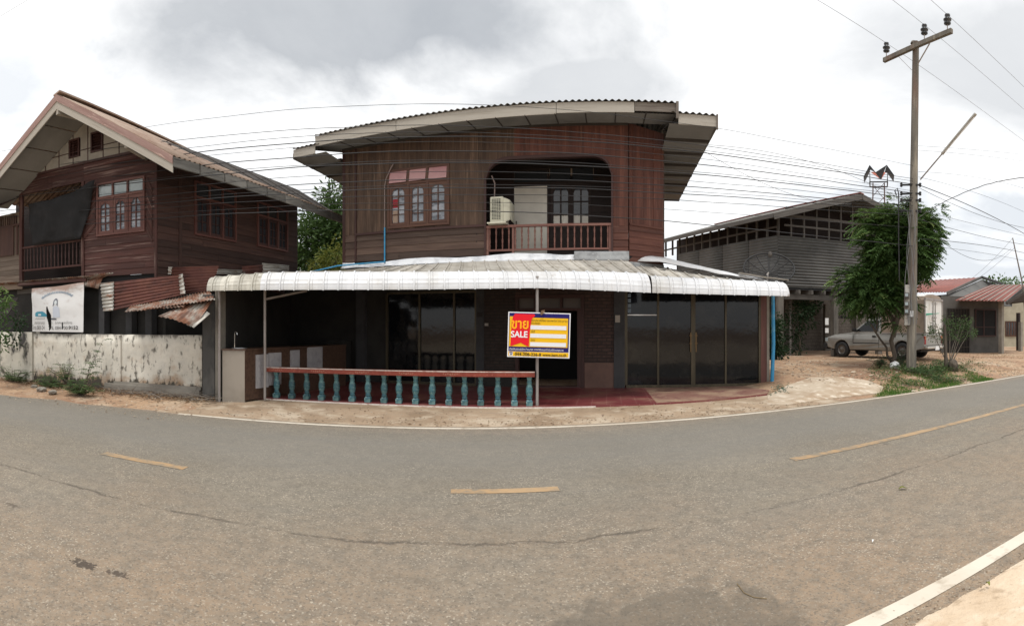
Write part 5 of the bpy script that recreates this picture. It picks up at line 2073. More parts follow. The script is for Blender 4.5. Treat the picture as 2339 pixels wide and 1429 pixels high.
# ================================================================== lean-to roofs and loose sheets in front of it
WP = Plane(RA, 9.8)
lt = thing('lean_to_roof', 'long rusty corrugated lean-to roof running under the maroon balcony', 'lean-to roof', P3(120, 650, 13.5))
E_ = Plane(RA, 10.0)
mb = MB()
xs = [(-60, 662), (60, 651), (150, 642), (238, 633)]
for (xa, ya), (xb, yb) in zip(xs, xs[1:]):
    a, b = E_.px(xa, ya), E_.px(xb, yb)
    c = LF.w(LF.s(xb - 4), 2.95, .1); d = LF.w(LF.s(xa - 4), 2.95, .1)
    mb.corr(a, b, c, d, .076, .011, 2, jag=.05, tone=random.random())
mb.build('sheet', m_rust, lt, solid=.003)
mb = MB()
mb.bar(E_.px(-60, 674, -.05), E_.px(72, 664, -.05), .06, .14)
mb.bar(E_.px(72, 664, -.08), E_.px(240, 648, -.08), .05, .08)
mb.build('purlin', m_grey_timber, lt)
mb = MB()
a, b = E_.px(190, 640, .02), E_.px(236, 634, .02)
mb.corr(a, b, E_.px(230, 660, .1), E_.px(196, 652, .1), .076, .012, 2, jag=.05)
mb.corr(E_.px(195, 641, .03), E_.px(235, 635, .03), LF.w(LF.s(270), 2.97, .2), LF.w(LF.s(225), 2.97, .2), .076, .012, 2)
mb.build('bent_end_sheet', m_rust, lt, solid=.003)


def sheet(name, label, corners, m, pitch=.076, amp=.012, par=None, horiz=False, jag=0, bow=None):
    """corners: (px,py,d) front-left, front-right, back-right, back-left"""
    q = [P3(*c) for c in corners]
    mb_ = MB()
    if horiz:   # corrugations run left to right
        mb_.corr(q[0], q[3], q[2], q[1], pitch, amp, 2, jag=jag, bow=bow)
    else:
        mb_.corr(q[0], q[1], q[2], q[3], pitch, amp, 3, jag=jag, bow=bow)
    o = mb_.build(name, m, par, origin=None if par else sum(q, Vector()) / 4, solid=.003)
    if label: tag(o, label, 'metal sheet')
    return o


# upright maroon sheet with a pale left strip
ws = thing('sheet_wall', 'maroon corrugated sheet wall leaning out above the cream wall, with a bare zinc end', 'metal sheet wall', P3(320, 700, 11.9))
sheet('sheet', None, [(257, 709, 12.55), (421, 673, 11.5), (413, 627, 11.7), (258, 644, 12.75)], m_rust_dark, .09, .016, ws, True)
sheet('zinc_strip', None, [(236, 711, 12.75), (259, 709, 12.5), (260, 643, 12.7), (229, 647, 12.9)], m_zinc, .09, .016, ws, True)
sheet('zinc_strip', None, [(412, 672, 11.52), (424, 671, 11.45), (417, 625, 11.65), (408, 628, 11.72)], m_zinc, .09, .016, ws, True)
sheet('corrugated_sheet', 'dull maroon corrugated sheet wall between leaning sheet and white awning', [(416, 672, 12.4), (482, 662, 12.0), (500, 607, 12.4), (384, 610, 12.6)], m_rust_dark, .09, .014, None, True)
sheet('corrugated_sheet', 'bare zinc strip along the foot of the maroon side wall', [(384, 626, 12.5), (560, 626, 14.4), (560, 617, 14.4), (384, 609, 12.5)], m_zinc, .09, .012, None, True)
sheet('corrugated_sheet', 'small zinc sheet patch beside the white awning beneath two side windows', [(598, 622, 15.2), (660, 618, 16.2), (660, 606, 16.2), (598, 600, 15.2)], m_zinc, .09, .012, None, True)
sheet('corrugated_sheet', 'small rust brown sheet patch against the zinc patch beneath side windows', [(553, 626, 14.3), (600, 622, 15), (600, 604, 15), (553, 608, 14.3)], m_rust_dark, .09, .012, None, True)
# rusty awning over the gap, and the loose bent sheets
sheet('corrugated_sheet', 'long rusty sheet awning between the leaning sheets and white awning', [(285, 712, 11.35), (492, 684, 10.45), (478, 664, 11.6), (300, 698, 12.3)], m_rust, .076, .012, None, False, .06)
sheet('corrugated_sheet', 'second rusty sheet lying across the long rusty sheet awning', [(300, 710, 11.2), (420, 700, 10.7), (450, 676, 11.3), (352, 690, 11.8)], m_rust, .09, .014, None, False, .05)
sheet('corrugated_sheet', 'loose grey sheet with orange rust drooping over the cream wall', [(361, 722, 10.75), (446, 745, 10.3), (487, 684, 10.7), (432, 692, 11.1)], m_rust, .11, .013, None, False, .03, lambda u, v: .03 * sin(3 * u))
sheet('corrugated_sheet', 'narrow bare zinc sheet tucked under the drooping rusty sheet', [(424, 741, 10.5), (443, 748, 10.25), (480, 716, 10.4), (470, 710, 10.65)], m_zinc, .09, .013, None, False, .02)

# ================================================================== compound wall
cwl = thing('compound_wall', 'stained cream plastered wall along the road with one upright rib', 'wall', WP.w(WP.s(270), 0))
zw = 1.455
mb = MB()
n = 60
sA_, sB_ = WP.s(68), WP.s(461)
rows = []
for z in (.0, .3, .6, .9, 1.2, zw):
    rows.append([WP.w(sA_ + (sB_ - sA_) * i / n, z + (0.012 * noise.noise(Vector((i * .4, 1, 2))) if z == zw else 0), .012 * noise.noise(Vector((i * .3, z * 2, 6)))) for i in range(n + 1)])
rows.append([WP.w(sA_ + (sB_ - sA_) * i / n, zw + .012 * noise.noise(Vector((i * .4, 1, 2))), -.14) for i in range(n + 1)])
rows.append([WP.w(sA_ + (sB_ - sA_) * i / n, 0, -.14) for i in range(n + 1)])
mb.grid(rows)
mb.face([r[0] for r in rows]); mb.face([r[-1] for r in reversed(rows)])
mb.build('body', m_plaster, cwl)
mb = MB()
pbox(mb, WP, WP.s(265), WP.s(278), .1, zw - .02, -.02, .045, vert=True)
mb.build('rib', m_plaster, cwl)
mb = MB()
pbox(mb, WP, WP.s(245), WP.s(461), .0, .27, -.02, .12)
pbox(mb, WP, WP.s(262), WP.s(461), .27, .33, -.02, .05, mi=0)
mb.build('footing', m_concrete, cwl)
mw = thing('mouldy_wall', 'low plaster wall black with mould joining the cream wall', 'wall', WP.w(WP.s(30), 0))
mb = MB()
WM = Plane(RA, 9.74)
rows = []
for z in (0, .5, 1, 1.5):
    rows.append([WM.w(WM.s(-30) + (WM.s(73) - WM.s(-30)) * i / 20, z, .02 * noise.noise(Vector((i * .4, z * 3, 1)))) for i in range(21)])
rows.append([WM.w(WM.s(-30) + (WM.s(73) - WM.s(-30)) * i / 20, 1.5, -.16) for i in range(21)])
mb.grid(rows)
mb.face([r[-1] for r in reversed(rows)] + [WM.w(WM.s(73), 0, -.16)])
mb.build('body', m_plaster_mould, mw)
up = thing('plaster_pier', 'taller pale plaster wall piece behind the mouldy wall, beside the torn banner', 'wall', WP.w(WP.s(45), 1.4, -.3))
mb = MB()
pbox(mb, WP, WP.s(24), WP.s(73), 1.2, WP.z(50, 682), -.5, -.3)
mb.build('body', mat('streaked_plaster', (.47, .43, .355), (((.3, .27, .22), (6, 6, 1), .5, .68), ((.56, .52, .44), (2, 2, 2), .5, .7), ((.1, .09, .075), (3, 3, 1.5), .6, .72, 8, .7)), 'Object', .92), up)
mb = MB(); pbox(mb, WP, WP.s(42), WP.s(46), 1.2, WP.z(45, 680), -.3, -.27, vert=True); mb.build('rib', m_concrete, up)
mb = MB()
q = [P3(-20, 690, 14.6), P3(42, 679, 14.6), P3(20, 715, 14.3), P3(-20, 745, 14.2)]
mb.prism(q, Vector((0, .03, 0)))
tag(mb.build('dark_board', m_wood_dark, None, origin=q[1]), 'dark slanting board above the mouldy wall at the photo edge', 'board')

gp = thing('gate_pillar', 'blackened concrete pillar between the cream wall and the tiled counter', 'pillar', P3(480, 918, 11.2))
mb = MB()
qa, qb = P2(462, 11.0), P2(489, 10.9)
GPp = Plane.through(qa, qb)
sa_, sb_ = GPp.s(462), GPp.s(490)
pbox(mb, GPp, sa_, sb_, 0, 2.32, -.4, 0, vert=True)
mb.build('shaft', m_concrete_dark, gp, bevel=.012)
mb = MB()
pbox(mb, GPp, sb_ + .003, GPp.s(500), .02, 2.4, -.42, -.03, vert=True)
mb.build('paler_post', m_concrete, gp)
mb = MB()
pbox(mb, GPp, sa_ - .05, sb_ + .08, -.02, .06, -.3, .1)
mb.build('footing', m_concrete_dark, gp)

# ---- torn vinyl banner
BN = Plane(RA, 9.76)
bx0, bx1 = BN.s(74), BN.s(193)
bz1, bz0 = BN.z(130, 654), BN.z(130, 757)
ban = thing('vinyl_banner', 'torn white vinyl banner with a faded woman and blue car hung over the cream wall', 'banner', BN.w((bx0 + bx1) / 2, bz0))
hole = lambda u, v: (.30 < u < .395 and .03 < v < .56 and abs(u - .345 - .03 * sin(v * 9)) < .045 * sin(pi * min(1, max(0, (v - .03) / .53))) + .008) or (.60 < u < .625 and .06 < v < .2)
mb = MB()
nu, nv = 130, 110
P_ = {}


def bpos(u, v):
    s = bx0 + (bx1 - bx0) * (u + .012 * (1 - v) * (1 - 2 * u))
    z = bz0 + (bz1 - bz0) * v + .05 * u * v - .02 * sin(pi * u) * (v > .9) * 1.0 - .015 * (1 - v) * u
    o = .02 + .02 * noise.noise(Vector((u * 3, v * 3, 1))) + .012 * sin(6 * u + 10 * v) * (v - .2) * (1 - abs(2 * u - 1) * .2) + .02 * sstep(.8, 1, v) * sin(u * 9)
    return BN.w(s, z, o)


uvb = lambda u, v: (u, v)
for i in range(nu):
    for j in range(nv):
        uc, vc = (i + .5) / nu, (j + .5) / nv
        if hole(uc, vc): continue
        c = [(i / nu, j / nv), ((i + 1) / nu, j / nv), ((i + 1) / nu, (j + 1) / nv), (i / nu, (j + 1) / nv)]
        mb.face([bpos(*k) for k in c], c, .5, 0, True)
m_ban, nt_, b_ = new_mat('faded_white_vinyl')
tc_ = nt_.nodes.new('ShaderNodeTexCoord')
sp_ = nt_.nodes.new('ShaderNodeSeparateXYZ'); nt_.links.new(tc_.outputs['UV'], sp_.inputs[0])
n_ = _noise(nt_, _map(nt_, tc_.outputs['UV'], (5, 5, 5)), 1.0, 7)
rustm = _math(nt_, 'ADD', _range(nt_, sp_.outputs[1], .78, 1.0), _range(nt_, n_, .3, .7, -.5, .5))
cur_ = _mix(nt_, _range(nt_, n_, .5, .75, 0, .5), (.68, .68, .68), (.5, .49, .48))
cur_ = _mix(nt_, _range(nt_, rustm, .25, .9, 0, .8), cur_, (.34, .2, .15))
nt_.links.new(cur_, b_.inputs['Base Color']); b_.inputs['Roughness'].default_value = .5
mb.build('sheet', m_ban, ban)


def bprint(name, col, poly, off=.006):
    m_ = MB()
    pts_ = []
    for u, v in poly:
        q_ = bpos(u, v)
        pts_.append(q_ - Vector((BN.n.x, BN.n.y, 0)) * off)
    # fan so that it follows the sheet
    c_ = sum(pts_, Vector()) / len(pts_)
    for a, b in zip(pts_, pts_[1:] + pts_[:1]):
        m_.face([c_, a, b])
    return m_.build(name, plain('print_' + name, col, .55), ban)


ell = lambda cu, cv, ru, rv, a0=0, a1=2 * pi, n=14: [(cu + ru * cos(a0 + (a1 - a0) * i / n), cv + rv * sin(a0 + (a1 - a0) * i / n)) for i in range(n + (a1 - a0 < 6.2))]
car = thing  # (keeps names short below)
bprint('printed_car', (.05, .26, .36), [(.07, .345), (.31, .335), (.30, .385), (.26, .43), (.22, .455), (.11, .455), (.07, .43), (.065, .39)])
bprint('printed_plate', (.6, .62, .64), [(.13, .36), (.19, .36), (.19, .40), (.13, .40)], .009)
bprint('printed_hair', (.16, .17, .2), [(.43, .55), (.445, .68), (.475, .72), (.505, .72), (.525, .68), (.53, .55), (.51, .57), (.5, .66), (.46, .66), (.45, .57)], .0075)
bprint('printed_face', (.6, .64, .66), ell(.485, .635, .025, .05), .009)
bprint('printed_torso', (.52, .56, .64), [(.435, .53), (.475, .56), (.50, .56), (.56, .52), (.57, .31), (.43, .31)], .007)
bprint('printed_belt', (.1, .11, .13), [(.395, .30), (.395, .265), (.5, .26), (.5, .29)], .0085)
b2 = MB()
for k in range(22):
    a = pi * .80 - pi * .6 * k / 21
    cu, cv = .5 + .33 * cos(a), .60 + .235 * sin(a)
    t_ = (-sin(a) * .33, cos(a) * .235)
    l_ = math.hypot(*t_)
    tx, tz = t_[0] / l_ * .011, t_[1] / l_ * .011
    h_ = random.uniform(.03, .05)
    nx_, nz_ = cos(a) * h_, sin(a) * h_
    pts_ = [(cu - tx, cv - tz), (cu + tx, cv + tz), (cu + tx + nx_, cv + tz + nz_), (cu - tx + nx_, cv - tz + nz_)]
    b2.face([bpos(u, v) - Vector((BN.n.x, BN.n.y, 0)) * .007 for u, v in pts_])
b2.build('arched_heading', plain('print_faded_blue', (.27, .33, .4), .55), ban)


def btext(name, body, u, v, size, width, bold, tall=None):
    m_ = MB()
    text_into(m_, body, BN, bx0 + (bx1 - bx0) * u, bz0 + (bz1 - bz0) * v, size, .055, width=width * (bx1 - bx0), bold=bold, tall=tall)
    return m_.build(name, m_s['black'], ban)


btext('phone_line', 'โทร.083-24', .035, .04, .12, .245, 0, .13)
btext('phone_line', '95, 084-700-', .385, .045, .12, .36, 0, .1)
btext('phone_line', '9152', .745, .05, .12, .165, .004, .085)
btext('address_line', 'สาขา(อาเภอ)', .08, .165, .1, .2, 0, .1)
btext('address_line', 'โต   (เทศบาลเมือง)', .385, .17, .1, .42, 0, .09)
btext('small_print', 'บริษัทรถยนต์', .09, .275, .06, .2, 0)
mb = MB()
mb.tube([BN.w(bx1 - .05, bz0, .03), BN.w(bx1 - .06, bz0 - .3, .08), BN.w(bx1 + .0, bz0 - .52, .1), BN.w(bx1 + .12, bz0 - .45, .1)], .006, 5)
mb.build('tie_cord', m_concrete, ban)
# ================================================================== grey house on stilts
SA = .091
qc = P2(1777, 22.0)
SF = Plane(SA, qc.dot(Vector((sin(SA), cos(SA)))))
sK = qc.dot(SF.t)
sh = thing('stilt_house', 'grey corrugated house raised on concrete posts behind the parked pickup', 'house', (qc.x + 3, qc.y + 3, .36))
wS = 7.5
zb0, zb1 = ZZ(655, 22.0), ZZ(537, 22.0)
LEN = 9.2
nb3 = Vector((-.288, .958, 0)).normalized()
SB_ = lambda k, z=0.0: SF.w(sK, z) + nb3 * k; tb3 = Vector((SF.t.x, SF.t.y, 0))
SSd = Plane.through(SF.w(sK, 0), SB_(LEN))
sd0, sd1 = sorted((SF.w(sK, 0).xy.dot(SSd.t), SB_(LEN).xy.dot(SSd.t)))
zR = 7.62; zEv = 6.45
smid = sK + wS / 2
mb = MB()
mb.corr(SF.w(sK, zb0), SF.w(sK, zb1), SF.w(sK + wS, zb1), SF.w(sK + wS, zb0), .13, .024, 2)
mb.build('front_cladding', m_corr_grey, sh, solid=.004)
mb = MB()
for k in range(4):
    a, b = SB_(LEN * k / 5, zb0), SB_(LEN * (k + 1) / 5 - .03, zb0)
    mb.corr(a, a + Vector((0, 0, zb1 - zb0)), b + Vector((0, 0, zb1 - zb0)), b, .13, .024, 1, tone=random.random())
mb.build('side_cladding', m_corr_grey, sh, solid=.004)
# open timber framing above the cladding, dark behind
mb = MB()


def rk(s):
    return zR - abs(s - smid) * (zR - zEv) / (wS / 2)


n = 12
for i in range(n + 1):
    s = sK + wS * i / n
    pbox(mb, SF, s - .035, s + .035, zb1, rk(s) - .1, -.06, .02, random.random(), vert=True)
pbox(mb, SF, sK, sK + wS, zEv - .06, zEv + .06, -.06, .03)
pbox(mb, SF, sK + .3, sK + 4.2, zb1 + .42, zb1 + .5, -.05, .025)
pbox(mb, SF, sK + 4.4, sK + wS, zb1 + .36, zb1 + .44, -.05, .025)
m = 14
for i in range(m + 1):
    s = sd0 + (sd1 - sd0) * i / m
    pbox(mb, SSd, s - .04, s + .04, zb1, zEv, -.06, .02, random.random(), vert=True)
pbox(mb, SSd, sd0, sd1, zb1 + .33, zb1 + .4, -.05, .025)
mb.build('timber_frame', m_grey_timber, sh)
mb = MB()
pbox(mb, SF, sK + .9, sK + wS - .3, zb0, zR - .5, -1.2, -1.1)
pbox(mb, SSd, min(sd0, sd1) + .15, max(sd0, sd1) - .15, zb0, zEv + .2, -1.2, -1.1)
mb.build('dark_backdrop', m_wood_dark, sh)  # dark backdrop added inside, stands in for the interior shade
mb = MB()
mb.obox(SF.w(sK, zb0 - .1, -.02), tb3 * wS, nb3 * LEN, (0, 0, .08))
mb.build('floor_deck', m_dark_void, sh)
# roof
ov = .55
mb = MB()
A0 = SF.w(sK - ov, zEv - ov * .3, ov + .25); A1 = A0 + nb3 * (LEN + 1)
R0_ = SF.w(smid, zR, ov + .25); R1_ = R0_ + nb3 * (LEN + 1)
B0 = SF.w(sK + wS + ov, zEv - ov * .3, ov + .25); B1 = B0 + nb3 * (LEN + 1)
mb.corr(A0, A1, R1_, R0_, .17, .02, 1)
mb.corr(B0, B1, R1_, R0_, .17, .02, 1)
mb.build('roof', m_roof_grey, sh, solid=.01)
mb = MB()
mb.bar(A0 + Vector((0, 0, -.12)), R0_ + Vector((0, 0, -.12)), .05, .24)
mb.bar(B0 + Vector((0, 0, -.12)), R0_ + Vector((0, 0, -.12)), .05, .24)
mb.bar(A0 + Vector((0, 0, -.08)), A1 + Vector((0, 0, -.08)), .05, .16)
mb.build('barge_board', m_grey_timber, sh)
mb = MB()
mb.bar(R0_ + Vector((0, 0, .03)), R1_ + Vector((0, 0, .03)), .3, .04)
mb.build('ridge_cap', m_red_sheet, sh)
# joists, posts, rear wall below
m_dim_post = mat('shaded_grey_post', (.15, .135, .115), (((.09, .08, .07), (3, 3, 1), .45, .62),), 'Object', .9)  # darkened: the shade under the house is put into the post colour
mb = MB()
for k in range(12):
    s = sK + .3 + (wS - .6) * k / 11
    mb.obox(SF.w(s, zb0 - .28, .12), nb3 * 4.0, tb3 * .09, (0, 0, .18))
mb.obox(SF.w(sK - .1, zb0 - .5, -.15), tb3 * (wS + .2), nb3 * .16, (0, 0, .22))
mb.build('floor_joist', m_grey_timber, sh)
for i, s in enumerate((sK + .12, sK + 2.85, sK + 5.3, sK + wS - .15)):
    for j, dp in enumerate((.1, 5.2)):
        q = SF.w(s, 0, -dp)
        g0 = ground_h(q.x, q.y)
        m_ = MB(); m_.obox((q.x - .13, q.y - .13, g0 - .1), (0, 0, zb0 - .3 - g0), (.26, 0, 0), (0, .26, 0))
        m_.build('post', m_dim_post, sh, bevel=.01)
m_block = brick_mat('grey_block_wall', (.19, .165, .14), (.165, .145, .125), (.13, .115, .1))
mb = MB()
QB = SF.back(5.6)
a, b = sK + 1.2, sK + wS + .5
h = .3
b += 5
mb.face([QB.w(a, h), QB.w(b, h), QB.w(b, zb0 + .2), QB.w(a, zb0 + .2)], [(0, 0), ((b - a) * .6, 0), ((b - a) * .6, 1.6), (0, 1.6)])
mb.build('lower_wall', m_block, sh)
mb = MB()
for r in range(2):
    for c in range(6):
        s = QB.s(1900) + .1 + c * .24
        pbox(mb, QB, s, s + .17, 2.2 + r * .2, 2.34 + r * .2, 0, .02)
mb.build('vent_block', m_dark_void, sh)
mb = MB()
q = P2(1884, 21.4)
mb.obox((q.x - .08, q.y - .16, 1.75), (.16, 0, 0), (0, .02, 0), (0, 0, .28))
mb.obox((q.x - .08, q.y - .16, 1.42), (.16, 0, 0), (0, .02, 0), (0, 0, .2))
mb.build('notice', m_white, sh)
q = P2(1806, 23.5)
mb = MB(); mb.tube([(q.x, q.y, .3), (q.x, q.y, 2.9), (q.x + .5, q.y, 2.92)], .045, 8)
tag(mb.build('water_pipe', m_steel, None, origin=(q.x, q.y, .3)), 'grey vertical pipe under the stilt house beside a bush', 'pipe')

# ================================================================== satellite dish behind the right awning
dc = P3(1757, 612, 14.6)
sat = thing('satellite_dish', 'large black mesh satellite dish standing behind the white awning', 'satellite dish', (dc.x, dc.y, 2.86))
axis_ = Vector((-.28, -.62, .72)).normalized()
e1 = axis_.cross(Vector((0, 0, 1))).normalized(); e2 = e1.cross(axis_)
R_, dep = .72, .2
ptd = lambda r, a: dc + (e1 * cos(a) + e2 * sin(a)) * r + axis_ * (dep * (r / R_) ** 2 - dep)
mb = MB()
mb.tube([ptd(R_, 2 * pi * k / 40) for k in range(41)], .024, 6, cap=False)
for r in (.25, .48):
    mb.tube([ptd(r, 2 * pi * k / 32) for k in range(33)], .007, 5, cap=False)
for k in range(12):
    a = 2 * pi * k / 12
    mb.tube([ptd(R_ * j / 6, a) for j in range(7)], .012, 5)
mb.build('rim_and_ribs', m_black, sat)
m_mesh, nt_, b_ = new_mat('black_wire_mesh')
b_.inputs['Base Color'].default_value = (.03, .03, .032, 1)
tr_ = nt_.nodes.new('ShaderNodeBsdfTransparent'); mx_ = nt_.nodes.new('ShaderNodeMixShader'); mx_.inputs[0].default_value = .22
nt_.links.new(tr_.outputs[0], mx_.inputs[1]); nt_.links.new(b_.outputs[0], mx_.inputs[2])
nt_.links.new(mx_.outputs[0], nt_.nodes['Material Output'].inputs['Surface'])
mb = MB()
mb.grid([[ptd(R_ * j / 8, 2 * pi * k / 40) for k in range(41)] for j in range(1, 9)])
mb.build('mesh', m_mesh, sat)
mb = MB()
fo_ = dc + axis_ * .45
mb.lathe([(.03, -.06), (.06, -.05), (.06, .04), (.035, .09)], fo_, 10)
mb.build('feed', m_grey_timber, sat)
mb = MB()
for k in range(3):
    mb.tube([fo_, ptd(R_, 2 * pi * k / 3 + .6)], .009, 5)
mb.build('feed_strut', m_black, sat)
mb = MB(); mb.tube([(dc.x, dc.y + .1, 2.4), (dc.x, dc.y + .1, dc.z - .15), dc - axis_ * .18], .035, 8); mb.build('mast', m_steel, sat)
# low roof of the ground floor behind that carries the mast
mb = MB()
pA = HP.w(sM + .1, 2.93, -.7); pB = HP.w(4.1, 2.78, -.7)
mb.prism([pA, pB, pB + n3 * 4.2 + Vector((0, 0, -.1)), pA + n3 * 4.2], (0, 0, .03))
mb.build('rear_roof', m_roof_grey, house)

# ================================================================== pickup
tk_rear = P2(2132, 20.6)
hd = Vector((-.30, .954, 0)).normalized()           # heading
lf = Vector((-hd.y, hd.x, 0))                        # vehicle's left
tz = .385
trk = thing('pickup_truck', 'silver beige pickup with white box canopy parked behind the small tree and utility pole', 'pickup', (tk_rear.x, tk_rear.y, tz))


def T(x, y, z):                                       # x forward from tail, y left, z up
    return Vector((tk_rear.x, tk_rear.y, tz)) + hd * x + lf * y + Vector((0, 0, z))


m_paint = mat('silver_grey_metallic_paint', (.3, .295, .275), (((.24, .235, .22), (1, 1, 1), .4, .7),), 'Object', .3, metal=.3, spec=.5)
m_canopy_w = mat('white_canopy_door', (.68, .67, .64), (((.45, .41, .35), (4, 4, 2), .52, .72),), 'Object', .5)
m_canopy_s = mat('tan_canopy_side', (.3, .235, .185), (((.22, .17, .13), (2, 2, 2), .45, .65),), 'Object', .6)
L_, Wd = 4.75, .84
def arc(cx, r, a0, a1, n=8):
    return [(cx + r * cos(a0 + (a1 - a0) * i / n), .34 + r * sin(a0 + (a1 - a0) * i / n)) for i in range(n + 1)]
low = .34
prof_ = [(0, .55), (.03, .43)] + [(.55, low)] + arc(.97, .40, pi, 0) + [(1.5, low), (3.45, low)] + arc(3.9, .40, pi, 0) + [(4.4, .36), (4.68, .42), (4.75, .55), (4.74, .72), (4.66, .84), (4.3, .955), (3.55, 1.03), (3.4, 1.06), (2.0, 1.05), (1.96, 1.02), (0, 1.02)]


def side_profile(mb_, prof, half, z_in=.06):
    left = [T(x, half - (.05 if z > .95 else 0) - (.04 if z < .45 else 0), z) for x, z in prof]
    right = [T(x, -half + (.05 if z > .95 else 0) + (.04 if z < .45 else 0), z) for x, z in prof]
    mb_.face(left); mb_.face(list(reversed(right)))
    n_ = len(prof)
    for i in range(n_):
        j = (i + 1) % n_
        mb_.face([left[j], left[i], right[i], right[j]])


mb = MB(); side_profile(mb, prof_, Wd)
bod = mb.build('body', m_paint, trk, bevel=.03)
# cab: pillars and roof round dark glass
ct = [(3.42, 1.05), (2.62, 1.62), (2.5, 1.66), (2.08, 1.66), (2.0, 1.6), (1.98, 1.05)]
mb = MB()


def cabsec(x, z):
    y = Wd - .06 - (z - 1.05) * .2
    return T(x, y, z), T(x, -y, z)


pl_ = [cabsec(x, z) for x, z in ct]
mb.face([p[0] for p in pl_]); mb.face([p[1] for p in reversed(pl_)])
for i in range(len(pl_)):
    j = (i + 1) % len(pl_)
    mb.face([pl_[j][0], pl_[i][0], pl_[i][1], pl_[j][1]])
cabo = mb.build('cab', m_paint, trk, bevel=.03)


def gl_quad(pts, name, par, off=.012, m=m_glass_dark):
    m_ = MB()
    for sg in (1,):
        q_ = []
        for x, z in pts:
            y = Wd - .06 - (z - 1.05) * .2 + off
            q_.append(T(x, y, z))
        m_.prism(q_, lf * -.008)
    return m_.build(name, m, par)


gl_quad([(3.22, 1.10), (2.66, 1.52), (2.12, 1.55), (2.1, 1.10)], 'side_window', cabo)
m_ = MB()
a_, b_ = [T(3.40, y, 1.10) + Vector((0, 0, .01)) for y in (.66, -.66)], [T(2.68, y, 1.60) for y in (.58, -.58)]
m_.face([a_[0], a_[1], b_[1], b_[0]]); m_.build('windscreen', m_glass_dark, cabo)
mb = MB()
for pts in (((3.3, 1.0, .8), (3.3, .45, .86)), ((2.04, 1.02, .8), (2.04, .42, .86))):
    (x, z0_, y0_), (x1_, z1_, y1_) = pts
    mb.bar(T(x, Wd + .002, z0_), T(x1_, Wd + .002, z1_), .012, .006, lf)
mb.bar(T(3.3, Wd + .002, .62), T(2.04, Wd + .002, .62), .03, .012, lf)
mb.bar(T(1.9, Wd + .002, .62), T(1.45, Wd + .002, .62), .03, .012, lf)
mb.build('door_seam', m_black, trk)
mb = MB(); mb.obox(T(2.18, Wd, .86), hd * .17, lf * .025, (0, 0, .07)); mb.build('door_handle', m_black, trk, bevel=.008)
mb = MB(); mb.obox(T(3.12, Wd - .02, 1.08), hd * .1, lf * .2, (0, 0, .15)); mb.build('mirror', m_black, trk, bevel=.02)
mb = MB()
mb.bar(T(2.6, .55, 1.68), T(2.6, -.55, 1.68), .04, .03); mb.bar(T(2.95, .62, 1.70), T(2.1, .62, 1.71), .04, .02)
mb.build('roof_visor', m_black, trk)
mb = MB(); mb.obox(T(4.66, -.86, .34), hd * .2, lf * 1.72, (0, 0, .26)); mb.build('front_bumper', m_black, trk, bevel=.03)
for y in (.62, -.82):
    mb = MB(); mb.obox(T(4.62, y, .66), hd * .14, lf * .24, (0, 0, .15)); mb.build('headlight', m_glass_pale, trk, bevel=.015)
# wheels
for x, y in ((.97, Wd - .12), (.97, -Wd + .12), (3.9, Wd - .12), (3.9, -Wd + .12)):
    o_ = T(x, y, .33)
    sg = 1 if y > 0 else -1
    m_ = MB()
    rows_ = []
    for r, w in ((.19, .105), (.30, .11), (.335, .085), (.34, 0), (.335, -.085), (.30, -.11), (.19, -.1)):
        rows_.append([o_ + (hd * cos(2 * pi * k / 24) + Vector((0, 0, sin(2 * pi * k / 24)))) * r + lf * w * sg for k in range(24)])
    m_.grid(rows_, closed=True)
    w_ = m_.build('wheel', m_black, trk, origin=o_)
    m_ = MB()
    rows_ = []
    for r, w in ((.2, .1), (.19, .075), (.13, .06), (.09, .085), (.03, .09)):
        rows_.append([o_ + (hd * cos(2 * pi * k / 20) + Vector((0, 0, sin(2 * pi * k / 20)))) * r + lf * w * sg for k in range(20)])
    m_.grid(rows_, closed=True); m_.face(rows_[-1])
    m_.build('rim', mat('steel_rim', (.15, .14, .13), (((.09, .08, .07), (9, 9, 9), .45, .65),), 'Object', .45, metal=.6), w_)
# inside of the arches and underbody
mb = MB(); mb.obox(T(.2, -.7, .3), hd * 4.3, lf * 1.4, (0, 0, .25)); mb.build('chassis', m_black, trk)
# tail
mb = MB(); mb.obox(T(-.015, -.66, .56), hd * .02, lf * 1.32, (0, 0, .44)); tg = mb.build('tailgate', m_paint, trk, bevel=.012)
mb = MB()
mb.bar(T(-.02, -.3, .93), T(-.02, .0, .86), .012, .02, (0, 0, 1)); mb.bar(T(-.02, .0, .86), T(-.02, .3, .93), .012, .02, (0, 0, 1))
mb.build('pressed_badge', m_canopy_s, tg)
for y in (.68, -.80):
    mb = MB(); mb.obox(T(-.025, y, .6), hd * .06, lf * .12, (0, 0, .32)); tl_ = mb.build('tail_light', plain('tail_red', (.25, .012, .015), .25), trk, bevel=.01)
    mb = MB(); mb.obox(T(-.03, y + .015, .8), hd * .02, lf * .09, (0, 0, .09)); mb.build('indicator', plain('amber', (.4, .15, .03), .3), tl_)
mb = MB(); mb.obox(T(-.16, -.8, .42), hd * .12, lf * 1.6, (0, 0, .1)); mb.build('rear_bumper', mat('dull_chrome', (.5, .48, .44), (), 'Object', .35, metal=.6), trk, bevel=.02)
mb = MB(); mb.obox(T(-.175, -.2, .36), hd * .01, lf * .36, (0, 0, .16)); mb.build('number_plate', m_white, trk)
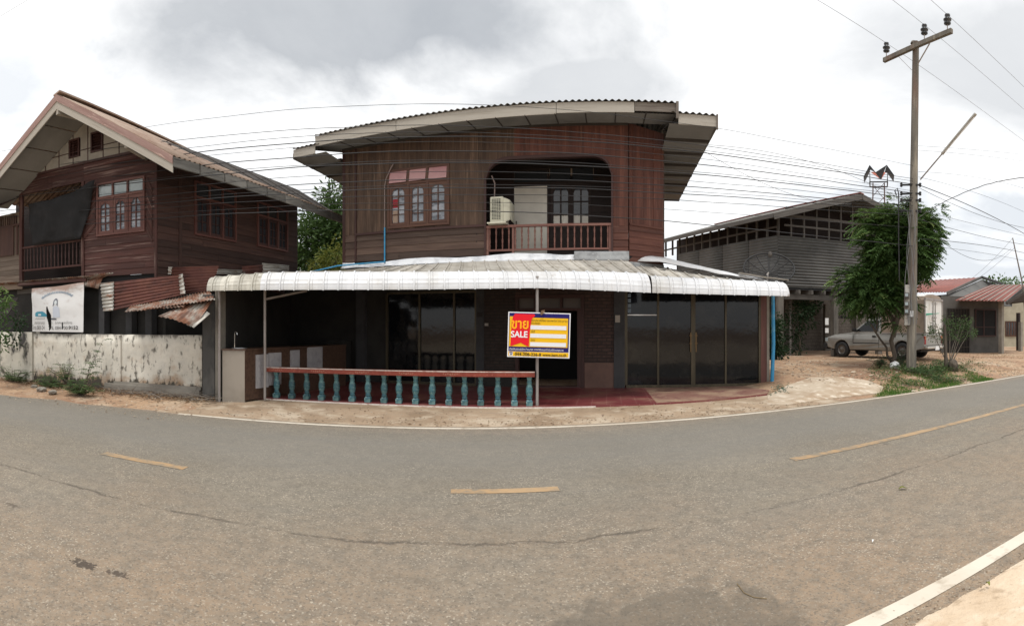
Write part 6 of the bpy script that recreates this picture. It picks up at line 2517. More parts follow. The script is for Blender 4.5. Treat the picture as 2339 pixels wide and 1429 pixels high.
# canopy box
cz0, cz1 = 1.03, 2.52
mb = MB()
cp = [(-.80, cz0), (-.80, cz1 - .2), (-.74, cz1 - .05), (-.5, cz1 + .02), (0, cz1 + .05), (.5, cz1 + .02), (.74, cz1 - .05), (.80, cz1 - .2), (.80, cz0)]
r0_ = [T(.02, y, z) for y, z in cp]; r1_ = [T(1.93, y, z) for y, z in cp]
mb.face(r0_[::-1]); mb.face(r1_)
for i in range(len(cp)):
    j = (i + 1) % len(cp)
    mb.face([r0_[i], r0_[j], r1_[j], r1_[i]], None, .5, 1 if 2 <= i <= 5 else 0)
cn_ = mb.build('canopy', [m_canopy_s, m_canopy_w], trk)
for y0_, y1_ in ((-.76, -.01), (.01, .76)):
    mb = MB(); mb.obox(T(-.01, y0_, cz0 + .02), hd * .03, lf * (y1_ - y0_), (0, 0, cz1 - cz0 - .22)); dd = mb.build('rear_door', m_canopy_w, trk)
    mb = MB()
    yb = y0_ + .1 if y0_ > 0 else y1_ - .1
    mb.tube([T(-.04, yb, cz0 + .05), T(-.04, yb, cz1 - .24)], .018, 6)
    for z in (cz0 + .3, cz0 + .62): mb.bar(T(-.045, yb - .08, z), T(-.045, yb + .08, z), .03, .05)
    mb.build('latch_bar', m_steel, dd)
mb = MB()
for y in (-.79, .79): mb.bar(T(-.02, y, cz0), T(-.02, y, cz1 - .2), .05, .05)
mb.bar(T(-.03, -.8, cz1 - .16), T(-.03, .8, cz1 - .16), .06, .08)
mb.bar(T(-.01, .8, cz0 + .0), T(1.95, .8, cz0 + .0), .03, .05)
mb.build('canopy_rail', m_steel, trk)
mb = MB()
mb.face([T(-.03, .70, 1.80), T(-.03, .70, 1.72), T(-.03, -.02, 1.79), T(-.03, -.02, 1.82)][::1])
mb.face([T(-.03, -.05, 1.82), T(-.03, -.05, 1.79), T(-.03, -.5, 1.83), T(-.03, -.5, 1.845)])
mb.build('green_stripe', plain('green_decal', (.01, .28, .17), .45), trk)
mb = MB()
for y, z in ((-.3, 2.2),):
    for k in range(5):
        mb.bar(T(-.03, y + k * .05, z + .03 * sin(k * 1.7)), T(-.03, y + k * .05 + .05, z + .03 * sin((k + 1) * 1.7)), .006, .012, hd)
mb.build('faded_mark', m_concrete, trk)

# ================================================================== red-roofed houses at the far right
bh = thing('red_roof_house', 'grey bungalow with a red metal porch roof beyond the pickup', 'house', P3(2240, 812, 28))
fd = 28.5
BHp = Plane(.30, P2(2284, fd).dot(Vector((sin(.30), cos(.30)))))
hs = lambda x: BHp.s(x)
BK2 = BHp.back(1.6)
gz = .12
mb = MB()
pbox(mb, BK2, BK2.s(2150), BK2.s(2282), gz, 3.4, -.1, 0)
mb.build('front_wall', mat('dim_cement_render', (.095, .09, .083), (((.065, .062, .057), (1.2, 1.2, 1.2), .42, .62),), 'Object', .9), bh)  # darkened render: shade below the porch roof put into the colour
mb = MB(); pbox(mb, BK2, BK2.s(2226), BK2.s(2274), BK2.z(2250, 768), BK2.z(2250, 706), 0, .05); mb.build('window', m_dark_void, bh)
mb = MB()
frame(mb, BK2, BK2.s(2226), BK2.s(2274), BK2.z(2250, 768), BK2.z(2250, 706), .06, .05, .09)
s_ = BK2.s(2246); pbox(mb, BK2, s_ - .03, s_ + .03, BK2.z(2250, 768), BK2.z(2250, 706), .05, .08, vert=True)
pbox(mb, BK2, BK2.s(2226), BK2.s(2274), BK2.z(2250, 747) - .02, BK2.z(2250, 747) + .02, .05, .08)
mb.build('window_frame', m_frame_dark, bh)
mb = MB()
ga, gb = BK2.s(2163), BK2.s(2213)
gz1 = BK2.z(2190, 705)
for k in range(15):
    s = ga + (gb - ga) * k / 14
    pbox(mb, BK2, s - .015, s + .015, gz, gz1, .03, .06, vert=True)
for k in range(7):
    z = gz + (gz1 - gz) * k / 6
    pbox(mb, BK2, ga, gb, z - .02, z + .02, .06, .08)
mb.build('gate_grille', m_beam_dark, bh)
mb = MB(); pbox(mb, BK2, ga, gb, gz, gz1, .0, .02); mb.build('dark_opening', m_dark_void, bh)
for x, d in ((2287, fd), (2216, fd + 1.2)):
    q = P2(x, d)
    mb = MB(); mb.obox((q.x - .11, q.y - .11, 0), (0, 0, 3.1), (.22, 0, 0), (0, .22, 0)); mb.build('post', m_concrete, bh)
mb = MB()
q = [P3(2180, 686, 28.3), P3(2299, 688, 27.2), P3(2345, 650, 31.5), P3(2263, 651, 32.5)]
mb.corr(q[0], q[1], q[2], q[3], .2, .02, 2)
ext = [P3(2299, 688, 27.2), P3(2420, 690, 29), P3(2420, 650, 33), P3(2345, 650, 31.5)]
pr = mb.build('porch_roof', m_red_sheet, bh, solid=.01)
mb = MB()
for k in range(7):
    u = (k + .7) / 7.2
    mb.bar(q[0] * (1 - u) + q[1] * u + Vector((0, 0, .04)), q[3] * (1 - u) + q[2] * u + Vector((0, 0, .04)), .05, .02)
mb.build('pale_seam', m_fascia, pr)
mb = MB()
mb.bar(q[1] + Vector((0, 0, -.08)), q[2] + Vector((0, 0, -.08)), .05, .2)
mb.build('porch_fascia', m_grey_timber, bh)
mb = MB()
mb.prism([q[1] + Vector((.05, .1, -.12)), P3(2362, 655, 30.5), P3(2362, 688, 31.5), P3(2308, 694, 29.5)], (0, 0, .04))
mb.bar(q[1] + Vector((.05, 0, -.1)), P3(2362, 654, 30.4), .05, .16)
mb.build('porch_soffit', m_beam_dark, bh)
mb = MB()
q2 = [P3(2085, 668, 33), P3(2166, 667, 31.5), P3(2243, 633, 38), P3(2105, 641, 40)]
mb.corr(q2[0], q2[1], q2[2], q2[3], .2, .02, 2)
mb.build('roof', m_red_sheet, bh, solid=.01)
mb = MB()
mb.bar(P3(2163, 670, 31.4), P3(2243, 633, 38), .06, .2); mb.bar(P3(2243, 633, 38), P3(2310, 656, 36), .06, .2)
mb.build('barge_board', m_corr_grey, bh)
mb = MB()
a_, b_, c_ = P3(2165, 690, 32.0), P3(2243, 640, 38.2), P3(2320, 668, 36.4)
mb.face([P3(2163, 700, 31.7), P3(2312, 700, 36.2), P3(2312, 661, 36.2), P3(2243, 638, 38.1), P3(2163, 674, 31.7)])
mb.build('gable_cladding', m_corr_grey, bh)
mb = MB(); mb.prism([P3(2078, 680, 33.2), P3(2166, 672, 31.7), P3(2166, 812, 31.7), P3(2078, 812, 33.2)], (0, .1, 0)); mb.build('side_wall', m_dim_wall, bh)

fh = thing('far_house', 'pale house with a wooden window glimpsed beyond the red porch roof', 'house', P3(2320, 800, 40))
FH = Plane(.75, P2(2310, 40).dot(Vector((sin(.75), cos(.75)))))
mb = MB(); pbox(mb, FH, FH.s(2285), FH.s(2420), 0, 4.2, -.1, 0); mb.build('wall', mat('far_cream_render', (.42, .39, .3), (((.32, .29, .22), (1, 1, 1), .42, .62),), 'Object', .9), fh)
mb = MB()
wz0_, wz1_ = FH.z(2308, 768), FH.z(2308, 733)
frame(mb, FH, FH.s(2296), FH.s(2322), wz0_, wz1_, .09, 0, .06)
for k in (1, 2, 3):
    s = FH.s(2296) + (FH.s(2322) - FH.s(2296)) * k / 4
    pbox(mb, FH, s - .04, s + .04, wz0_, wz1_, 0, .05, vert=True)
wf = mb.build('window', m_frame_brown, fh)
mb = MB(); pbox(mb, FH, FH.s(2297), FH.s(2321), wz0_, wz1_, .0, .01); mb.build('pane', m_glass_mid, wf)
for x, d, m_ in ((2326, 33, m_wood_dark), (2331, 32, m_concrete)):
    q = P2(x, d)
    mb = MB(); mb.obox((q.x - .1, q.y - .1, 0), (0, 0, 2.6 if x == 2326 else 2.0), (.2, 0, 0), (0, .2, 0))
    tag(mb.build('yard_post', m_, None, origin=(q.x, q.y, 0)), 'dark wooden post under the red porch roof edge' if x == 2326 else 'pale short post beside the dark post under the red porch roof', 'post')

# ================================================================== lattice mast with a winged roof
mp = P2(2007, 46)
lm = thing('loudspeaker_mast', 'tall lattice mast with a small red winged roof rising behind the stilt house', 'mast', (mp.x, mp.y, 0))
zt1 = ZZ(421, 46)
mb = MB()
vw = Vector((mp.x, mp.y, 0)).normalized(); rt = Vector((vw.y, -vw.x, 0))
c4 = [rt * a + vw * b for a, b in ((-.5, -.5), (.5, -.5), (.5, .5), (-.5, .5))]
for c_ in c4:
    mb.tube([Vector((mp.x, mp.y, 0)) + c_ * 1.5, Vector((mp.x, mp.y, zt1)) + c_], .05, 5)
for k in range(12):
    z0_, z1_ = zt1 * k / 12, zt1 * (k + 1) / 12
    for i in range(4):
        mb.tube([Vector((mp.x, mp.y, z0_)) + c4[i] * (1.5 - .5 * k / 12), Vector((mp.x, mp.y, z1_)) + c4[(i + 1) % 4] * (1.5 - .5 * (k + 1) / 12)], .025, 4)
mb.build('tower', mat('rusty_mast_steel', (.1, .05, .04), (), 'Object', .8), lm)
mb = MB()
for i in range(4):
    a_, b_ = [Vector((mp.x, mp.y, zt1)) + c4[j] * 1.55 for j in (i, (i + 1) % 4)]
    mb.tube([a_, b_], .06, 5)
    mb.tube([a_, a_ + Vector((0, 0, .75))], .035, 5)
mb.build('platform', m_black, lm)
mb = MB()
Wg = lambda u, v, dz: Vector((mp.x, mp.y, 0)) + rt * u + vw * v + Vector((0, 0, dz))
e = ZZ(412, 46); t_ = ZZ(386, 46); vz = ZZ(415, 46)
for u0, u1 in ((-1.32, -.95), (1.32, .95)):
    for v in (-1, 1):
        pass
# two little gables side by side: dark faces, red slope between them
t_, vz, e = ZZ(384.5, 46), ZZ(418, 46), ZZ(411, 46)
tri = lambda pts, mi, v=-1.0: mb.prism([Wg(u, v, z) for u, z in pts], vw * .05, mi=mi)
tri([(-1.32, e), (-.78, t_), (-.70, t_ - .42)], 1)
tri([(-.78, t_), (-.2, t_ - .72), (-.70, t_ - .42)], 1)
tri([(-.3, t_ - .66), (.2, vz), (.70, t_)], 1)
tri([(.70, t_), (1.36, e + .12), (.52, t_ - .62)], 1)
mb.prism([Wg(-.78, -.95, t_), Wg(-1.32, -.95, e), Wg(-1.32, 1, e), Wg(-.78, 1, t_)], (0, 0, .04), mi=1)
mb.prism([Wg(.70, -.95, t_), Wg(1.36, -.95, e + .12), Wg(1.36, 1, e + .12), Wg(.70, 1, t_)], (0, 0, .04), mi=1)
mb.face([Wg(-.76, .9, t_ - .04), Wg(.68, .9, t_ - .04), Wg(.2, -.7, vz + .1)])
mb.build('winged_roof', [mat('orange_red_sheet', (.38, .1, .06), (), 'Object', .7), m_black], lm)

# ================================================================== utility pole
pq = P2(2081, 16.0)
pg = .30
up_ = thing('utility_pole', 'tall weathered utility pole with a slanted crossarm, cables and meters', 'utility pole', (pq.x, pq.y, pg))
m_pole = mat('weathered_pole', (.165, .15, .125), (((.11, .1, .085), (3, 3, .5), .42, .62), ((.28, .25, .2), (9, 9, .8), .52, .7), ((.15, .07, .05), (3, 3, .5), .53, .7, 8, .55), ((.06, .05, .045), (5, 5, .6), .58, .72, 8, .6)), 'Object', .9, bump=.6, bscale=(30, 30, 2))
topz = ZZ(96, 16)
mb = MB()
np_ = 12
rows_ = []
lean = Vector((.11, -.10, 0))
for k in range(np_ + 1):
    v = k / np_
    r = .17 * (1 - v) + .108 * v
    c_ = Vector((pq.x, pq.y, -.1 + (topz + .1) * v)) + lean * v
    rows_.append([c_ + Vector((cos(pi / 8 + pi / 4 * i), sin(pi / 8 + pi / 4 * i), 0)) * r for i in range(8)])
mb.grid(rows_, closed=True, smooth=False); mb.face(rows_[-1])
mb.lathe([(.104, 0), (.08, .06), (.03, .08)], Vector((pq.x + lean.x, pq.y, topz)), 8)
mb.build('shaft', m_pole, up_)
ca = P3(2027, 139, 16.75); cb = P3(2182, 78, 15.1)
ca.z = cb.z = (ca.z + cb.z) / 2
mid = (ca + cb) / 2
mb = MB(); mb.bar(ca + Vector((-.15, 0, 0)), cb + Vector((-.15, 0, 0)), .11, .13); xa_ = mb.build('crossarm', m_pole, up_)
INS = []
for f_, in ((.04,), (.62,), (.94,)):
    b_ = ca * (1 - f_) + cb * f_ + Vector((-.15, 0, .06))
    m_ = MB()
    m_.lathe([(.015, 0), (.015, .2)], b_, 6)
    m_.build('insulator_pin', m_steel, xa_)
    m_ = MB()
    m_.lathe([(.05, .17), (.10, .19), (.11, .21), (.05, .24), (.05, .26), (.115, .29), (.125, .32), (.07, .36), (.06, .4), (.085, .42), (.08, .46), (.03, .48)], b_, 12)
    m_.build('insulator', plain('brown_grey_porcelain', (.045, .05, .055), .25), xa_)
    INS.append(b_ + Vector((0, 0, .46)))
mb = MB()
pc = Vector((pq.x + lean.x * .9, pq.y, mid.z))
for f_ in (.22, .68):
    b_ = ca * (1 - f_) + cb * f_ + Vector((-.1, 0, -.07))
    mb.bar(b_, Vector((pc.x, pc.y, mid.z - .65)), .04, .012)
mb.build('brace', m_steel, up_)
# meters, boxes and brackets
mb = MB()
face = -Vector((pq.x, pq.y, 0)).normalized(); sdv = Vector((-face.y, face.x, 0))
PQ = lambda u, o, z: Vector((pq.x, pq.y, z)) + sdv * u + face * o
def on_pole(px, py): return ZZ(py, 15.8)
mb = MB(); mb.obox(PQ(-.2, .14, ZZ(742, 15.8)), sdv * .16, face * .06, (0, 0, ZZ(650, 15.8) - ZZ(742, 15.8))); mb.build('meter_board', m_zinc, up_)
for z_ in (ZZ(675, 15.8), ZZ(695, 15.8), ZZ(712, 15.8)):
    m_ = MB(); m_.obox(PQ(-.21, .2, z_ - .09), sdv * .15, face * .1, (0, 0, .18)); mo = m_.build('meter', m_grey_timber, up_, bevel=.02)
    m_ = MB(); m_.obox(PQ(-.18, .302, z_ - .03), sdv * .09, face * .01, (0, 0, .09)); m_.build('dial', m_glass_pale, mo)
mb = MB(); mb.obox(PQ(-.03, .2, ZZ(723, 15.8)), sdv * .1, face * .02, (0, 0, .18)); mb.build('notice', m_white, up_)
for k, (py, w_) in enumerate(((420, .3), (440, .3), (455, .36), (480, .25))):
    mb = MB(); z_ = ZZ(py, 15.8)
    mb.bar(PQ(-.3, .1, z_), PQ(.28, .1, z_), .04, .05)
    mb.lathe([(.03, -.06), (.045, -.03), (.03, 0), (.045, .03), (.03, .06)], PQ(-.3, .1, z_), 8)
    mb.lathe([(.03, -.06), (.045, -.03), (.03, 0), (.045, .03), (.03, .06)], PQ(.28, .1, z_), 8)
    mb.build('cable_bracket', m_black, up_)
mb = MB()
for k in range(5):
    pts = []
    for i in range(14):
        v = i / 13
        z_ = ZZ(480, 15.8) + (ZZ(740, 15.8) - ZZ(480, 15.8)) * v
        pts.append(PQ(-.12 + .06 * k + .07 * sin(v * 7 + k * 2), .23 + .02 * (k % 2), z_))
    mb.tube(pts, .009, 5, cap=False)
mb.build('hanging_wire', m_cable_grey, up_)
mb = MB()
z0_ = ZZ(445, 15.8)
mb.tube([PQ(-.45, .15, z0_), PQ(-.5, .15, z0_ + .15), PQ(-.42, .15, z0_ + .22), PQ(-.38, .15, z0_ + .05), PQ(-.38, .15, z0_ - 1.3), PQ(-.36, .12, ZZ(640, 15.8))], .02, 6)
mb.build('drop_cable', m_cable, up_)
# street lamp
sl = thing('street_lamp', 'long grey tube street lamp on a slanting arm fixed to the utility pole', 'street lamp', P3(2103, 410, 15.9))
la, lb, lc = P3(2102, 410, 15.9), P3(2158, 344, 15.4), P3(2229, 259, 14.8)
mb = MB(); mb.tube([la, lb], .022, 6); mb.build('arm', m_steel, sl)
mb = MB(); mb.bar(lb - (lc - lb) * .1, lc, .10, .06); mb.build('housing', m_zinc, sl, bevel=.015)
mb = MB(); mb.bar(lb + Vector((0, 0, -.045)), lc - (lc - lb) * .05 + Vector((0, 0, -.045)), .03, .03); mb.build('tube', m_white, sl)

# ================================================================== overhead cables
def cable(p0, pm, p1, r, label, m=m_cable, n=40, group='overhead cables', wob=0.0):
    """parabola through three points of a vertical plane (param by chord)"""
    p0, pm, p1 = Vector(p0), Vector(pm), Vector(p1)
    ch = p1 - p0
    ch.z = 0
    L2 = ch.length_squared
    t = (Vector((pm.x - p0.x, pm.y - p0.y, 0))).dot(ch) / L2
    lin = p0.z + (p1.z - p0.z) * t
    k = (pm.z - lin) / (t * (1 - t))
    ph = random.random() * 9
    pts = []
    for i in range(n + 1):
        u = i / n
        q = p0 + (p1 - p0) * u
        q.z += k * u * (1 - u) + wob * noise.noise(Vector((u * 14, ph, 0)))
        pts.append(q)
    mb_ = MB(); mb_.tube(pts, r, 4)
    o = mb_.build('overhead_cable', m, None, origin=p0)
    tag(o, label, 'cable', group)
    return o


def wire(y0, y1, y2, p, r, label, x2=2086, m=m_cable, x0=-40, wob=0.02):
    """three sightings: left edge, x=1080 and the pole; p = distance of the line from the camera"""
    WPn = Plane(RA, p)
    f = lambda x, y: WPn.px(x, y)
    pl_end = Vector((pq.x, pq.y, 0))
    a, b = f(x0, y0), f(1080, y1)
    # swing the far end on to the pole itself
    d2 = math.hypot(pq.x, pq.y) - .1
    c = P3(x2, y2, d2)
    pl2 = Plane.through(a, c)
    b = pl2.px(1080, y1)
    return cable(a, b, c, r, label, m, 60, wob=wob)


wl = [(352, 239, 378, 10.0, .006), (378, 288, 408, 9.9, .008), (401, 303, 414, 9.8, .007), (419, 312, 420, 10.0, .013), (428, 325, 436, 9.7, .006), (446, 344, 441, 10.0, .012),
      (452, 366, 447, 9.8, .007), (458, 371, 452, 9.6, .013), (472, 392, 461, 9.9, .007), (484, 409, 469, 9.8, .011), (492, 421, 475, 10.0, .006), (500, 428, 481, 9.7, .011), (505, 444, 492, 9.9, .008), (520, 462, 520, 9.8, .006), (530, 481, 562, 9.8, .011)]
names = ['topmost thin cable arching just above the grey roof edge', 'thin cable crossing the grey roof fascia below the topmost cable', 'thin cable grazing the soffit of the timber house',
         'thick black cable crossing the upper boards just under the soffit', 'thin cable crossing the upper boards above the pink lights', 'thick black cable level with the arch of the balcony',
         'thin cable across the head of the balcony arch', 'thick black cable just above the pink window lights', 'thin cable crossing the pink window lights', 'thick cable crossing just below the pink window lights',
         'thin cable over the heads of the arched casements', 'thick cable across the arched casement heads and white door top', 'thin cable across the middle of the casements', 'thin cable crossing the casements low and the white door', 'lowest thick cable crossing the foot of the casements and balcony rail']
for (a, b, c, p, r), nm in zip(wl, names):
    wire(a, b, c, p, r * .8, nm)
# conductors on the crossarm
for I, yl, (xr, yr), nm in zip(INS, ((1770, -4), (1985, -2), (2078, -4)), ((2345, 285), (2345, 212), (2345, 165)), ('bare conductor on the lowest insulator of the crossarm', 'bare conductor on the middle insulator of the crossarm', 'bare conductor on the highest, outermost insulator of the crossarm')):
    # parallel to the road, both ways, one long span each
    dL = (ROAD_T.x, ROAD_T.y)
    L0_ = I - Vector((ROAD_T.x, ROAD_T.y, 0)) * 40 + Vector((0, 0, 3.2))
    mm = I - Vector((ROAD_T.x, ROAD_T.y, 0)) * 20 + Vector((0, 0, 1.3))
    cable(L0_, mm, I, .007, nm + ' running over the houses', m_cable_grey, 40)
    R_e = I + Vector((ROAD_T.x, ROAD_T.y, 0)) * 34
    mm = I + Vector((ROAD_T.x, ROAD_T.y, 0)) * 17 + Vector((0, 0, -.45))
    cable(I, mm, R_e, .007, nm + ' running away beyond the street lamp', m_cable_grey, 40)
# cables leaving to the right of the pole
for i, (ya, xm, ym, yr, r, nm) in enumerate(((422, 2220, 475, 541, .016, 'thick black cable sloping from the pole down past the neem tree crown'), (428, 2220, 487, 522, .009, 'black cable sloping close under the thick one past the neem tree'), (404, 2220, 440, 490, .006, 'thin cable fixed just below the foot of the lamp arm'),
                                         (392, 2220, 405, 434, .006, 'thin cable from the lamp arm foot, highest of those sloping off beyond the tree'), (333, 2220, 343, 354, .006, 'upper of two thin level cables passing the street lamp arm'), (343, 2220, 355, 370, .006, 'lower of two thin level cables passing the street lamp arm'),
                                         (480, 2220, 512, 541, .006, 'thin cable emerging from the top of the neem tree crown'), (500, 2220, 536, 560, .009, 'black cable emerging at the middle of the tree crown'), (545, 2220, 558, 580, .010, 'dark cable between the neem tree and bamboo pole, just above the lowest'), (560, 2220, 575, 598, .006, 'lowest thin cable between the neem tree and bamboo pole'))):
    d2 = math.hypot(pq.x, pq.y)
    a = P3(2098, ya, d2)
    far = Vector((pq.x, pq.y, 0)) + Vector((ROAD_T.x, ROAD_T.y, 0)) * 9.5
    pl_ = Plane.through((pq.x, pq.y), (far.x, far.y))
    cable(a, pl_.px(xm, ym), pl_.px(2352, yr), r * .85, nm)
# service drops
cable(P3(2345, 405, 13), P3(2215, 466, 15.5), P3(2095, 500, 16), .012, 'thick sagging service cable rising away from the pole above the tree', m_cable_grey, wob=.02)
cable(P3(2150, 550, 18), P3(2240, 595, 24), P3(2310, 566, 30), .008, 'slack service cable drooping between tree and leaning bamboo pole', m_cable)
cable(P3(2312, 545, 30), P3(2270, 592, 30.5), P3(2222, 634, 31), .008, 'upper guy wire from leaning bamboo pole to red roof', m_cable_grey)
cable(P3(2318, 565, 30), P3(2280, 601, 30.5), P3(2236, 634, 31), .008, 'lower guy wire from leaning bamboo pole to red roof', m_cable_grey)
cable(P3(1600, 340, 12.5), P3(1850, 440, 15), P3(1945, 466, 18), .006, 'thin drop wire from the roof corner towards the stilt house', m_cable_grey)
cable(P3(1600, 330, 12.5), P3(1800, 372, 14), P3(2072, 462, 15.9), .006, 'thin drop wire from the roof corner to the pole', m_cable_grey)
mb = MB(); mb.tube([P3(2350, 790, 30), P3(2334, 640, 30), P3(2313, 543, 30)], [.05, .045, .03], 6)
tag(mb.build('bamboo_pole', m_leafless, None, origin=P3(2350, 790, 30)), 'thin leaning bamboo pole standing up above the red roofs', 'pole')
# ================================================================== vegetation
rnd = random.Random(5)


def rv():
    while True:
        v = Vector((rnd.uniform(-1, 1), rnd.uniform(-1, 1), rnd.uniform(-1, 1)))
        if .05 < v.length < 1: return v.normalized()


def leaf(mb, p, d, n, L, w, tone):
    """one folded leaf: p base, d direction, n rough normal"""
    s = d.cross(n)
    if s.length < 1e-4: s = d.cross(Vector((1, 0, .3)))
    s.normalize()
    tip = p + d * L + n * (-.18 * L)
    a, b = p + d * L * .45 + s * w / 2, p + d * L * .45 - s * w / 2
    mb.face([p, a, tip, b], [(0, 0)] * 4, tone)


def frond(mb, p, d, L, nl, ll, tone, droop=.5):
    """pinnate leaf"""
    up = Vector((0, 0, 1))
    s = d.cross(up)
    if s.length < .05: s = Vector((1, 0, 0))
    s.normalize()
    for i in range(nl):
        u = (i + .6) / nl
        q = p + d * L * u - up * droop * L * u * u
        sg = 1 if i % 2 else -1
        dd = (s * sg * .8 + d * .55 - up * (.25 + .3 * rnd.random())).normalized()
        leaf(mb, q, dd, up, ll * (1.1 - .4 * u), ll * .34, min(1, max(0, tone + rnd.uniform(-.16, .16))))


def crown_fronds(mb, blobs, count, L, nl, ll, bias=None):
    tot = sum(b[1][0] * b[1][1] * b[1][2] for b in blobs)
    for c, r, light in blobs:
        n = int(count * r[0] * r[1] * r[2] / tot)
        # a blob is itself made of twig clusters, so that gaps stay open between them
        twigs = []
        for _ in range(max(5, n // 9)):
            v = rv() * (rnd.random() ** .38)
            twigs.append(Vector((v.x * r[0], v.y * r[1], v.z * r[2])))
        for _ in range(n):
            t = rnd.choice(twigs)
            o = rv()
            p = c + t + o * rnd.random() * .22
            out_ = (t.normalized() if t.length > .01 else o) * .7 + o * .6 + Vector((0, 0, .25))
            out_.normalize()
            rel = t.z / max(r[2], .1)
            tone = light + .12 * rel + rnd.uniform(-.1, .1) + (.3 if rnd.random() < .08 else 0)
            frond(mb, p, out_, L * rnd.uniform(.6, 1.15), nl, ll * rnd.uniform(.8, 1.2), tone)


def crown_leaves(mb, blobs, count, L, w):
    tot = sum(b[1][0] * b[1][1] * b[1][2] for b in blobs)
    for c, r, light in blobs:
        n = int(count * r[0] * r[1] * r[2] / tot)
        tw = []
        for _ in range(max(5, n // 16)):
            v = rv() * (rnd.random() ** .36)
            tw.append(Vector((v.x * r[0], v.y * r[1], v.z * r[2])))
        for _ in range(n):
            t = rnd.choice(tw)
            o = rv()
            p = c + t + o * rnd.random() ** .6 * L * 1.7
            d = (o * .8 + Vector((0, 0, -.35)) + (t.normalized() * .5 if t.length > .01 else o)).normalized()
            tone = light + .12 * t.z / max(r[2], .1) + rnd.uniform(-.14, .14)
            leaf(mb, p, d, rv(), L * rnd.uniform(.7, 1.2), w, min(1, max(0, tone)))


def limbs(mb, base, top, r0, r1, tips, wob=.1):
    """tapered trunk and limbs to the given tips"""
    pts = []
    n = 6
    for i in range(n + 1):
        u = i / n
        pts.append(base * (1 - u) + top * u + Vector((rnd.uniform(-wob, wob), rnd.uniform(-wob, wob), 0)) * sin(pi * u))
    mb.tube(pts, [r0 + (r1 - r0) * i / n for i in range(n + 1)], 8)
    for t, u0 in tips:
        a = base * (1 - u0) + top * u0
        m_ = (a + t) / 2 + Vector((rnd.uniform(-.15, .15), rnd.uniform(-.15, .15), .1))
        mb.tube([a, m_, t], [r1 * .9, r1 * .55, r1 * .15], 6)


def tree(name, label, cat, base, parts, leafm, trunk=None, group=None):
    t = thing(name, label, cat, base, group)
    return t


# ---- the tree beside the pole
D = 17.2
tb = P3(2038, 828, D); tb.z = ground_h(tb.x, tb.y)
tr = thing('neem_tree', 'small leafy tree with fine drooping leaves between the pickup and the utility pole', 'tree', tb)
def bl(px, py, d, rx, rz, light, ry=None): return (P3(px, py, d), (rx, ry or rx, rz), light)
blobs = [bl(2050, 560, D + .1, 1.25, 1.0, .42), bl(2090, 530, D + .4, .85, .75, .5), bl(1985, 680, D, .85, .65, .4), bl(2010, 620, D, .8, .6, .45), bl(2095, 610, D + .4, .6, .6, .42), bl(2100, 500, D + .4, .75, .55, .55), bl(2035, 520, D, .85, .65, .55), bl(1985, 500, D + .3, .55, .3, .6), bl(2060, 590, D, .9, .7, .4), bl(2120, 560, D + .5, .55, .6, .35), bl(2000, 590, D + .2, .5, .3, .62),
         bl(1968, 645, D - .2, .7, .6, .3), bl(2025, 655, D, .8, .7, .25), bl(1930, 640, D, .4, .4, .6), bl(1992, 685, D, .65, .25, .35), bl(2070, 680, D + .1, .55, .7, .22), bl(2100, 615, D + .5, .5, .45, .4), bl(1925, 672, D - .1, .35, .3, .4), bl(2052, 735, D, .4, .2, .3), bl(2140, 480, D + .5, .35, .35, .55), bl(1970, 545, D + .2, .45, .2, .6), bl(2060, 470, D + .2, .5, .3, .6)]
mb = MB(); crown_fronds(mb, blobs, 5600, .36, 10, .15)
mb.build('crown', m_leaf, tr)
mb = MB()
limbs(mb, tb - Vector((0, 0, .1)), P3(2050, 640, D), .085, .055, [(b[0], rnd.uniform(.35, .95)) for b in blobs[:18]])
limbs(mb, tb + Vector((.25, .1, -.1)), P3(1990, 740, D), .05, .03, [(blobs[6][0], .8)])
mb.build('trunk', m_bark, tr)

# ---- tree between the two timber houses
D2 = 23.0
tb = P3(740, 760, D2); tb.z = 0
t2 = thing('mango_tree', 'dense bright green tree seen between the maroon house and timber house', 'tree', tb)
blobs = [bl(757, 455, D2, .75, .75, .35), bl(745, 500, D2, .9, .7, .3), bl(700, 545, D2 - .3, .95, .75, .3), bl(765, 545, D2, 1.0, .8, .35), bl(715, 590, D2 - .4, 1.0, .6, .2), bl(760, 600, D2 - .6, .9, .6, .55), bl(690, 520, D2, .5, .5, .4), bl(800, 520, D2, 1.2, 1.0, .3), bl(830, 580, D2, 1.4, 1, .3), bl(720, 520, D2 - .2, .35, .4, .7), bl(780, 480, D2, .7, .5, .35), bl(690, 590, D2, .7, .7, .15)]
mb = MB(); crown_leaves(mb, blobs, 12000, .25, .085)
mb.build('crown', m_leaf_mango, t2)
mb = MB(); limbs(mb, tb, P3(760, 540, D2), .22, .09, [(b[0], rnd.uniform(.6, .95)) for b in blobs])
mb.build('trunk', m_bark, t2)
D3 = 21.0
tb = P3(770, 700, D3); tb.z = 0
t3_ = thing('yellow_green_bush', 'yellow green bush low in front of the dense tree between houses', 'bush', tb)
blobs = [bl(755, 590, D3, .5, .45, .55), bl(775, 572, D3, .35, .5, .6), bl(735, 612, D3, .5, .35, .45), bl(770, 625, D3, .7, .4, .5)]
mb = MB(); crown_leaves(mb, blobs, 1700, .15, .06)
mb.build('foliage', m_leaf_yellow, t3_)
mb = MB(); limbs(mb, tb, P3(765, 600, D3), .06, .03, [(b[0], .8) for b in blobs]); mb.build('stem', m_bark, t3_)

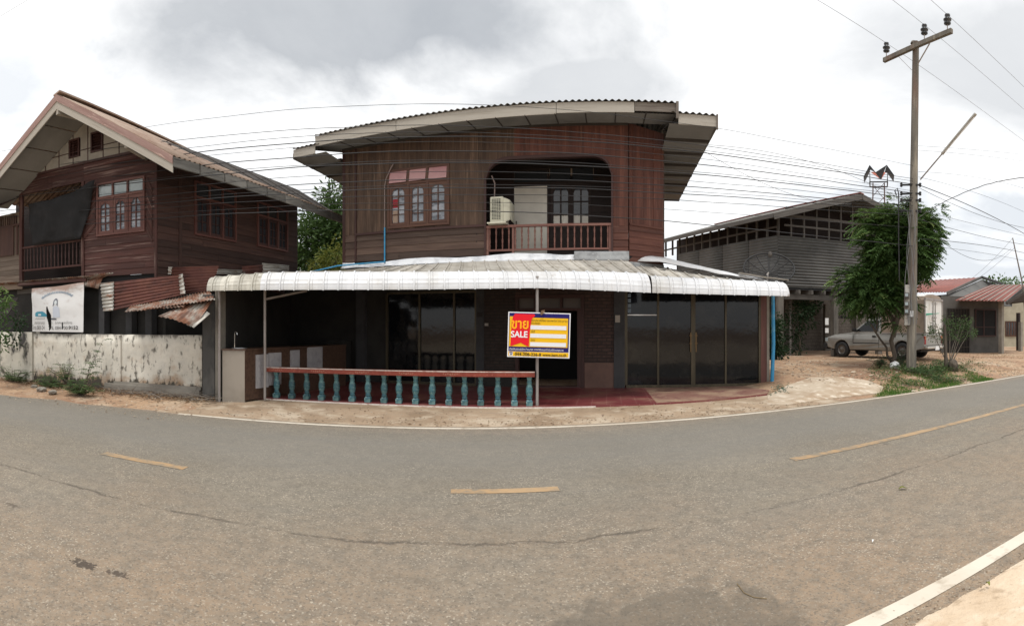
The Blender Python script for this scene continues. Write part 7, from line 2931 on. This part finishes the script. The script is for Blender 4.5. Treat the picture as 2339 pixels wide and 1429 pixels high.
# ---- bushes under the stilt house
for px, py, d, bls, lab in ((1828, 800, 23.5, [(1830, 715, .7, .7), (1815, 760, .5, .6), (1845, 700, .6, .5), (1822, 790, .4, .4)], 'dark leafy bush in the shade under the stilt house before the pickup'),
                            (1768, 810, 20.5, [(1766, 760, .3, .8), (1771, 800, .3, .4)], 'dark bush squeezed between blue pipe and stilt house post')):
    tb = P3(px, py, d); tb.z = ground_h(tb.x, tb.y)
    o = thing('bush', lab, 'bush', tb)
    b_ = [bl(x, y, d, rx, rz, .3) for x, y, rx, rz in bls]
    mb = MB(); crown_leaves(mb, b_, 1500, .16, .07); mb.build('foliage', m_leaf_dark, o)
    mb = MB(); limbs(mb, tb, b_[0][0], .05, .02, [(q[0], .6) for q in b_]); mb.build('stem', m_bark, o)

# ---- thin shrub right of the pole, with its stake
Ds = 17.5
tb = P3(2168, 835, Ds); tb.z = ground_h(tb.x, tb.y)
o = thing('thin_shrub', 'sparse thin stemmed shrub beside a stake before the grey bungalow', 'shrub', tb)
tips = [(2140, 745), (2165, 725), (2195, 740), (2215, 755), (2150, 770), (2185, 765), (2205, 735), (2175, 745), (2130, 760)]
mb = MB()
for x, y in tips:
    t_ = P3(x, y, Ds + rnd.uniform(-.3, .3))
    m_ = tb * .45 + t_ * .55 + Vector((rnd.uniform(-.06, .06), 0, .05))
    mb.tube([tb + Vector((rnd.uniform(-.05, .05), 0, -.05)), m_, t_], [.02, .014, .006], 5)
mb.build('stem', m_leafless, o)
mb = MB()
crown_leaves(mb, [bl(x, y + 3, Ds, .26, .17, .35) for x, y in tips], 1500, .075, .03)
mb.build('foliage', m_weed, o)
q = P3(2161, 835, Ds - .2); q.z = ground_h(q.x, q.y)
mb = MB(); mb.tube([q + Vector((0, 0, -.1)), P3(2158, 742, Ds - .2)], [.06, .05], 8)
tag(mb.build('stake', m_bark, None, origin=q), 'dark thick stake standing beside the thin shrub', 'stake')
q = P3(2178, 835, Ds - .5); q.z = ground_h(q.x, q.y)


def stone(name, label, c, r, m, sq=.7):
    bm = bmesh.new(); bmesh.ops.create_icosphere(bm, subdivisions=3, radius=1)
    off = Vector((rnd.random() * 50, rnd.random() * 50, 0))
    mb_ = MB()
    for f in bm.faces:
        pts = []
        for v in f.verts:
            k = 1 + .28 * noise.noise(v.co * 1.6 + off) + .1 * noise.noise(v.co * 5 + off)
            pts.append(c + Vector((v.co.x * r * k, v.co.y * r * k, v.co.z * r * k * sq)))
        mb_.face(pts)
    bm.free()
    ob = mb_.build(name, m, None, origin=c)
    if label: tag(ob, label, 'stone' if name == 'stone' else name.replace('_', ' '))
    return ob


stone('stump', 'rounded brown stump at the foot of the thin shrub', q + Vector((0, 0, .14)), .17, m_bark, 1.3)

# ---- weeds and a tall sapling before the cream wall
def weed(name, label, base, tips, leafL, ll, m, nfr, cat='weed'):
    o_ = thing(name, label, cat, base)
    st = MB(); fo_ = MB()
    for t_ in tips:
        m_ = base * .5 + t_ * .5 + Vector((rnd.uniform(-.05, .05), rnd.uniform(-.03, .03), .04))
        st.tube([base, m_, t_], [.009, .007, .003], 5)
        for k in range(nfr):
            u = .3 + .7 * (k + rnd.random()) / nfr
            p = base * (1 - u) ** 2 + m_ * 2 * u * (1 - u) + t_ * u * u
            a = rnd.uniform(0, 2 * pi)
            frond(fo_, p, Vector((cos(a), sin(a), .45)).normalized(), leafL * rnd.uniform(.7, 1.1), 10, ll, rnd.uniform(.1, .8), .35)
    st.build('stem', m_bark, o_); fo_.build('foliage', m, o_)
    return o_


B = lambda x, y, d: (lambda q: Vector((q.x, q.y, max(.02, q.z))))(P3(x, y, d))
b0_ = B(192, 885, 12.6)
weed('sapling', 'tall spindly sapling with feathery leaves leaning against the cream wall', b0_, [P3(236, 775, 12.3), P3(222, 800, 12.4), P3(205, 830, 12.5), P3(212, 850, 12.5)], .34, .10, m_weed, 6, 'sapling')
for i, (x, y, d, w_, h_, n_, lab) in enumerate(((185, 906, 11.9, .6, .42, 34, 'broad feathery weed clump at the foot of the sapling'), (120, 890, 13.4, .7, .35, 26, 'low weed clump among the stones before the cream wall'), (35, 880, 14.6, .9, .5, 26, 'spreading weed clump at the foot of the mouldy wall'), (150, 875, 13.2, .5, .6, 14, 'thin weeds standing against the cream wall behind the clump'))):
    bb = B(x, y, d)
    tips_ = [bb + Vector((rnd.uniform(-w_, w_), rnd.uniform(-.25, .2), rnd.uniform(.35, 1) * h_)) for _ in range(n_)]
    weed('weed_clump', lab, bb, tips_, .24, .07, m_weed, 4)
bb = P3(2, 690, 13.6)
o = thing('tree_branch', 'leafy green branch hanging over the mouldy wall', 'tree branch', bb)
mb = MB(); crown_leaves(mb, [bl(-5, 688, 13.6, .34, .14, .6), bl(20, 676, 13.6, .2, .08, .7), bl(-14, 715, 13.6, .2, .15, .3), bl(-4, 760, 13.5, .16, .2, .3), bl(2, 792, 13.4, .14, .12, .3)], 420, .15, .05)
mb.build('foliage', m_leaf, o)
mb = MB(); mb.tube([P3(-60, 740, 13.7), P3(-20, 705, 13.6), P3(22, 678, 13.6)], [.03, .02, .006], 6); mb.tube([P3(-60, 740, 13.7), P3(-10, 760, 13.5), P3(8, 790, 13.4)], [.03, .015, .006], 6); mb.build('twig', m_bark, o)
bb = B(42, 730, 14.0)
o = thing('wall_creeper', 'small dark creeper hanging on the plaster above the mouldy wall', 'creeper', bb)
mb = MB(); crown_leaves(mb, [bl(46, 728, 13.9, .16, .12, .3), bl(43, 748, 13.9, .1, .12, .3), bl(30, 775, 13.9, .14, .1, .3)], 180, .1, .06); mb.build('foliage', m_leaf_dark, o)
mb = MB(); mb.tube([P3(46, 722, 13.95), P3(40, 750, 13.9), P3(28, 785, 13.9)], .008, 5); mb.build('stem', m_bark, o)

# ---- litter before the walls
def scatter(name, label, cat, n, pt, m, L, w, flat=.4):
    mb_ = MB()
    for _ in range(n):
        p = pt()
        d = Vector((rnd.uniform(-1, 1), rnd.uniform(-1, 1), rnd.uniform(-.1, flat))).normalized()
        leaf(mb_, p, d, Vector((rnd.uniform(-.5, .5), rnd.uniform(-.5, .5), 1)).normalized(), L * rnd.uniform(.5, 1.3), w * rnd.uniform(.5, 1.3), rnd.random())
    ob = mb_.build(name, m)
    return stuff(ob, label, cat)


def pt_wall():
    x = rnd.uniform(-20, 480)
    a = a_of(x, 9.4)
    p = 9.72 - abs(rnd.gauss(0, .33))
    q = road(a + rnd.uniform(-.2, .2), p)
    return Vector((q.x, q.y, .03 + .09 * sstep(8.0, 9.7, p) + rnd.random() * .03))


scatter('leaf_litter', 'dry leaves and scraps lying along the foot of the cream wall', 'leaf litter', 1500, pt_wall, m_dry, .1, .045)


def pt_wall2():
    x = 260 + 215 * rnd.random()
    a = a_of(x, 9.3)
    p = 9.5 - abs(rnd.gauss(0, .2))
    q = road(a, p)
    return Vector((q.x, q.y, .05 + .09 * sstep(8.0, 9.7, p) + rnd.random() * .05))


mb = MB()
for _ in range(70):
    p = pt_wall2(); d = Vector((rnd.uniform(-1, 1), rnd.uniform(-.4, .4), rnd.uniform(-.05, .12))).normalized()
    mb.tube([p, p + d * rnd.uniform(.1, .3) + Vector((0, 0, rnd.uniform(-.02, .05))), p + d * rnd.uniform(.35, .7)], [.007, .006, .003], 4, tone=rnd.random())
stuff(mb.build('twig_litter', m_leafless), 'dead twigs and stalks heaped before the footing of the cream wall', 'twig litter')
for x, y, r_, lab in ((95, 893, .13, 'grey stone beside the low weed clump'), (120, 899, .10, 'smallest grey stone nearest the feathery weed clump'), (78, 886, .09, 'pale stone lying farthest from the feathery weed clump')):
    q = G3(x, y, .05)
    stone('stone', lab, Vector((q.x, q.y, .09)), r_, m_concrete, .55)

# ---- grass and ground cover on the right verge
def blades(mb_, p, n, h, spread, tone0=.4):
    for _ in range(n):
        b_ = p + Vector((rnd.uniform(-spread, spread), rnd.uniform(-spread, spread), 0))
        a = rnd.uniform(0, 2 * pi)
        s = Vector((cos(a), sin(a), 0)) * rnd.uniform(.004, .009)
        ln = Vector((rnd.uniform(-.5, .5), rnd.uniform(-.5, .5), 1)).normalized() * h * rnd.uniform(.5, 1.2)
        mb_.face([b_ - s, b_ + s, b_ + ln], [(0, 0)] * 3, min(1, max(0, tone0 + rnd.uniform(-.35, .35))))


mb = MB()
for _ in range(3600):
    x = 2005 + 260 * rnd.random() ** .9
    edge_ = 227 * cos(th(x) - RA) + 750
    up_w = 36 * sin(pi * min(1, max(0, (x - 1985) / 300)) ** .75)
    y = edge_ - 1.5 - up_w * rnd.random() ** 1.6
    q = G3(x, y, .05)
    q.z = ground_h(q.x, q.y)
    if noise.noise(Vector((q.x * 1.3, q.y * 1.3, 0))) > .25 or q.xy.dot(ROAD_N) < 8.4: continue
    blades(mb, q, 5, .075, .12, .4)
stuff(mb.build('verge_grass', m_grass), 'bright green grass along the road edge below the utility pole', 'grass')
mb = MB()
for _ in range(2500):
    x = rnd.gauss(2125, 62); y = rnd.gauss(846, 12)
    if not (1985 < x < 2260 and 818 < y < 227 * cos(th(x) - RA) + 750 - 12): continue
    q = P3(x, y, 16.0)
    d = (EYE - .28) * F / (y - Y0)
    q = P3(x, y, min(d, 19)); q.z = ground_h(q.x, q.y)
    if q.xy.dot(ROAD_N) < 8.8 or noise.noise(Vector((q.x * 1.1, q.y * 1.1, 9))) < -.12: continue
    for k in range(3):
        leaf(mb, q + Vector((rnd.uniform(-.15, .15), rnd.uniform(-.15, .15), rnd.uniform(0, .16))), Vector((rnd.uniform(-1, 1), rnd.uniform(-1, 1), rnd.uniform(-.1, .5))).normalized(), Vector((0, 0, 1)), .10, .055, rnd.random() * .7)
stuff(mb.build('weeds', m_weed), 'low leafy ground cover round the foot of the utility pole', 'ground cover')
mb = MB()
for _ in range(1500):
    x = rnd.uniform(1990, 2339); y = rnd.uniform(803, 852)
    d = (EYE - .28) * F / (y - Y0)
    if d > 30: d = 30
    q = P3(x, y, d); q.z = ground_h(q.x, q.y)
    if noise.noise(Vector((q.x * .6, q.y * .6, 7))) < -.02 or q.xy.dot(ROAD_N) < 8.9: continue
    blades(mb, q, 4, .10, .25, .4)
stuff(mb.build('dry_grass', m_straw), 'patchy straw coloured grass on the dirt beyond the utility pole', 'dry grass')
# low weeds at the foot of the tree
for x, y, d, w_, h_, n_, lab in ((2008, 832, 17.0, .3, .4, 12, 'leafy weed clump before the pickup door beside the tree trunk'), (2062, 815, 17.4, .3, .65, 16, 'bluish weed clump between the tree trunk and the pole')):
    bb = P3(x, y, d); bb.z = ground_h(bb.x, bb.y)
    tips_ = [bb + Vector((rnd.uniform(-w_, w_), rnd.uniform(-.3, .3), rnd.uniform(.3, 1) * h_)) for _ in range(n_)]
    weed('weed_clump', lab, bb, tips_, .26, .08, m_leaf_dark, 4)
# plastic bag and odd stones
q = P3(2043, 838, 17.0); q.z = ground_h(q.x, q.y) + .1
stone('plastic_bag', 'crumpled white plastic bag on the dirt by the utility pole', q, .17, m_white, .8)
for x, y, r_, lab in ((2090, 880, .10, 'flat pale stone in the verge grass'), (1950, 862, .09, 'flat pale stone on the dirt drive near the slab'), (1905, 858, .07, 'small pale stone on the dirt drive'), (1990, 868, .06, 'small pale stone between slab and grass')):
    q = G3(x, y, .15); q.z = ground_h(q.x, q.y) + .02
    stone('stone', lab, q, r_, m_pale, .4)
# flattened green net by the blue pipe
mb = MB()
for _ in range(90):
    q = G3(rnd.gauss(1782, 12), rnd.gauss(897, 4), .05); q.z = max(.03, ground_h(q.x, q.y)) + .02 + rnd.random() * .03
    leaf(mb, q, Vector((rnd.uniform(-1, 1), rnd.uniform(-1, 1), rnd.uniform(0, .5))).normalized(), Vector((0, 0, 1)), .1, .03, rnd.random())
stuff(mb.build('weeds', leaf_mat('blue_green_tuft', (.03, .09, .065), (.06, .14, .1))), 'blue green tuft of weeds at the foot of the blue pipe', 'weeds')

# ---- leaves and scraps on the road
for name, label, x, y, L, w, m, dx in (('leaf', 'yellow green leaf lying on the asphalt', 2062, 1116, .085, .04, m_leaf_yellow, (1, -.5)), ('paper_scrap', 'small curled white scrap lying on the asphalt', 1994, 1237, .035, .014, m_white, (.7, .5)), ('leaf', 'dry leaf lying on the sandy paving beside the white line', 2245, 1345, .05, .02, m_dry, (1, .1)), ('leaf', 'pale green curled leaf upright on the sandy paving', 2257, 1340, .04, .02, m_leaf_yellow, (.5, 1))):
    q = G3(x, y, .03 if 'paving' in label else .01)
    q.z = .05 if 'paving' in label else .015
    d = Vector((*dx, .12)).normalized()
    s = d.cross(Vector((0, 0, 1))).normalized()
    mb = MB()
    rows = []
    for k in range(7):
        u = k / 6
        ww = w / 2 * sin(pi * (.05 + .9 * u)) ** .7
        c_ = q + d * L * (u - .5) + Vector((0, 0, .012 * sin(u * 4)))
        rows.append([c_ - s * ww + Vector((0, 0, .35 * ww)), c_, c_ + s * ww + Vector((0, 0, .35 * ww))])
    mb.grid(rows, tone=.8)
    tag(mb.build(name, m, None, origin=q, solid=.001), label, name.replace('_', ' '))
q = [G3(1683, 1330, .01), G3(1700, 1352, .01), G3(1722, 1362, .01), G3(1752, 1365, .01)]
for p_ in q: p_.z = .006
mb = MB(); mb.tube(q, .0025, 5)
tag(mb.build('stalk', m_straw, None, origin=q[0]), 'thin curved dry stalk lying on the asphalt', 'stalk')
# far tree tops beyond the red roofs
for x, y, d, rx, rz, lab in ((2300, 648, 60, 1.6, 1.2, 'distant tree top peeping over the red roofs'),):
    tb = P3(x, 760, d); tb.z = 0
    o = thing('distant_tree', lab, 'tree', tb)
    mb = MB(); crown_leaves(mb, [bl(x, y, d, rx, rz, .5), bl(x - 25, y + 12, d, rx, rz, .4), bl(x + 30, y + 12, d, rx, rz, .4)], 900, .4, .2); mb.build('crown', m_leaf, o)
    mb = MB(); limbs(mb, tb, P3(x, y + 10, d), .2, .1, []); mb.build('trunk', m_bark, o)
# ---- gravel and grit on the yard and along the forecourt
def pebbles(name, label, n, pt, r0, r1, m):
    mb_ = MB()
    for _ in range(n):
        c = pt()
        if c is None: continue
        r = r0 + (r1 - r0) * rnd.random() ** 2.5
        a0 = rnd.uniform(0, 6.3)
        ring = [c + Vector((cos(a0 + k * 1.2566) * r * rnd.uniform(.7, 1.2), sin(a0 + k * 1.2566) * r * rnd.uniform(.7, 1.2), 0)) for k in range(5)]
        top = c + Vector((rnd.uniform(-.3, .3) * r, rnd.uniform(-.3, .3) * r, r * rnd.uniform(.4, .8)))
        t = rnd.random()
        for k in range(5): mb_.face([ring[k], ring[(k + 1) % 5], top], [(0, 0)] * 3, t)
    return stuff(mb_.build(name, m), label, 'gravel')


def yard_pt():
    a, p = rnd.uniform(6.6, 19), 8.6 + 8 * rnd.random() ** 1.5
    q = road(a, p); q.z = ground_h(q.x, q.y)
    if noise.noise(Vector((q.x * .7, q.y * .7, 3))) < -.1: return None
    return q


def fore_pt():
    a = rnd.uniform(-4.5, 7)
    p = 8.42 + abs(rnd.gauss(0, .35)) if rnd.random() < .6 else rnd.uniform(8.5, 9.9)
    q = road(a, p); q.z = .012 + .055 * sstep(8.35, 9.7, p)
    return q


def left_pt():
    a = rnd.uniform(-22, -4.6); p = rnd.uniform(7.4, 9.6)
    q = road(a, p); q.z = .012 + .09 * sstep(8.0, 9.7, p)
    return q


def near_pt():
    a = rnd.uniform(1.2, 6); p = sand_edge(a) + abs(rnd.gauss(0, .08)) - .03
    q = road(a, p); q.z = .004
    return q


m_grit = leaf_mat('grit_stone', (.2, .14, .095), (.36, .28, .2), (.55, .48, .38))
pebbles('yard_gravel', 'loose gravel scattered over the dirt yard by the pickup', 3800, yard_pt, .012, .055, m_grit)
pebbles('forecourt_gravel', 'grit scattered along the forecourt and far road edge', 1500, fore_pt, .006, .022, m_grit)
pebbles('shoulder_gravel', 'grit and small stones on the dirt shoulder before the cream wall', 1500, left_pt, .008, .03, m_grit)
pebbles('kerb_sand', 'grit along the edge of the sandy paving', 500, near_pt, .003, .011, m_grit)


def fore_leaf():
    q = fore_pt(); q.z += .006
    return q


scatter('forecourt_litter', 'dry leaves scattered on the forecourt', 'leaf litter', 130, fore_leaf, m_dry, .07, .03)


def yard_leaf():
    q = None
    while q is None: q = yard_pt()
    q.z += .01
    return q


scatter('yard_litter', 'dry leaves and straw scattered on the dirt yard', 'leaf litter', 700, yard_leaf, m_dry, .1, .035)
